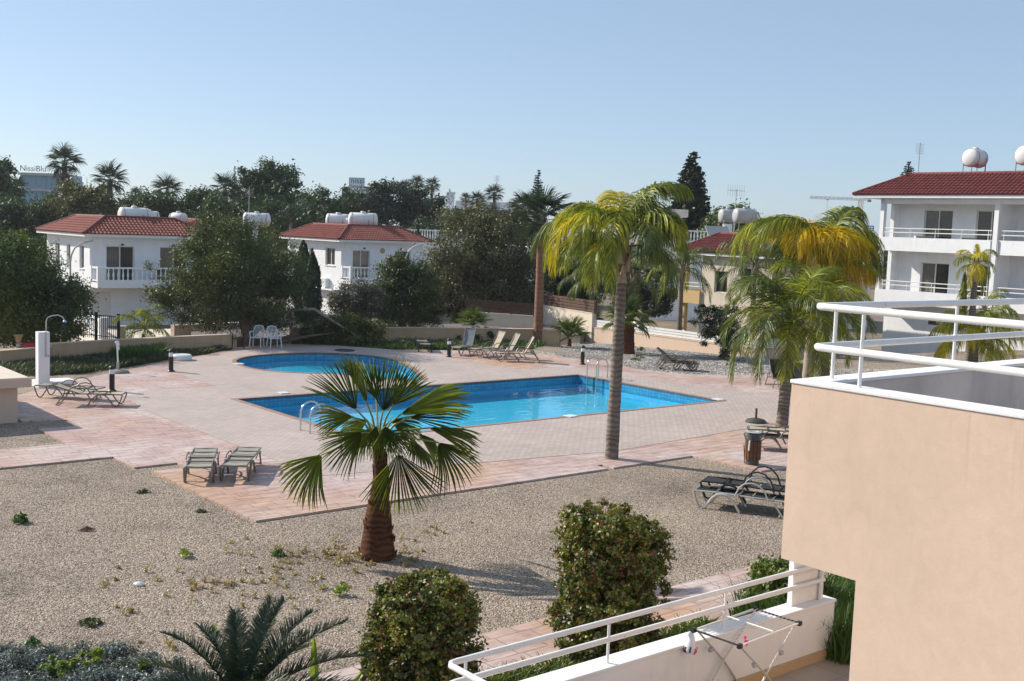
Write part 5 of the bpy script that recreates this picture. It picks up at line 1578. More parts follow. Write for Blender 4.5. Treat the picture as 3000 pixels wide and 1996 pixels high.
# ------------------------------------------------------------------ sun loungers
def lounger(label, loc, rz, back=0.0, frame='alu', sling='sling_grey', arms=True, group='sun loungers round the pool', lift=0.0, flip=False, foot=0.0, back_sling=None, hoop=0.24, tube=0.019):
    t = thing('sun_lounger', label, 'sun lounger', Vector(loc) + Vector((0, 0, lift)), rz, group)
    if flip: t.rotation_euler = (math.pi, 0, rz)
    hw, H = 0.28, 0.34
    prof = [(-0.97, 0.33), (-0.93, 0.20), (-0.86, 0.04), (-0.79, 0.0), (-0.71, 0.05), (-0.58, 0.24), (-0.48, 0.32), (-0.37, 0.335), (-0.26, 0.31), (-0.14, 0.20), (-0.02, 0.012)]
    for s in (-1, 1):
        MB().tube([(x, s * hw, z) for x, z in prof], tube, 8).build('leg_loop', M[frame], t, True)
        MB().tube([(0.62, s * hw, H - 0.02), (0.74, s * hw, 0.16), (0.84, s * hw, 0.012)], 0.019, 8).build('leg', M[frame], t, True)
        MB().tube([(-0.95, s * (hw - .03), H), (-0.5, s * (hw - .03), H + .015), (0.25, s * (hw - .03), H), (0.66, s * (hw - .03), H)], 0.018, 8).build('side_rail', M[frame], t, True)
        if arms:
            MB().tube([(-0.12, s * (hw + .035), H), (-0.04, s * (hw + .04), H + hoop * .62), (0.06, s * (hw + .04), H + hoop * .9), (0.2, s * (hw + .04), H + hoop), (0.34, s * (hw + .04), H + hoop * .9), (0.46, s * (hw + .04), H + hoop * 0.55), (0.54, s * (hw + .035), H - 0.02)], 0.017, 8).build('armrest', M[frame], t, True)
    for x, z in ((-0.95, H - .005), (-0.5, H + .026), (-0.05, H + .022), (0.60, H - .005), (0.83, 0.03)):
        MB().tube([(x, -hw, z), (x, hw, z)], 0.017, 6).build('cross_bar', M[frame], t, True)
    def panel(name, p0, p1, mat, sag=0.025):
        mb = MB(); n = 8; vs = []
        p0, p1 = Vector(p0), Vector(p1)
        ax = (p1 - p0).normalized(); nn = Vector((-ax.z, 0, ax.x))
        for k in range(n + 1):
            c = p0.lerp(p1, k / n) - nn * sag * math.sin(math.pi * k / n)
            for (y, dz) in ((-hw + .035, 0), (0, -0.012), (hw - .035, 0)): vs.append(c + Vector((0, y, 0)) + nn * dz)
        fs = []
        for k in range(n):
            for j in range(2):
                a = 3 * k + j; fs.append((a, a + 1, a + 4, a + 3))
        lower = [v - nn * 0.008 for v in vs]; m_ = len(vs)
        vs2 = vs + lower
        fs2 = fs + [tuple(reversed([i + m_ for i in f])) for f in fs]
        mb.add(vs2, fs2)
        return mb.build(name, M[mat], t, True)
    panel('seat_sling', (-0.93, 0, H + .02), (0.17, 0, H + .02), sling)
    L_ = 0.78
    bx, bz = 0.20 + L_ * math.cos(back), H + L_ * math.sin(back)
    mb = MB()
    for s in (-1, 1): mb.tube([(0.18, s * (hw - .03), H), (bx, s * (hw - .03), bz)], 0.018, 8)
    mb.tube([(bx, -hw + .03, bz), (bx, hw - .03, bz)], 0.018, 8)
    mb.build('back_frame', M[frame], t, True)
    panel('back_sling', (0.21, 0, H + .02), (bx, 0, bz + .012), back_sling or sling, 0.02)
    if back > 0.2:
        for s in (-1, 1): MB().tube([(0.20 + L_ * 0.55 * math.cos(back), s * (hw - .06), H + L_ * 0.55 * math.sin(back)), (0.62, s * (hw - .06), H)], 0.013, 6).build('back_prop', M[frame], t, True)
    return t
R_ = math.radians
lounger('flat grey sling lounger standing at the paving notch on the gravel side', G(592, 1388, 0), R_(101), 0.0, 'alu', 'sling_grey', True, hoop=0.05, tube=0.026)
lounger('flat grey sling lounger at the paving notch on the fan palm side', G(708, 1384, 0), R_(94), 0.0, 'alu', 'sling_grey', True, hoop=0.05, tube=0.026)
lounger('beige sling lounger with its back flat, behind the other one at the shower step', G(205, 1166, 0), R_(-10), 0.0, 'alu', 'sling_grey', True)
lounger('beige sling lounger lying in front at the shower step, foot towards the bollard', G(262, 1186, 0), R_(186), 0.30, 'alu', 'sling_beige', True)
lounger('reclined lounger with a blue grey back next to the bollard', G(1362, 1037, 0), R_(62), 1.25, 'alu', 'sling_beige', False, back_sling='sling_blue')
lounger('reclined beige lounger, second of the row from the bollard', G(1437, 1043, 0), R_(38), 1.05, 'alu', 'sling_beige', True)
lounger('reclined grey lounger, third of the row from the bollard', G(1480, 1050, 0), R_(22), 1.10, 'alu', 'sling_grey', True)
lounger('reclined beige lounger at the end of the row, seen from the side', G(1521, 1059, 0), R_(6), 1.08, 'alu', 'sling_beige', True)
lounger('low black framed lounger with two hoop armrests at the edge of the green strip', G(1240, 1026, 0), R_(100), 0.0, 'black_metal', 'sling_grey', True)
base_s = G(1985, 1083, -0.03)
for i, (dx, dz, lb) in enumerate([(0.0, 0.0, 'bottom'), (-0.10, 0.07, 'middle'), (-0.20, 0.14, 'top')]):
    lounger(f'brown sling lounger, {lb} one of the stack on the red paving by the grey gravel', base_s + Vector((dx, dx * 0.6, 0)), R_(164), 0.7, 'alu', 'sling_brown', True, 'stacked brown loungers', dz).scale = (0.85, 0.9, 0.85)
q = G(2178, 1496, -0.04)
lounger('pale framed lounger with curved leg loops, lower of the pair on the gravel', q, R_(-24), 0.0, 'alu_pale', 'sling_black', True, 'stacked loungers on the gravel', hoop=0.3, tube=0.03)
lounger('black framed lounger with tall hoop armrests stacked on the pale framed one', q + Vector((0.18, 0.28, 0)), R_(-24), 0.0, 'black_metal', 'sling_black', True, 'stacked loungers on the gravel', 0.13, hoop=0.34, tube=0.024)
q = G(2292, 1318, 0.0)
lounger('grey sling lounger lying under another one beside the litter bin', q, R_(-8), 0.0, 'alu', 'sling_grey', True, 'loungers by the litter bin')
lounger('pale sling lounger lying on top of another near the litter bin', q + Vector((0.1, 0.1, 0)), R_(-8), 0.0, 'alu', 'sling_beige', False, 'loungers by the litter bin', 0.16)
q = G(2285, 1138, 0.0)
lounger('upright dark lounger behind the ringed palm trunk', q, R_(96), 1.0, 'alu', 'sling_black', True, 'loungers behind the palm trunks')
lounger('black sling lounger standing behind the ringed palm trunk and beside the palm stub', G(2338, 1142, 0), R_(80), 0.75, 'black_metal', 'sling_black', True, 'loungers behind the palm trunks')

q = G(1010, 1027, 0.014)
mb = MB(); mb.lathe([(0.42, 0.0), (0.43, 0.012), (0.40, 0.03), (0.02, 0.035)], 20)
o = mb.build('rubber_mat', M['black_metal'], None, True, loc=q); set_props(o, 'round black mat lying flat behind the small pool', 'mat')
# ------------------------------------------------------------------ plastic chairs
def plastic_chair(label, loc, rz, mat='plastic_white', group='plastic chairs under the broad tree', slats=True):
    t = thing('plastic_chair', label, 'chair', loc, rz, group)       # faces local -y
    for sx in (-1, 1):
        MB().tube([(sx * 0.25, -0.24, 0), (sx * 0.22, -0.20, 0.42), (sx * 0.24, -0.22, 0.64)], [0.022, 0.026, 0.02], 6).build('leg', M[mat], t, True)
        MB().tube([(sx * 0.24, 0.26, 0), (sx * 0.21, 0.22, 0.42), (sx * 0.22, 0.26, 0.66)], [0.022, 0.026, 0.02], 6).build('leg', M[mat], t, True)
        MB().tube([(sx * 0.25, -0.25, 0.645), (sx * 0.27, 0.0, 0.66), (sx * 0.22, 0.26, 0.66)], [0.024, 0.03, 0.024], 6).build('armrest', M[mat], t, True)
    MB().box(-0.23, 0.23, -0.24, 0.22, 0.41, 0.44).build('seat', M[mat], t, bevel=0.01)
    fr = MB()
    pts = [(-0.21, 0.22, 0.44), (-0.23, 0.28, 0.70), (-0.17, 0.33, 0.88), (0, 0.345, 0.92), (0.17, 0.33, 0.88), (0.23, 0.28, 0.70), (0.21, 0.22, 0.44)]
    fr.tube(pts, 0.02, 6)
    fr.build('back_frame', M[mat], t, True)
    for i in range(6):
        x = -0.15 + 0.06 * i
        MB().tube([(x, 0.225, 0.44), (x, 0.285, 0.70), (x * 0.9, 0.335, 0.895)], 0.011, 5).build('back_slat', M[mat], t)
    return t
plastic_chair('white plastic chair under the broad tree, facing the small pool squarely', G(752, 1018, 0.0), R_(-4))
plastic_chair('white plastic chair turned sideways under the broad tree', G(803, 1020, 0.0), R_(32))
plastic_chair('dark chair in the shade between the garden wall and the tree trunk', G(694, 1020, 0.0), R_(25), 'black_metal', None)
q = P(205, 1008, 44)
plastic_chair('white plastic garden chair behind the tan wall under the leafy tree', (q.x, q.y, q.z), R_(60), 'plastic_white', None)

# ------------------------------------------------------------------ neighbouring apartment block: balcony corner and ground floor terrace
def own_block():
    t = thing('apartment_corner', 'beige apartment block corner with a railed balcony above a white walled terrace', 'apartment building', W(0, 0, 0), ANG)
    u0, v1 = 8.2, 6.05
    zb, zp = 2.57, 4.145
    # front wall and parapet are one rendered plane, cantilevered past the wall below
    mb = MB()
    prof = [(-9.0, -0.1), (5.28, -0.1), (5.28, zb), (v1, zb), (v1, zp), (-9.0, zp)]
    k = len(prof)
    mb.add([(u0, p[0], p[1]) for p in prof] + [(u0 + 0.20, p[0], p[1]) for p in prof], [tuple(range(k)), tuple(range(2 * k - 1, k - 1, -1))] + [(i, k + i, k + (i + 1) % k, (i + 1) % k) for i in range(k)])
    mb.build('wall', M['plaster_balcony'], t)
    mb = MB()
    mb.box(u0 + 0.202, u0 + 6.0, 5.08, 5.28, -0.1, zb - 0.002)
    mb.box(u0 + 0.202, u0 + 7.5, v1 - 0.20, v1, zb, zp)            # end parapet
    mb.box(u0 + 0.202, u0 + 7.5, -9.0, v1 - 0.202, zb, 3.25)       # floor slab
    mb.build('balcony_wall', M['plaster_balcony'], t)
    inn = MB()
    inn.box(u0 + 0.202, u0 + 7.5, v1 - 0.215, v1 - 0.202, 3.252, zp - 0.002)
    inn.box(u0 + 0.202, u0 + 0.215, -9.0, v1 - 0.22, 3.252, zp - 0.002)
    inn.build('balcony_lining', M['render_grey'], t)
    cp = MB()
    cp.box(u0 - 0.012, u0 + 0.235, -9.0, v1 + 0.012, zp + 0.002, zp + 0.035)
    cp.box(u0 + 0.237, u0 + 7.5, v1 - 0.235, v1 + 0.012, zp + 0.002, zp + 0.035)
    cp.build('coping', M['plaster_white'], t, bevel=0.008)
    ru, rv = u0 + 0.12, v1 - 0.12
    rail = thing('railing', None, None); rail.parent = t
    for nm, z, r in (('top_rail', 4.83, 0.032), ('mid_rail', 4.475, 0.032)):
        MB().tube([(ru, -9.0, z), (ru, rv - 0.10, z), (ru + 0.012, rv - 0.035, z), (ru + 0.045, rv - .006, z), (ru + 0.12, rv, z), (u0 + 7.5, rv, z)], r, 14).build(nm, M['rail_white'], rail, True)
    for (x, y) in ((ru, 5.45), (ru, 3.6), (ru, 1.8), (ru + 0.30, rv), (ru + 2.35, rv), (ru + 4.4, rv)):
        MB().tube([(x, y, zp + 0.03), (x, y, 4.80)], 0.017, 8).build('post', M['rail_white'], rail, True)
    # second parapet further along
    # terrace
    MB().box(6.3, 12.4, 2.0, 8.298, -0.1, 0.02).build('terrace_floor', M['floor_tile'], t)
    wl = MB(); wl.box(6.15, 12.45, 8.30, 8.54, -0.1, 0.745); wl.box(6.15, 6.4, 2.0, 8.298, -0.1, 0.745)
    wl.build('terrace_wall', M['plaster_white'], t, bevel=0.012)
    cpp = MB(); cpp.box(6.135, 12.465, 8.285, 8.555, 0.748, 0.785); cpp.box(6.135, 6.415, 2.0, 8.283, 0.748, 0.785)
    cpp.build('wall_coping', M['plaster_cream'] if False else M['plaster_white'], t, bevel=0.008)
    MB().box(6.41, 12.44, 8.27, 8.297, 0.022, 0.15).build('skirting', M['tan_trim'], t)
    MB().box(11.70, 12.34, 8.43, 8.50, 0.787, 2.5).build('pier', M['plaster_white'], t)
    tr = thing('railing', None, None); tr.parent = t
    z1, z2, v_ = 1.25, 1.045, 8.39
    for nm, z in (('top_rail', z1), ('mid_rail', z2)):
        MB().tube([(12.3, v_, z), (6.40, v_, z), (6.32, v_ - .01, z), (6.28, v_ - .06, z), (6.28, v_ - .14, z), (6.28, 2.0, z)], 0.031, 12).build(nm, M['rail_white'], tr, True)
    for x in (12.25, 10.35, 8.43, 6.5):
        MB().tube([(x, v_, 0.785), (x, v_, z1)], 0.016 if x < 11 else 0.03, 8).build('post', M['rail_white'], tr, True)
    return t
own_block()

# drying rack with peg bag on the terrace
A_, B_, C_, D_ = G(2040, 1843, 0.97), G(2160, 1895, 0.97), G(2340, 1826, 0.97), G(2212, 1783, 0.97)
ctr = (A_ + B_ + C_ + D_) / 4
ux = ((C_ - B_) + (D_ - A_)) / 2; uy = ((A_ - B_) + (D_ - C_)) / 2
t = thing('drying_rack', 'white folding clothes drying rack standing on the tiled terrace', 'drying rack', (ctr.x, ctr.y, 0.02), math.atan2(ux.y, ux.x))
LX, LY, HZ = ux.length / 2, uy.length / 2, 0.95
for s in (-1, 1):
    MB().tube([(s * LX, -LY, HZ), (s * LX, LY, HZ)], 0.011, 8).build('end_bar', M['black_metal'], t)
    MB().tube([(-LX, s * LY, HZ), (LX, s * LY, HZ)], 0.010, 8).build('side_bar', M['white_gloss'], t)
mb = MB(); mb.tube([(-LX, 0, 0), (LX, 0, 0)], 0.0035, 5); wm = mb.mesh('wire', M['white_gloss'])
for i in range(11): obj('wire', wm, t, (0, -LY + 2 * LY * (i + 1) / 12, HZ + 0.012))
MB().tube([(0.05, -LY, HZ + .02), (0.05, LY, HZ + .02)], 0.009, 6).build('cross_bar', M['white_gloss'], t)
for sy in (-1, 1):
    MB().tube([(-LX * 0.95, sy * LY * 0.9, HZ - .01), (0, sy * LY * 0.97, HZ * 0.48), (LX * 0.72, sy * LY, 0.0)], 0.012, 8).build('leg', M['alu_pale'], t)
    MB().tube([(LX * 0.95, sy * LY * 0.9, HZ - .01), (0, sy * LY * 0.92, HZ * 0.50), (-LX * 0.72, sy * LY, 0.0)], 0.012, 8).build('leg', M['alu_pale'], t)
for (x, y) in ((-LX, -LY), (LX, -LY), (-LX, LY), (LX, LY)):
    MB().box(x - .03, x + .03, y - .022, y + .022, HZ - 0.03, HZ + 0.022).build('corner_joint', M['black_metal'], t, bevel=0.006)
for (x, y, z) in ((-LX * 0.45, -LY * .95, HZ * 0.68), (LX * 0.45, -LY * .95, HZ * 0.70), (-LX * 0.45, LY * .95, HZ * 0.68)):
    MB().box(x - .03, x + .03, y - .02, y + .02, z - .025, z + .025).build('hinge', M['tank_grey'], t, bevel=0.006)
q = A_
t = thing('peg_bag', 'translucent plastic bag of clothes pegs hanging from the rack corner', 'bag', q)
MB().lathe([(0.012, -0.02), (0.035, -0.06), (0.055, -0.15), (0.075, -0.22), (0.06, -0.27), (0.01, -0.285)], 12, (-0.06, -0.03, 0)).build('bag_body', M['bag'], t, True)
for i in range(7):
    an = i * 0.9
    MB().obox((-0.06 + 0.068 * math.cos(an), -0.03 + 0.068 * math.sin(an), -0.235 + 0.012 * (i % 3)), (0.010, 0, 0), (0, 0.010, 0), (0.004, 0, 0.032)).build('peg', M[('pink', 'wood_slat', 'bin_grey')[i % 3]], t)
pg = B_.lerp(C_, 0.22) + (D_ - C_) * 0.12
t = thing('clothes_peg', 'pink clothes peg clipped on a wire of the drying rack', 'clothes peg', pg)
MB().obox((-.008, 0, 0.0), (0.012, 0, 0.003), (0, 0.012, 0), (-0.004, 0, 0.04)).build('jaw', M['pink'], t)
MB().obox((.012, 0, -0.045), (0.010, 0, 0.003), (0, 0.010, 0), (0.006, 0, 0.03)).build('jaw', M['pink'], t)

# ------------------------------------------------------------------ palms near the pool
def fan_specimen():
    base = G(1105, 1632, -0.04)
    Y0 = base.y
    t = thing('fan_palm', 'young fan palm with a thick brown trunk standing alone in the gravel', 'palm tree', base)
    def loc(px, py, dy=0.0): return P(px, py, Y0 + dy) - base
    C_ = loc(1108, 1285)
    pts = [(0, 0, -0.15), (0, 0, 0.05), (0.0, 0, 0.40), (0.0, 0, 0.70), (0.01, 0, 1.0), (0.02, 0, 1.37), C_ * 0.97]
    trunk_tube(pts, [0.30, 0.30, 0.245, 0.215, 0.16, 0.115, 0.09], 'palm_brown', t, 18, lumpy=0.008, seed=2)
    rr = random.Random(5)
    for i in range(44):                                   # rough fibre and cut leaf bases
        z = rr.uniform(0.0, 1.65); an = rr.uniform(0, 6.283)
        rad = 0.31 - 0.145 * z
        d = Vector((math.cos(an), math.sin(an), 0)); s_ = Vector((-d.y, d.x, 0))
        c = d * rad + Vector((0.015 * z, 0, z))
        mb = MB(); mb.add([c - s_ * .05, c + s_ * .05, c + s_ * .015 + d * .025 + Vector((0, 0, .10 + .1 * (z > 1))), c - s_ * .015 + d * .025 + Vector((0, 0, .10 + .1 * (z > 1))), c - d * .04 + Vector((0, 0, .02))], [(0, 1, 2, 3), (0, 3, 4), (1, 4, 2), (4, 3, 2)])
        mb.build('leaf_base', M['palm_brown'], t)
    # hub px, tip px, depth offset of hub and tip, normal, half spread
    fr = [
          ((1044, 1201), (957, 1067), -0.15, -0.05, (0.35, -1, 0.3), 0.60),
          ((1122, 1205), (1162, 1054), -0.10, 0.15, (0, -1, 0.35), 0.78),
          ((1073, 1179), (1034, 1049), 0.15, 0.30, (1, -0.35, 0.1), 0.50),
          ((1175, 1214), (1361, 1156), 0.10, 0.25, (-0.2, -0.6, 0.8), 0.42),
          ((1200, 1223), (1347, 1223), 0.00, 0.05, (-0.1, -0.9, 0.45), 0.36),
          ((1258, 1254), (1401, 1299), 0.05, 0.05, (0.2, -0.6, 0.8), 0.38),
          ((1285, 1297), (1370, 1420), -0.15, -0.25, (0.4, -0.8, 0.5), 0.80),
          ((1167, 1330), (1191, 1504), -0.45, -0.60, (0.05, -1, 0.2), 0.86),
          ((1062, 1268), (950, 1357), -0.35, -0.50, (-0.1, -0.9, 0.5), 0.72),
          ((941, 1333), (847, 1460), -0.15, -0.30, (-0.3, -0.8, 0.6), 0.82),
          ((1033, 1221), (923, 1232), -0.20, -0.30, (-0.2, -0.7, 0.7), 0.62),
          ((1151, 1188), (1231, 1085), 0.35, 0.60, (0.1, -0.9, 0.5), 0.62),
          ((1102, 1170), (1079, 1062), 0.50, 0.85, (0, -0.8, 0.6), 0.55),
          ((1204, 1286), (1249, 1366), 0.50, 0.80, (0.3, 0.3, 0.9), 0.70),
          ((1088, 1250), (1057, 1339), 0.45, 0.75, (-0.2, 0.2, 0.9), 0.70),
          ((1129, 1250), (1151, 1339), -0.30, -0.75, (0.1, -0.5, 0.9), 0.60),
          ((1227, 1272), (1294, 1339), 0.30, 0.50, (0.3, -0.4, 0.9), 0.60),
          ((1088, 1263), (1008, 1308), -0.10, -0.20, (-0.2, -0.8, 0.6), 0.75),
          ((1120, 1268), (1200, 1312), -0.10, -0.20, (0.2, -0.8, 0.6), 0.75),
          ((1075, 1232), (986, 1286), 0.25, 0.40, (-0.1, -0.7, 0.7), 0.70),
          ((1146, 1232), (1236, 1277), 0.25, 0.40, (0.1, -0.7, 0.7), 0.70),
          ((1102, 1250), (1084, 1330), -0.25, -0.50, (0, -0.9, 0.5), 0.60)]
    for i, (h, tp, dh, dt, nn, spr) in enumerate(fr):
        H_, T_ = loc(h[0], h[1], dh), loc(tp[0], tp[1], dt)
        ax = (T_ - H_); R = ax.length * 1.06; ax.normalize()
        n_ = Vector(nn); n_ = (n_ - ax * n_.dot(ax)).normalized()
        y_ = n_.cross(ax)
        me = fan_mesh('sp%d' % i, 'leaf_fan', R, int(spr * 27) + 5, spr, 0.10, 0.30, 0.20, seed=i)
        o = obj('frond', me, t)
        o.matrix_local = Matrix.Translation(H_) @ Matrix((ax, y_, n_)).transposed().to_4x4()
        mid = (C_ + H_) * 0.5 + Vector((0, 0, 0.05))
        MB().tube([C_ - Vector((0, 0, 0.12)), mid, H_, H_ + ax * R * 0.25], [0.024, 0.018, 0.013, 0.004], 6).build('petiole', M['petiole'], t, True)
    return t
fan_specimen()

def ymix(k, az):                          # queen palm: the same leaf material for every frond
    return 'leaf_queen'
b = G(1790, 1349, -0.05)
queen_palm('tall queen palm with a grey ringed trunk between the large pool and the gravel', b, P(1797, 760, b.y).z - b.z, 0.150, 2.35,
           ['leaf_queen', 'leaf_queen', 'leaf_queen_green', 'leaf_queen_yellow'], lean=(0.06, 0.0), seed=11, leaf_len=0.58, nl=92, w=0.02, spear=False, fronds=[
               (186, 1.25, 3.0, 3.3, 'leaf_queen'), (204, 1.12, 2.9, 3.2, 'leaf_queen_yellow'), (162, 1.3, 2.9, 3.3, 'leaf_queen_yellow'), (232, 0.95, 2.6, 3.1, 'leaf_queen'), (256, 1.2, 3.2, 3.8, 'leaf_queen'), (240, 0.35, 2.2, 2.3, 'leaf_queen'), (325, 0.2, 1.9, 2.2, 'leaf_queen_green'),
               (176, 0.72, 2.6, 2.3, 'leaf_queen_green'), (15, 1.48, 2.3, 2.1, 'leaf_queen'), (-12, 1.25, 1.9, 3.0, 'leaf_queen_green'), (42, 1.25, 2.1, 2.8, 'leaf_queen_green'), (322, 1.0, 2.1, 2.9, 'leaf_queen'),
               (286, 0.75, 2.2, 2.5, 'leaf_queen_green'), (348, 0.7, 1.8, 2.4, 'leaf_queen_green'), (100, 1.25, 2.6, 2.4, 'leaf_queen_yellow'), (130, 1.0, 2.7, 2.5, 'leaf_queen'), (70, 1.2, 2.4, 2.4, 'leaf_queen_yellow'),
               (58, 0.75, 2.0, 2.3, 'leaf_queen_green'), (214, 0.5, 2.1, 2.1, 'leaf_queen'), (8, 1.15, 1.8, 2.7, 'leaf_queen'), (28, 1.45, 2.2, 1.9, 'leaf_queen_green')])
b = G(2287, 1250, 0.0)
queen_palm('green feather palm with a leaning ringed trunk rising behind the beige balcony', b, P(2312, 965, b.y).z - b.z, 0.165, 2.5,
           ['leaf_queen_green', 'leaf_queen_green', 'leaf_queen'], nf=26, lean=(0.17, 0.0), seed=23, leaf_len=0.55, lows=-0.2, boots=False, az0=0.4, nl=78, w=0.02, droop=0.45, vee=0.25, shaft=False)
b = G(2362, 1140, 0.0)
queen_palm('feather palm with a stubby pale trunk of old leaf bases behind the leaning one', b, P(2372, 895, b.y).z - b.z, 0.20, 2.4,
           ['leaf_queen_green', 'leaf_queen', 'leaf_queen'], nf=19, lean=(0.1, 0), seed=31, leaf_len=0.55, nl=78, w=0.02, droop=0.55, lows=-0.2, az0=1.0, trunk_mat='boot')
b = G(2418, 1128, 0.0)
queen_palm('tall queen palm with bright yellow hanging fronds', b, P(2385, 775, b.y).z - b.z, 0.19, 2.65,
           lambda k, az: 'leaf_queen_gold' if (k < 0.55 or math.cos(az + 0.6) > 0) else 'leaf_queen', lean=(-0.36, 0), seed=37, leaf_len=0.95, nl=110, w=0.027, spear=False, fronds=[
               (181, 0.90, 4.4, 2.6, 'leaf_queen'), (196, 1.05, 4.0, 2.9, 'leaf_queen'), (166, 1.0, 4.0, 2.8, 'leaf_queen'), (272, 1.38, 3.6, 4.2, 'leaf_queen_gold'), (250, 1.38, 3.5, 4.0, 'leaf_queen_gold'), (292, 1.36, 3.5, 4.1, 'leaf_queen_gold'), (262, 0.9, 2.9, 3.6, 'leaf_queen_gold'), (236, 1.2, 3.5, 3.8, 'leaf_queen_gold'), (305, 0.9, 2.9, 3.6, 'leaf_queen_gold'), (282, 1.1, 3.2, 4.2, 'leaf_queen_gold'),
               (312, 1.2, 3.0, 3.4, 'leaf_queen_gold'), (338, 1.15, 2.9, 3.3, 'leaf_queen_gold'), (2, 1.1, 2.7, 3.0, 'leaf_queen'), (20, 1.2, 2.6, 3.0, 'leaf_queen_gold'), (350, 0.5, 2.0, 2.4, 'leaf_queen_green'), (226, 1.05, 2.9, 3.0, 'leaf_queen_gold'), (40, 1.42, 2.2, 1.2, 'leaf_queen'),
               (92, 1.15, 2.8, 2.6, 'leaf_queen_gold'), (126, 1.0, 3.0, 2.6, 'leaf_queen_green'), (60, 1.0, 2.7, 2.6, 'leaf_queen'), (330, 0.6, 2.4, 2.3, 'leaf_queen_green'), (210, 0.6, 2.6, 2.3, 'leaf_queen_green'), (150, 1.3, 2.7, 2.6, 'leaf_queen_gold')])
# small queen palm in front of the white fence and its companions
b = G(1988, 1000, 0.0)
queen_palm('thin feather palm in front of the yellow balcony', b, P(1992, 800, b.y).z - b.z, 0.13, 2.4, ['leaf_queen_green', 'leaf_queen_green', 'leaf_queen'], nf=15, seed=41, leaf_len=0.5, lows=-0.1)
b = G(1741, 985, 0.0) + Vector((0, 3, 0))
queen_palm('feather palm hidden behind the tall queen palm crown', b, P(1760, 830, b.y).z - b.z, 0.13, 2.5, ['leaf_queen_green'], nf=16, seed=43, leaf_len=0.55, lows=-0.2)
b = G(1865, 990, 0.0) + Vector((0, 3, 0))
queen_palm('dark feather palm between the queen palm trunk and the yellow balcony', b, P(1880, 830, b.y).z - b.z, 0.14, 2.6, ['leaf_queen_green'], nf=16, seed=47, leaf_len=0.55, lows=-0.2)
b = G(2218, 1030, 0.0) + Vector((0, 1.5, 0))
queen_palm('green feather palm growing behind the white plank fence corner', b, P(2225, 800, b.y).z - b.z, 0.15, 2.6, ['leaf_queen_green', 'leaf_queen_green', 'leaf_queen'], nf=17, seed=53, leaf_len=0.55, lows=-0.2)
b = G(420, 1022, 0.0)
queen_palm('small bright feather palm in front of the cream gate pillar', b, P(414, 978, b.y).z - b.z, 0.07, 1.35, ['leaf_queen', 'leaf_queen', 'leaf_queen_green'], nf=13, seed=59, leaf_len=0.36, lows=-0.2, boots=False, spear=False, nl=36, shaft=False)
b = P(2850, 1070, 40); b.z = -0.3
queen_palm('yellow green feather palm seen through the balcony railing', b, P(2850, 1010, 40).z - b.z, 0.2, 1.9, ['leaf_queen', 'leaf_queen_yellow', 'leaf_queen'], nf=19, seed=61, leaf_len=0.55, lows=-0.2, boots=False, spear=False)
b = P(2842, 1000, 54); b.z = -0.6
queen_palm('slender palm with a tufted yellow crown in front of the white apartments', b, P(2848, 792, 54).z - b.z, 0.17, 1.15, ['leaf_queen_yellow', 'leaf_queen'], nf=15, seed=67, leaf_len=0.42, lows=-0.9, boots=True, nl=34)
b = P(2880, 960, 58); b.z = -0.6
queen_palm('bright green feather palm below the lower balcony of the white apartments', b, P(2895, 930, 56).z - b.z, 0.15, 1.7, ['leaf_queen_green', 'leaf_queen'], nf=13, seed=68, leaf_len=0.4, lows=-0.2, boots=False, spear=False, nl=36)

b = G(1576, 1004, 0.0)
fan_palm('fan palm with a tall smooth reddish trunk beside the low pink wall', b, P(1588, 650, b.y).z - b.z, 0.20, 0.95, nf=22, seed=3, mat='leaf_fan_far', trunk_mat='palm_red', petiole=0.8, nseg=24, lo=-0.8)
b = G(1837, 1030, 0.0)
fan_palm('fan palm with a short bulbous brown trunk behind the tall ringed trunk', b, P(1842, 945, b.y).z - b.z, 0.30, 0.75, nf=20, seed=5, mat='leaf_fan', trunk_mat='palm_brown', petiole=0.55, nseg=24, lo=-0.5)
for px, py, R, lb, sd in ((1385, 970, 0.62, 'low bright fan palm on the verge before the shaded retaining wall', 7), (1668, 1006, 0.70, 'low fan palm beside the peach fence wall', 9), (1720, 960, 0.6, 'low fan palm behind the left end of the white plank fence', 10)):
    b = G(px, py, 0.0)
    fan_palm(lb.replace('left end', 'start'), b, 0.22, 0.10, R, nf=16, seed=sd, mat='leaf_fan', trunk_mat='palm_brown', petiole=0.45, nseg=22, lo=0.15, hi=1.4)

# ------------------------------------------------------------------ far palms
far_p = [(190, 478, 58, 125, 'tallest far fan palm with a hanging dry skirt', 7, 11), (322, 532, 60, 115, 'far fan palm with a wide crown, second of the pair left of the villa', 6, 12), (56, 552, 34, 130, 'far fan palm in front of the glass hotel', 3, 13),
         (402, 572, 24, 150, 'small far fan palm between two taller ones', 0, 14), (486, 560, 50, 120, 'far fan palm above the roof tanks of the villa by the shower', 3, 15), (662, 556, 52, 118, 'far fan palm beside the thin far pine', 5, 16),
         (1188, 552, 26, 170, 'far fan palm on the clipped mass of trees, first of three', 0, 17), (1225, 540, 28, 175, 'far fan palm on the clipped mass of trees, middle of three', 0, 18), (1264, 546, 28, 172, 'far fan palm on the clipped mass of trees, last of three', 0, 19),
         (1394, 590, 30, 125, 'tufted far fan palm in front of the long pale building', 4, 20), (1452, 572, 32, 122, 'far fan palm below the thin rod mast', 5, 21), (1530, 612, 52, 85, 'broad green fan palm behind the drooping queen palm', 0, 22),
         (860, 600, 30, 130, 'far fan palm left of the sign box', 0, 23), (905, 598, 30, 128, 'far fan palm under the low white far roof', 0, 24), (1365, 585, 20, 150, 'round headed far fan palm by the white chimney house', 2, 25), (850, 640, 34, 100, 'bright fan palm between the villas', 0, 26)]
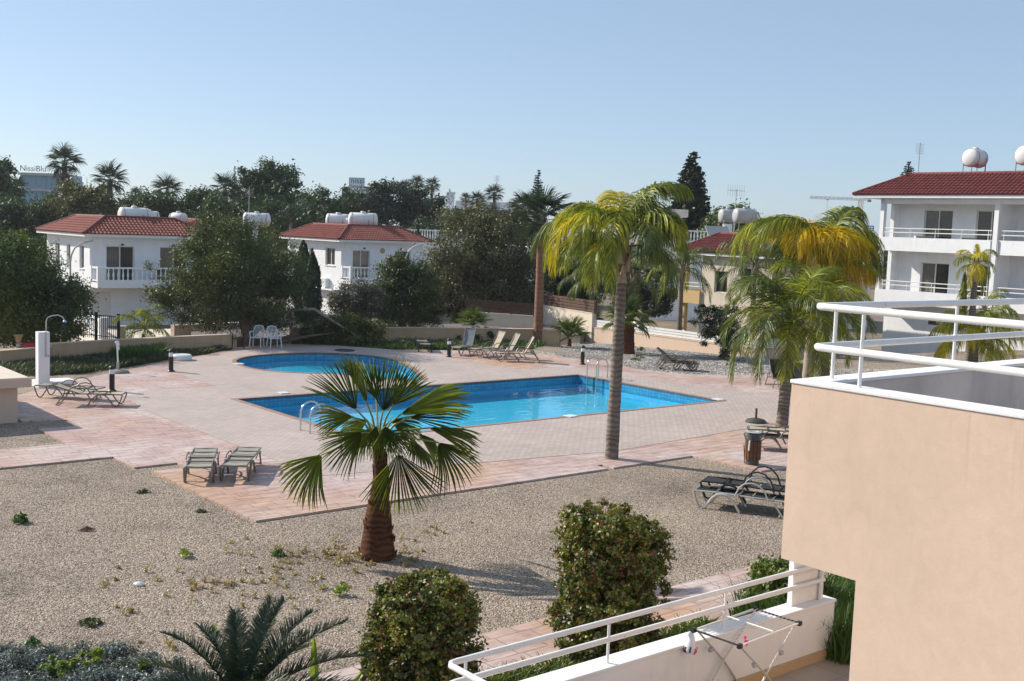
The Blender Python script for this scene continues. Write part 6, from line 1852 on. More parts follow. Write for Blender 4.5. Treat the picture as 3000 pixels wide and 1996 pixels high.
for px, py, rp, Y, lb, skirt, sd in far_p:
    c = P(px, py, Y); b = Vector((c.x, c.y, TZ)); R = rp * Y / FOC
    lb = lb.replace('second of the pair left of', 'beside the tallest one before').replace('left of the sign box', 'next to the low white far roof')
    fan_palm(lb, b, c.z - TZ, R * 0.16, R * 0.62, nf=26, seed=sd, skirt=skirt, petiole=R * 0.42, nseg=14, lo=-0.9, hi=1.4, group='far fan palms')

# ------------------------------------------------------------------ Norfolk pines and cypresses
def norfolk(label, px, py_top, py_bot, wpx, Y, seed, dense=1.0, group='far conifers', tiers=None):
    tp, bt = P(px, py_top, Y), P(px, py_bot, Y)
    base = Vector((tp.x, tp.y, TZ))
    t = thing('norfolk_pine', label, 'pine tree', base, 0, group)
    H = tp.z - TZ; zb = bt.z - TZ; R = wpx * Y / FOC / 2
    MB().tube([(0, 0, 0), (0, 0, H * 0.6), (0, 0, H)], [R * .12, R * .08, 0.02], 7).build('trunk', M['bark'], t)
    r = rng(seed)
    cs, ns = [], []
    n_t = tiers or max(8, int((H - zb) / (R * 0.20)))
    for i in range(n_t):
        k = (i + 0.5) / n_t
        z = zb + (H - zb) * k
        rr_ = R * (1 - k) ** 0.75 * r.uniform(0.85, 1.1) + 0.05 * R
        for j in range(int(7 * (1 if k < 0.8 else 0.7))):
            an = j * 0.9 + i * 1.3 + r.uniform(-.2, .2)
            m = max(5, int(26 * dense * (rr_ / R) + 4))
            u = r.uniform(0.05, 1, m) ** 0.7
            x = u * rr_
            p = np.stack([np.cos(an) * x, np.sin(an) * x, z + 0.16 * x + 0.25 * rr_ * u * u * 0.3], 1)
            p += r.normal(0, 1, (m, 3)) * np.array([R * .045, R * .045, R * .03])
            cs.append(p); ns.append(np.tile([0, 0, 1.0], (m, 1)))
    v, q = leaf_cloud(r, np.concatenate(cs), np.concatenate(ns), R * 0.085, 1.6, 0, 0.5)
    obj('crown', np_mesh('crown', v, q, M['leaf_dark']), t)
norfolk('large dark Norfolk pine rising above the roofs between the palms', 2030, 448, 710, 150, 105, 1, 4.0, None, 24)
norfolk('slim tiered Norfolk pine behind the drooping queen palm', 1578, 498, 680, 70, 130, 2, 1.5)
norfolk('thin far pine tip behind a fan palm', 688, 487, 640, 34, 170, 3)
norfolk('tiny far pine above the white chimney', 1318, 553, 610, 24, 200, 4)
norfolk('pine tip showing over the red apartment roof', 2664, 474, 560, 62, 90, 5, 1.6, None)

def cypress(label, px, py0, py1, wpx, Y, seed, leaf='leaf_dark', mat_n=5000, group=None, cat='cypress'):
    tp, bt = P(px, py0, Y), P(px, py1, Y)
    base = Vector((bt.x, bt.y, max(TZ, bt.z)))
    t = thing('cypress', label, cat, base, 0, group)
    H = tp.z - base.z; R = wpx * Y / FOC / 2
    r = rng(seed)
    k = r.random(mat_n) ** 0.8; an = r.uniform(0, 6.283, mat_n)
    rad = R * (np.sin(np.pi * np.clip(0.12 + k * 0.88, 0, 1)) ** 0.6) * (1 - k * 0.35) * (0.75 + 0.3 * r.random(mat_n))
    rad *= 1 + 0.18 * np.sin(an * 3 + k * 9) + 0.1 * np.sin(an * 5 - k * 17)
    p = np.stack([np.cos(an) * rad, np.sin(an) * rad, k * H], 1)
    nn = np.stack([np.cos(an), np.sin(an), np.full(mat_n, 0.5)], 1)
    v, q = leaf_cloud(r, p, nn, R * 0.10 + 0.05, 2.6, -2.0, 0.5)
    obj('crown', np_mesh('crown', v, q, M[leaf]), t)
    MB().tube([(0, 0, -0.2), (0, 0, H * 0.9)], [R * .15, 0.02], 7).build('trunk', M['bark'], t)
cypress('taller dark cypress between the broad tree and the plaque villa', 885, 708, 930, 66, 62, 1)
cypress('smaller dark cypress leaning against the taller one', 913, 742, 930, 60, 60, 2)
cypress('pointed yellow shrub beside the slender palm in front of the apartments', 2815, 800, 960, 26, 54, 3, 'leaf_queen', 1500, None, 'shrub')
cypress('small dark cypress pair in front of the white roof balustrade', 1222, 668, 760, 24, 98, 4, 'leaf_dark', 1200)

# ------------------------------------------------------------------ broad trees around the site
b = G(70, 1008, 0.0) + Vector((0, 2.5, 0))
tree('broadleaf_tree', 'dense leafy green tree behind the tan wall next to the shower pillar', 'tree', b,
     pix_puffs([(10, 760, 85), (80, 800, 80), (175, 865, 60), (60, 870, 110), (150, 905, 85), (225, 890, 40), (10, 950, 90), (110, 960, 75), (195, 940, 50), (-70, 820, 120), (-60, 930, 110), (50, 725, 42), (125, 815, 42), (242, 855, 24), (225, 835, 22)], 44.5, seed=1, spread=1.2),
     'leaf_green', 76000, 0.058, 0.2, seed=21, sig=0.26, ncl=34)
b = G(735, 1008, 0.0)
tree('broadleaf_tree', 'broad olive green tree with dark spreading limbs shading the small pool', 'tree', b,
     pix_puffs([(620, 705, 70), (650, 760, 115), (585, 785, 75), (720, 730, 90), (800, 770, 80), (510, 850, 50), (640, 850, 115), (760, 830, 120), (840, 830, 65), (478, 890, 44), (560, 895, 62), (660, 885, 70), (800, 890, 70), (620, 660, 36), (450, 860, 24), (700, 685, 40), (440, 780, 12), (555, 730, 35)], 50.0, seed=2, spread=1.6),
     'leaf_olive', 95000, 0.058, 0.26, seed=22, sig=0.24, ncl=36, aspect=3.0, droop=0.4,
     trunk_pts=[(0, 0, -0.2), (-0.15, 0, 0.5), (-0.5, 0.2, 1.3)])
# limbs of the broad tree that lean down to the ground on its pool side
t = thing('fallen_branch', 'long dry limb arching from the broad tree down to the ground', 'branch', G(770, 1010, 0))
b0 = G(770, 1010, 0)
def rel(px, py, Y): return P(px, py, Y) - b0
MB().tube([rel(735, 985, 49.5), rel(790, 935, 49.5), rel(860, 908, 49.6), rel(920, 906, 49.8), rel(975, 940, 50), rel(1045, 985, 50)], [0.11, 0.09, 0.075, 0.07, 0.055, 0.03], 8).build('limb', M['bark_pale'], t, True)
MB().tube([rel(735, 998, 49.2), rel(800, 1000, 49.2), rel(850, 985, 49.4), rel(880, 960, 49.6), rel(930, 950, 50)], [0.10, 0.085, 0.07, 0.05, 0.02], 8).build('limb', M['bark'], t, True)
MB().tube([rel(740, 1010, 49), rel(820, 1003, 49), rel(905, 985, 49.4), rel(980, 975, 50)], [0.10, 0.08, 0.06, 0.02], 8).build('limb', M['bark'], t, True)
rr_ = random.Random(9)
mb = MB()
for i in range(34):
    a = rel(rr_.uniform(780, 1000), rr_.uniform(905, 960), 50); mb.tube([a, a + Vector((rr_.uniform(-.5, .5), rr_.uniform(-.4, .4), rr_.uniform(-.5, .1))), a + Vector((rr_.uniform(-.9, .9), rr_.uniform(-.6, .6), rr_.uniform(-.9, -.2)))], [0.02, 0.012, 0.004], 4)
mb.build('twigs', M['bark'], t)
tree('shrub_thicket', 'dark shady thicket under the arching dry limb by the small pool', 'shrub', G(960, 1008, 0.0) + Vector((0, .8, 0)),
     pix_puffs([(930, 965, 40), (985, 960, 45), (1040, 970, 45), (1090, 975, 40), (960, 985, 35), (1030, 992, 35), (900, 935, 30)], 50.6, seed=3), 'leaf_olive', 20000, 0.055, 0.05, seed=23, zmin=0.02)
tree('dry_bush', 'grey brown twiggy bush in front of the plaque villa balcony', 'shrub', G(1050, 1000, 0.0) + Vector((0, 1.2, 0)),
     pix_puffs([(1040, 860, 42), (1075, 900, 50), (1015, 910, 48), (1050, 940, 55), (1000, 870, 25), (1090, 860, 22)], 53.5, seed=4), 'leaf_dry', 16000, 0.05, 0.07, bark='bark_pale', seed=24, twigs=7)
tree('round_tree', 'rounded yellow green tree on a short dark trunk beside the reclined loungers', 'tree', G(1182, 992, 0.0),
     pix_puffs([(1165, 800, 46), (1200, 840, 70), (1150, 860, 60), (1240, 850, 60), (1190, 900, 80), (1245, 905, 50), (1140, 915, 45), (1270, 890, 28), (1160, 765, 22), (1215, 780, 26)], 54.5, seed=5),
     'leaf_olive', 52000, 0.056, 0.16, seed=25, trunk_pts=[(0, 0, -0.2), (-0.05, 0, 0.7), (0.0, 0.1, 1.3)])
tree('brown_tree', 'wide brownish tree with bare twigs showing, behind the shaded retaining wall', 'tree', P(1400, 950, 68) * 1.0,
     pix_puffs([(1345, 680, 62), (1415, 660, 58), (1480, 670, 62), (1390, 740, 100), (1310, 760, 62), (1470, 760, 105), (1540, 740, 55), (1340, 830, 95), (1450, 840, 95), (1540, 820, 60), (1290, 830, 40), (1375, 640, 30), (1510, 640, 34)], 68.0, seed=6, spread=2),
     'leaf_brown', 64000, 0.075, 0.3, seed=26, twigs=5, sig=0.26, bark='bark_pale')
tree('dark_hedge_tree', 'dense dark evergreen behind the red palm trunk', 'tree', P(1640, 930, 72),
     pix_puffs([(1600, 850, 62), (1660, 830, 60), (1700, 870, 50), (1560, 880, 50), (1640, 780, 50), (1520, 880, 40), (1690, 760, 50), (1740, 820, 50), (1600, 760, 45), (1780, 800, 45), (1640, 890, 45)], 72, seed=7), 'leaf_dark', 22000, 0.11, 0.25, seed=27)
tree('dark_hedge_tree', 'dark evergreen under the brown tree crown', 'tree', P(1330, 930, 69),
     pix_puffs([(1300, 880, 45), (1370, 885, 50), (1440, 890, 50), (1500, 885, 45), (1270, 830, 35), (1545, 880, 40)], 70, seed=8), 'leaf_dark', 12000, 0.10, 0.2, seed=28)
tree('dark_hedge_tree', 'dark evergreen filling the gap between the cream house and the queen palm', 'tree', P(1890, 930, 74),
     pix_puffs([(1860, 880, 48), (1920, 880, 46), (1830, 820, 45), (1900, 800, 50), (1950, 860, 30)], 74, seed=9), 'leaf_dark', 12000, 0.11, 0.2, seed=29)
tree('round_shrub', 'clipped dark red green shrub growing over the white plank fence', 'shrub', G(2120, 1052, 0.0),
     pix_puffs([(2070, 935, 32), (2110, 940, 42), (2085, 975, 38), (2120, 990, 38), (2120, 1025, 24), (2060, 910, 20), (2130, 910, 28), (2150, 960, 26)], 50.2, seed=10), 'leaf_dark', 12000, 0.05, 0.06, seed=30, sig=0.14)
tree('round_shrub', 'tall dark clipped shrub behind the shaded part of the plank fence', 'shrub', G(2290, 1035, 0.0) + Vector((0, 1, 0)),
     pix_puffs([(2280, 920, 28), (2285, 960, 30), (2290, 1000, 28), (2300, 880, 24)], 54, seed=11), 'leaf_dark', 5000, 0.06, 0.06, seed=31, sig=0.14)

# far crowns
far_t = [('far_tree', 'dark far conifer like tree at the left of the glass hotel', [(4, 500, 30), (12, 550, 38), (0, 600, 45), (-30, 540, 55), (40, 615, 30)], 120, 'leaf_far', 9000, 0.20),
         ('far_tree', 'dark bushy trees below the glass hotel', [(60, 640, 55), (120, 640, 50), (10, 660, 60), (160, 620, 40), (90, 690, 60), (-40, 650, 60), (30, 610, 30)], 100, 'leaf_far', 16000, 0.15),
         ('far_tree', 'brown green bushy tree behind the villa by the shower', [(200, 600, 52), (260, 610, 56), (310, 625, 48), (230, 650, 50), (165, 610, 30), (340, 640, 30), (220, 565, 26)], 100, 'leaf_brown', 16000, 0.14),
         ('far_tree', 'green far tree between two fan palms', [(450, 610, 46), (400, 625, 40), (520, 620, 46), (560, 590, 34), (590, 610, 46), (360, 620, 30)], 112, 'leaf_far', 14000, 0.16),
         ('far_tree', 'broad far pine with an open rounded head', [(735, 545, 38), (780, 515, 40), (830, 520, 38), (845, 560, 32), (770, 570, 40), (815, 590, 40), (740, 600, 40), (720, 510, 16), (795, 492, 18), (858, 535, 16)], 122, 'leaf_far', 15000, 0.17),
         ('far_tree', 'low far trees right behind the broad olive tree', [(690, 640, 46), (630, 640, 40), (740, 650, 40), (800, 640, 40), (870, 640, 46), (640, 600, 34), (600, 650, 30)], 105, 'leaf_far', 14000, 0.15),
         ('far_tree', 'dark far trees below the sign box, palm leaved', [(900, 615, 46), (960, 605, 46), (1000, 590, 40), (930, 645, 46), (990, 640, 46)], 116, 'leaf_far', 14000, 0.15),
         ('far_tree', 'clipped dense dark far tree in front of the sign box', [(1060, 585, 46), (1120, 580, 46), (1045, 620, 50), (1110, 630, 50), (1075, 650, 40)], 122, 'leaf_dark', 16000, 0.16),
         ('far_tree', 'clipped dense dark far tree under the three fan palms', [(1180, 592, 46), (1235, 600, 46), (1268, 620, 34), (1180, 635, 50), (1240, 645, 44), (1285, 590, 16)], 124, 'leaf_dark', 16000, 0.16),
         ('far_tree', 'round headed dark tree behind the grey roof tanks', [(2130, 650, 36), (2090, 675, 36), (2175, 650, 40), (2215, 680, 32), (2060, 690, 24), (2140, 690, 50), (2200, 700, 40)], 102, 'leaf_green', 15000, 0.16),
         ('far_tree', 'dark scrub behind the plaque villa roof', [(1290, 690, 34), (1250, 680, 30), (1330, 640, 34), (840, 690, 46), (1200, 690, 30)], 110, 'leaf_far', 8000, 0.15),
         ('far_tree', 'low dark trees at the foot of the big Norfolk pine', [(1960, 640, 26), (2000, 700, 36), (2060, 700, 30), (1940, 690, 26)], 112, 'leaf_dark', 8000, 0.16)]
for i, (nm, lb, pf, Y, lf, n, sz) in enumerate(far_t):
    pp = pix_puffs(pf, Y, seed=40 + i, spread=2.0)
    b = Vector((sum(p[0] for p in pp) / len(pp), sum(p[1] for p in pp) / len(pp), TZ))
    lb = lb.replace('at the left of', 'beside')
    tree(nm, lb, 'tree', b, pp, lf, n, sz, 0.25, seed=60 + i, sig=0.34, ncl=9, limbs=5, shell=0.75)

# a far wood closing the horizon between the things above
r = rng(5)
cs, ns = [], []
for i in range(420):
    x = r.uniform(-170, 130); y = r.uniform(170, 300)
    R = r.uniform(2.5, 4.5); h = TZ + r.uniform(2.5, 5.2) + (y - 170) * 0.006
    d = r.normal(0, 1, (60, 3)); d /= np.linalg.norm(d, axis=1, keepdims=True); d[:, 2] = np.abs(d[:, 2])
    cs.append(np.array([x, y, h - R * 0.8]) + d * np.array([R, R, R * .8]) * r.uniform(.8, 1.05, (60, 1))); ns.append(d)
v, q = leaf_cloud(r, np.concatenate(cs), np.concatenate(ns), 0.85, 1.5)
o = obj('far_wood', np_mesh('far_wood', v, q, M['leaf_far']))
set_props(o, kind='stuff')

# ------------------------------------------------------------------ planting in the strip before the terrace
def bush(label, px0, px1, py0, base, seed, n, leaf='leaf_boug', size=0.05, flowers=90, name='flowering_bush', cat='bush', dome=0.0, trunk=True, zlow=0.12):
    Y = base.y
    a, b_ = P(px0, (py0 + 1800) / 2, Y), P(px1, (py0 + 1800) / 2, Y)
    top = P((px0 + px1) / 2, py0, Y).z
    w = (b_.x - a.x) / 2; cx = (a.x + b_.x) / 2; H = top - base.z - 0.13
    base = Vector((cx, base.y, base.z))
    t = thing(name, label, cat, base)
    r = rng(seed)
    pf = []
    for i in range(150):
        z = zlow + (H - zlow) * r.random()
        k = (z - zlow) / (H - zlow)
        wr = w * (0.85 + 0.15 * math.sin(math.pi * min(1, 0.25 + 0.6 * k))) 
        wr *= 1 - dome * (2 * abs(k - 0.5)) ** 2.2
        an = r.uniform(0, 6.283); q = 0.80 * r.random() ** 0.30
        rad = w * r.uniform(0.20, 0.28)
        pf.append((math.cos(an) * wr * q, math.sin(an) * wr * q, min(z, H - rad * 0.8), rad, rad, rad))
    cen, nrm = crown_points(r, pf, n, 0.085, 0.82, 60, 0.15)
    k = cen[:, 2] > 0.05
    v, q = leaf_cloud(r, cen[k], nrm[k], size, 1.7)
    obj('crown', np_mesh('crown', v, q, M[leaf]), t)
    if flowers:
        fc, fn = [], []
        for i in range(flowers // 9):
            p = pf[int(r.integers(0, len(pf)))]
            d = r.normal(0, 1, 3); d[1] = -abs(d[1]); d /= np.linalg.norm(d)
            c = np.array(p[:3]) + d * p[3] * 1.05
            fc.append(c + r.normal(0, 0.05, (9, 3))); fn.append(np.tile(d, (9, 1)))
        v, q = leaf_cloud(r, np.concatenate(fc), np.concatenate(fn), size * 0.85, 1.3)
        set_props(obj('flowers', np_mesh('flowers', v, q, M['flower']), t), kind='stuff')
    if trunk:
        rr = random.Random(seed); mb = MB()
        for i in range(5):
            p = pf[i * 28]
            mb.tube([(0.04 * i - .08, 0.02 * i, -0.1), (p[0] * 0.3 - .03, p[1] * 0.3 - .15, H * 0.35), (p[0] * 0.8, p[1] * 0.8 - .1, H * 0.6), (p[0], p[1], p[2])], [0.05, 0.042, 0.03, 0.012], 7)
        mb.build('trunk', M['bark_pale'], t, True)
    return t
bush('tall clipped bougainvillea bush with red blossom and a pale forked stem', 1610, 1962, 1472, W(10.15, 9.95, -0.04), 71, 95000, size=0.025, flowers=240, dome=0.12)
bush('lower bougainvillea bush with few red blossoms at the end of the terrace railing', 1060, 1425, 1668, W(7.42, 10.25, -0.04), 72, 78000, size=0.025, flowers=110, dome=0.5)
bush('fresh green hedge under the beige balcony corner', 2185, 2420, 1632, W(13.4, 9.35, -0.04), 73, 36000, 'leaf_hedge', 0.035, 0, 'hedge', 'hedge', trunk=True, zlow=0.1)
bush('green hedge beyond the grey terrace pier', 2420, 2620, 1680, W(15.2, 8.9, -0.04), 74, 26000, 'leaf_hedge', 0.035, 0, 'hedge', 'hedge', trunk=True, zlow=0.1)

def blades(name, poly, n, h, mat, seed, kind='stuff', z=-0.06, w=0.012, lean=0.35, label=None, cat=None, clump=None):
    """grass blades scattered over a grid polygon"""
    r = rng(seed)
    xs = [p[0] for p in poly]; ys = [p[1] for p in poly]
    P_ = np.stack([r.uniform(min(xs), max(xs), n * 3), r.uniform(min(ys), max(ys), n * 3)], 1)
    inside = np.zeros(len(P_), bool)
    j = len(poly) - 1
    for i in range(len(poly)):
        xi, yi = poly[i]; xj, yj = poly[j]
        c = ((yi > P_[:, 1]) != (yj > P_[:, 1])) & (P_[:, 0] < (xj - xi) * (P_[:, 1] - yi) / (yj - yi + 1e-12) + xi)
        inside ^= c; j = i
    P_ = P_[inside][:n]
    if clump:
        dens = 0.5 + 0.5 * np.sin(P_[:, 0] * 1.7 + seed) * np.sin(P_[:, 1] * 2.3 + 1) + 0.3 * np.sin(P_[:, 0] * 5.1) * np.sin(P_[:, 1] * 4.3)
        P_ = P_[r.random(len(P_)) < np.clip(dens, 0.12, 1)]
    m = len(P_)
    hh = h * r.uniform(0.45, 1.3, m)
    if clump: hh *= 0.7 + 0.5 * (0.5 + 0.5 * np.sin(P_[:, 0] * 2.1 + 2) * np.sin(P_[:, 1] * 1.9))
    an = r.uniform(0, 6.283, m)
    wx, wy = np.cos(an) * w, np.sin(an) * w
    lx, ly = r.normal(0, lean, m) * hh, r.normal(0, lean, m) * hh
    zz = np.full(m, z)
    b0 = np.stack([P_[:, 0] - wx, P_[:, 1] - wy, zz], 1); b1 = np.stack([P_[:, 0] + wx, P_[:, 1] + wy, zz], 1)
    md = np.stack([P_[:, 0] + lx * .4, P_[:, 1] + ly * .4, zz + hh * .6], 1); tp = np.stack([P_[:, 0] + lx, P_[:, 1] + ly, zz + hh], 1)
    ww = np.stack([wx, wy, np.zeros(m)], 1)
    v = np.stack([b0, b1, md + ww * .7, md - ww * .7, tp + ww * .1, tp - ww * .1], 1).reshape(-1, 3)
    base = (np.arange(m) * 6)[:, None]
    q = np.concatenate([base + np.array([[0, 1, 2, 3]]), base + np.array([[3, 2, 4, 5]])])
    o = obj(name, np_mesh(name, v, q, M[mat]), None, (0, 0, 0), (0, 0, ANG))
    set_props(o, label, cat, None, kind)
    return o
blades('grass', [(6.3, 8.95), (12.4, 8.95), (12.4, 9.85), (6.3, 10.0)], 26000, 0.16, 'grass', 1, w=0.008)
blades('grass', [(12.3, 8.0), (14.6, 7.6), (15.5, 9.6), (12.3, 9.9)], 9000, 0.55, 'grass', 2, w=0.012)
blades('ground_cover', [(7.4, 9.75), (12.0, 9.7), (12.0, 10.1), (8.2, 10.15)], 7000, 0.17, 'leaf_hedge', 3, w=0.022, lean=0.6, clump=True)
# green strips along the garden wall
strip_px = [(0, 1068), (146, 1054), (300, 1044), (480, 1032), (640, 1022), (680, 1026), (600, 1036), (520, 1046), (440, 1062), (330, 1080), (240, 1092), (120, 1100), (0, 1100)]
blades('grass', [guv(*p) for p in strip_px], 26000, 0.20, 'grass_dark', 4, w=0.018, lean=0.6, clump=True, z=-0.04)
blades('grass', [guv(330, 1040), guv(480, 1031), guv(490, 1040), guv(420, 1052), guv(330, 1056)], 9000, 0.38, 'grass', 5, w=0.016, lean=0.4, clump=True, z=-0.04)
strip2 = [(850, 1003), (1000, 1000), (1230, 1001), (1500, 1004), (1600, 1010), (1560, 1020), (1480, 1024), (1330, 1024), (1150, 1022), (1000, 1011), (860, 1007)]
blades('ground_cover', [guv(*p) for p in strip2], 30000, 0.20, 'grass', 6, w=0.02, lean=0.6, clump=True, z=-0.04)
blades('ground_cover', [guv(1150, 1006), guv(1480, 1008), guv(1500, 1018), guv(1330, 1022), guv(1150, 1018)], 8000, 0.22, 'grass_dark', 7, w=0.02, lean=0.7, clump=True, z=-0.04)
tree('low_shrub', 'dark round leaved shrub on the green strip behind the loungers', 'shrub', G(1420, 1003, 0), pix_puffs([(1395, 990, 18), (1425, 985, 22), (1350, 985, 16)], 54, seed=3), 'leaf_green', 3500, 0.06, 0.03, seed=81, sig=.1)
tree('low_shrub', 'grey green shrub at the foot of the rounded tree', 'shrub', G(1325, 1000, 0), pix_puffs([(1320, 980, 18), (1345, 985, 14)], 54, seed=4), 'leaf_dry', 2500, 0.06, 0.03, seed=82, sig=.1)

# cycad, silver ground shrub, bright sprigs, spear leaves at the lower edge
cb = G(705, 2125, -0.04)
t = thing('cycad', 'dark green sago cycad with arching feather leaves at the bottom edge', 'cycad', cb)
MB().lathe([(0.16, -0.1), (0.20, 0.05), (0.18, 0.18), (0.10, 0.26), (0.02, 0.28)], 12).build('stem', M['palm_brown'], t)
rr_ = random.Random(2)
fr = [(118, 1.12, 1.12), (100, 1.2, 1.05), (84, 1.3, 1.2), (68, 1.2, 1.22), (48, 1.05, 1.28), (30, 0.85, 1.45), (12, 0.68, 1.5), (150, 0.75, 1.3), (172, 0.5, 1.5), (-8, 0.5, 1.5), (200, 0.6, 1.0), (-40, 0.7, 1.0), (235, 0.8, 1.0), (270, 0.7, 1.0), (310, 0.7, 1.0), (58, 0.65, 1.1), (135, 1.0, 1.05), (20, 1.1, 1.05)]
for az, pit, L_ in fr:
    me = feather_mesh('cy', round(pit * 8) / 8, L_, 0.75, 0.15, 'leaf_cycad', 120, 0.2, seed=1, w=0.0085, rach=0.012, bare=0.08, vee=0.8)
    obj('frond', me, t, (0, 0, 0.22), (rr_.uniform(-.2, .2), 0, R_(az) + rr_.uniform(-.08, .08)), 1.0)

gs = G(235, 1985, -0.04)
tree('silver_shrub', 'low spreading silver grey ground shrub at the lower corner', 'shrub', gs,
     [(gs.x - 0.9, gs.y + 0.1, 0.02, 0.7, 0.45, 0.15), (gs.x - 0.1, gs.y + 0.2, 0.02, 0.7, 0.45, 0.16), (gs.x + 0.4, gs.y + 0.35, 0.02, 0.42, 0.32, 0.16), (gs.x + 0.75, gs.y + 0.0, 0.0, 0.5, 0.40, 0.14), (gs.x - 0.4, gs.y - 0.4, 0.02, 0.9, 0.5, 0.16), (gs.x + 0.6, gs.y - 0.4, 0.02, 0.7, 0.5, 0.15), (gs.x - 1.5, gs.y - 0.3, 0.0, 0.6, 0.5, 0.14), (gs.x + 1.15, gs.y - 0.35, 0.0, 0.5, 0.4, 0.12), (gs.x - 0.9, gs.y - 0.5, 0.02, 0.8, 0.5, 0.15)],
     'leaf_grey', 64000, 0.020, 0.03, seed=91, sig=0.075, ncl=110, shell=0.9, fill=0.1)
tree('lime_shrub', 'bright lime green sprigs growing through the silver shrub', 'shrub', gs + Vector((0.1, -0.2, 0)),
     [(gs.x - 0.25, gs.y - 0.08, 0.15, 0.18, 0.12, 0.10), (gs.x + 0.15, gs.y - 0.05, 0.17, 0.16, 0.12, 0.13), (gs.x + 0.05, gs.y - 0.25, 0.14, 0.32, 0.12, 0.09), (gs.x + 0.75, gs.y + 0.05, 0.13, 0.08, 0.08, 0.06), (gs.x + 0.2, gs.y + 0.0, 0.24, 0.05, 0.05, 0.11)],
     'leaf_lime', 3600, 0.022, 0.012, seed=92, sig=0.045, ncl=90, aspect=1.8)
sp = W(6.35, 11.0, -0.04)
t = thing('spear_leaf_plant', 'upright pointed yellow green spear leaf in front of the cycad', 'plant', sp)
for (dx, dy, h, w_, ln, bend) in ((0, 0, 0.78, 0.05, -.02, .1), (0.30, 0.05, 0.36, 0.04, 0.25, .2), (-0.2, -0.1, 0.35, 0.04, -0.2, .2)):
    mb = MB(); n = 8; vs = []
    for i in range(n + 1):
        k = i / n
        ww = w_ * math.sin(math.pi * (0.18 + 0.82 * k)) ** 0.8 if k < 1 else 0.001
        c = Vector((dx + ln * k, dy - bend * k * k * .3, h * k))
        vs += [c + Vector((-ww, 0, 0)), c + Vector((0, 0.02, 0)), c + Vector((ww, 0, 0))]
    mb.add(vs, [(3 * i + j, 3 * i + j + 1, 3 * i + j + 4, 3 * i + j + 3) for i in range(n) for j in range(2)])
    mb.build('leaf', M['leaf_lime'], t, True)
t = thing('flower_spike', 'two leafy reddish flower spikes beside the smaller bougainvillea', 'plant', W(6.85, 10.75, -0.04))
r = rng(8)
for dx in (0.0, 0.16):
    k = r.random(260); an = r.uniform(0, 6.28, 260)
    p = np.stack([dx + np.cos(an) * .045 + 0.03 * k, np.sin(an) * .045, k * 0.55], 1)
    v, q = leaf_cloud(r, p, np.stack([np.cos(an), np.sin(an), an * 0 + .4], 1), 0.035, 1.8)
    obj('spike', np_mesh('spike', v, q, M['leaf_boug' if dx else 'leaf_boug']), t)

# weeds and scattered dry growth on the gravel
def weed(px, py, label, mat, h, seed, n=60, R=0.12, name='weed'):
    c = G(px, py, -0.04)
    t = thing(name, label, 'weed', c, 0, 'weeds on the gravel')
    r = rng(seed)
    an = r.uniform(0, 6.28, n); k = r.random(n)
    p = np.stack([np.cos(an) * R * k, np.sin(an) * R * k, h * (0.25 + 0.75 * r.random(n)) * (1 - .5 * k)], 1)
    v, q = leaf_cloud(r, p, np.stack([np.cos(an) * .5, np.sin(an) * .5, an * 0 + 1], 1), 0.05, 2.4)
    obj('leaves', np_mesh('leaves', v, q, M[mat]), t)
weed(60, 1532, 'bright green weed tuft alone on the gravel, opposite the paving notch', 'grass', 0.2, 1, 120, 0.14)
weed(815, 1760 - 130, 'small green weed on the gravel before the fan palm', 'grass', 0.12, 2)
weed(1000, 1745, 'pale green weed beside the smaller bougainvillea', 'leaf_lime', 0.22, 3)
weed(622, 1860, 'lime green weed tuft behind the cycad leaves', 'leaf_lime', 0.10, 4, 60, 0.09)
weed(540, 1632, 'thin green weed in the middle of the open gravel', 'leaf_lime', 0.16, 5, 40)
weed(262, 1830, 'olive weed flat on the gravel above the silver shrub', 'leaf_olive', 0.08, 6, 70, 0.16)
weed(95, 1888, 'tiny green weed above the edge of the silver shrub', 'grass', 0.08, 7, 50, 0.10)
weed(420, 1444, 'dark brown weed clump near the paving notch edge', 'leaf_brown', 0.06, 8, 60, 0.14)
weed(590, 1500, 'yellowish weed by the long paving edge', 'leaf_olive', 0.05, 9, 40, 0.10)
weed(1870, 1048, 'green weed on the grey gravel behind the tall ringed trunk', 'grass', 0.18, 10, 90, 0.25)
weed(1860, 1056, 'flat green weed patch on the grey gravel nearest the stacked loungers', 'grass', 0.10, 11, 90, 0.30)
weed(2142, 1070, 'green weed on the grey gravel left of the palm trunks', 'grass', 0.12, 12, 80, 0.25)
weed(2205, 1071, 'pale weed on the grey gravel close to the palm trunks', 'leaf_olive', 0.12, 13, 80, 0.25)
weed(1878, 1030, 'dark weed against the peach fence wall', 'grass', 0.25, 14, 90, 0.2)
q = G(255, 1556, -0.04)
t = thing('dry_leaf', 'curled brown dry palm leaf lying on the open gravel', 'leaf', q, 0.4)
MB().add([(-.16, 0, 0.01), (-.02, -.05, .02), (.14, 0, .015), (-.02, .05, .02), (0, 0, .09)], [(0, 1, 4), (1, 2, 4), (2, 3, 4), (3, 0, 4)]).build('blade', M['wood_slat'], t)
q = G(406, 1716, -0.04)
mb = MB(); mb.lathe([(0.02, -.01), (0.06, 0.0), (0.07, 0.03), (0.03, 0.055), (0.01, 0.06)], 7, sx=1.2, sy=.8)
o = mb.build('white_stone', M['plaster_white'], None, loc=q); set_props(o, 'single white stone on the open gravel', 'stone')
r = rng(77)
pts = []
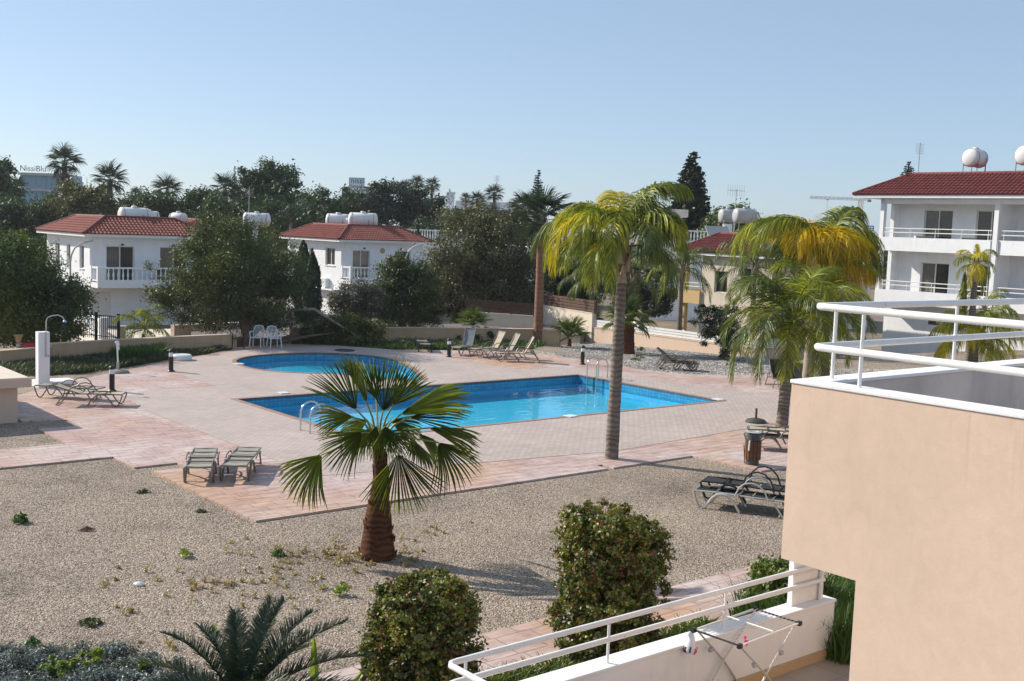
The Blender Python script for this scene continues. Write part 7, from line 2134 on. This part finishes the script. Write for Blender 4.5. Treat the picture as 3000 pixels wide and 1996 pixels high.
for (px, py, s, k) in ((850, 1640, 150, 20), (700, 1720, 160, 22), (980, 1620, 60, 14), (560, 1720, 120, 10), (1060, 1640, 50, 14), (1190, 1640, 60, 12), (860, 1700, 220, 22), (330, 1700, 60, 4), (1260, 1560, 90, 8), (520, 1890, 60, 4), (390, 1790, 40, 4)):
    for i in range(k):
        g = G(px + r.normal(0, s * .55), py + r.normal(0, s * .22), -0.04); 
        n = 26
        an = r.uniform(0, 6.28, n); kk = r.random(n)
        R = r.uniform(0.03, 0.09); h = r.uniform(0.03, 0.10)
        pts.append(np.stack([g.x + np.cos(an) * R * kk, g.y + np.sin(an) * R * kk, -0.04 + h * r.random(n)], 1))
cen = np.concatenate(pts)
v, q = leaf_cloud(r, cen, np.tile([0, 0, 1.0], (len(cen), 1)), 0.026, 2.5, -1.0)
set_props(obj('dry_weeds', np_mesh('dry_weeds', v, q, M['weed_yellow'])), kind='stuff')

# loose stones that give the near gravel its grain
def stones(name, poly, n, size, mat, seed, z):
    r = rng(seed)
    xs = [p[0] for p in poly]; ys = [p[1] for p in poly]
    P_ = np.stack([r.uniform(min(xs), max(xs), n * 2), r.uniform(min(ys), max(ys), n * 2)], 1)
    inside = np.zeros(len(P_), bool); j = len(poly) - 1
    for i in range(len(poly)):
        xi, yi = poly[i]; xj, yj = poly[j]
        inside ^= ((yi > P_[:, 1]) != (yj > P_[:, 1])) & (P_[:, 0] < (xj - xi) * (P_[:, 1] - yi) / (yj - yi + 1e-12) + xi); j = i
    P_ = P_[inside][:n]; m = len(P_)
    s = size * r.uniform(0.5, 1.5, m)
    an = r.uniform(0, 6.283, m); el = r.uniform(0.6, 1.0, m)
    c, d = np.cos(an), np.sin(an)
    t_ = np.array([[-1, -.75, 0], [1, -.8, 0], [1, .75, 0], [-.9, .85, 0], [.35, .05, .85], [-.4, .0, .75]])
    v = np.empty((m, 6, 3))
    for k in range(6):
        x, y = t_[k, 0] * s, t_[k, 1] * s * el
        v[:, k, 0] = P_[:, 0] + x * c - y * d + r.normal(0, .1, m) * s; v[:, k, 1] = P_[:, 1] + x * d + y * c + r.normal(0, .1, m) * s; v[:, k, 2] = (np.array([z(*p) for p in P_]) if callable(z) else z) + t_[k, 2] * s * .9
    f = np.array([[0, 1, 4, 5], [2, 3, 5, 4]])
    q = ((np.arange(m) * 6)[:, None, None] + f[None]).reshape(-1, 4)
    set_props(obj(name, np_mesh(name, v.reshape(-1, 3), q, M[mat]), None, (0, 0, 0), (0, 0, ANG)), kind='stuff')
M['stone'] = None
def stone_mat(name, k):
    m, nt, out = new_mat(name)
    geo = N(nt, 'ShaderNodeNewGeometry')
    tc = N(nt, 'ShaderNodeTexCoord')
    big = N(nt, 'ShaderNodeTexNoise', i_Scale=0.45, i_Detail=7.0, i_Roughness=0.65); nt.links.new(tc.outputs['Object'], big.inputs['Vector'])
    rb = ramp(nt, big.outputs['Fac'], [(0.36, (0.66, 0.61, 0.56)), (0.5, (0.96, 0.93, 0.89)), (0.64, (1.15, 1.10, 1.03))])
    r_ = ramp(nt, geo.outputs['Random Per Island'], [(0.0, (0.17, 0.13 + .02 * k, 0.10 + .05 * k)), (0.4, (0.36, 0.29 + .06 * k, 0.235 + .12 * k)), (0.75, (0.50, 0.42 + .08 * k, 0.345 + .15 * k)), (1.0, (0.70, 0.64 + .06 * k, 0.56 + .13 * k))])
    b_ = N(nt, 'ShaderNodeBsdfPrincipled'); b_.inputs['Roughness'].default_value = 0.9; b_.inputs['Specular IOR Level'].default_value = 0.15
    nt.links.new(mixc(nt, 1.0, r_.outputs['Color'], rb.outputs['Color'], 'MULTIPLY'), b_.inputs['Base Color']); nt.links.new(b_.outputs[0], out.inputs['Surface'])
    return m
M['stone'] = stone_mat('stone', 0)
M['stone_grey'] = stone_mat('stone_grey', 1)
near = [(3.5, 11.6), (16, 11.65), (20.5, 14.5), (20.9, 18.2), (9.2, 18.2), (9.2, 23.0), (8.8, 24.7), (5.0, 24.6), (1.5, 18.0)]
stones('gravel_stones', near, 150000, 0.0092, 'stone', 3, -0.042)
stones('gravel_stones', [guv(1600, 1014), uv(P(1725, 1003, 60)), uv(P(1950, 1024, 57)), guv(2205, 1050), guv(2420, 1082), guv(2640, 1085), guv(2640, 1120), guv(2274, 1095), guv(2021, 1094), guv(1858, 1078), guv(1650, 1045)], 30000, 0.024, 'stone_grey', 4, far_z)

# ------------------------------------------------------------------ light sea haze
hz, nt, out = new_mat('haze')
pv_ = N(nt, 'ShaderNodeVolumePrincipled')
pv_.inputs['Color'].default_value = (0.90, 0.94, 1.0, 1)
pv_.inputs['Density'].default_value = 0.00022
pv_.inputs['Anisotropy'].default_value = 0.2
nt.links.new(pv_.outputs[0], out.inputs['Volume'])
mb = MB(); mb.box(-1500, 1500, -400, 2700, TZ - 1.0, 26.0)
set_props(mb.build('haze', hz), kind='stuff')
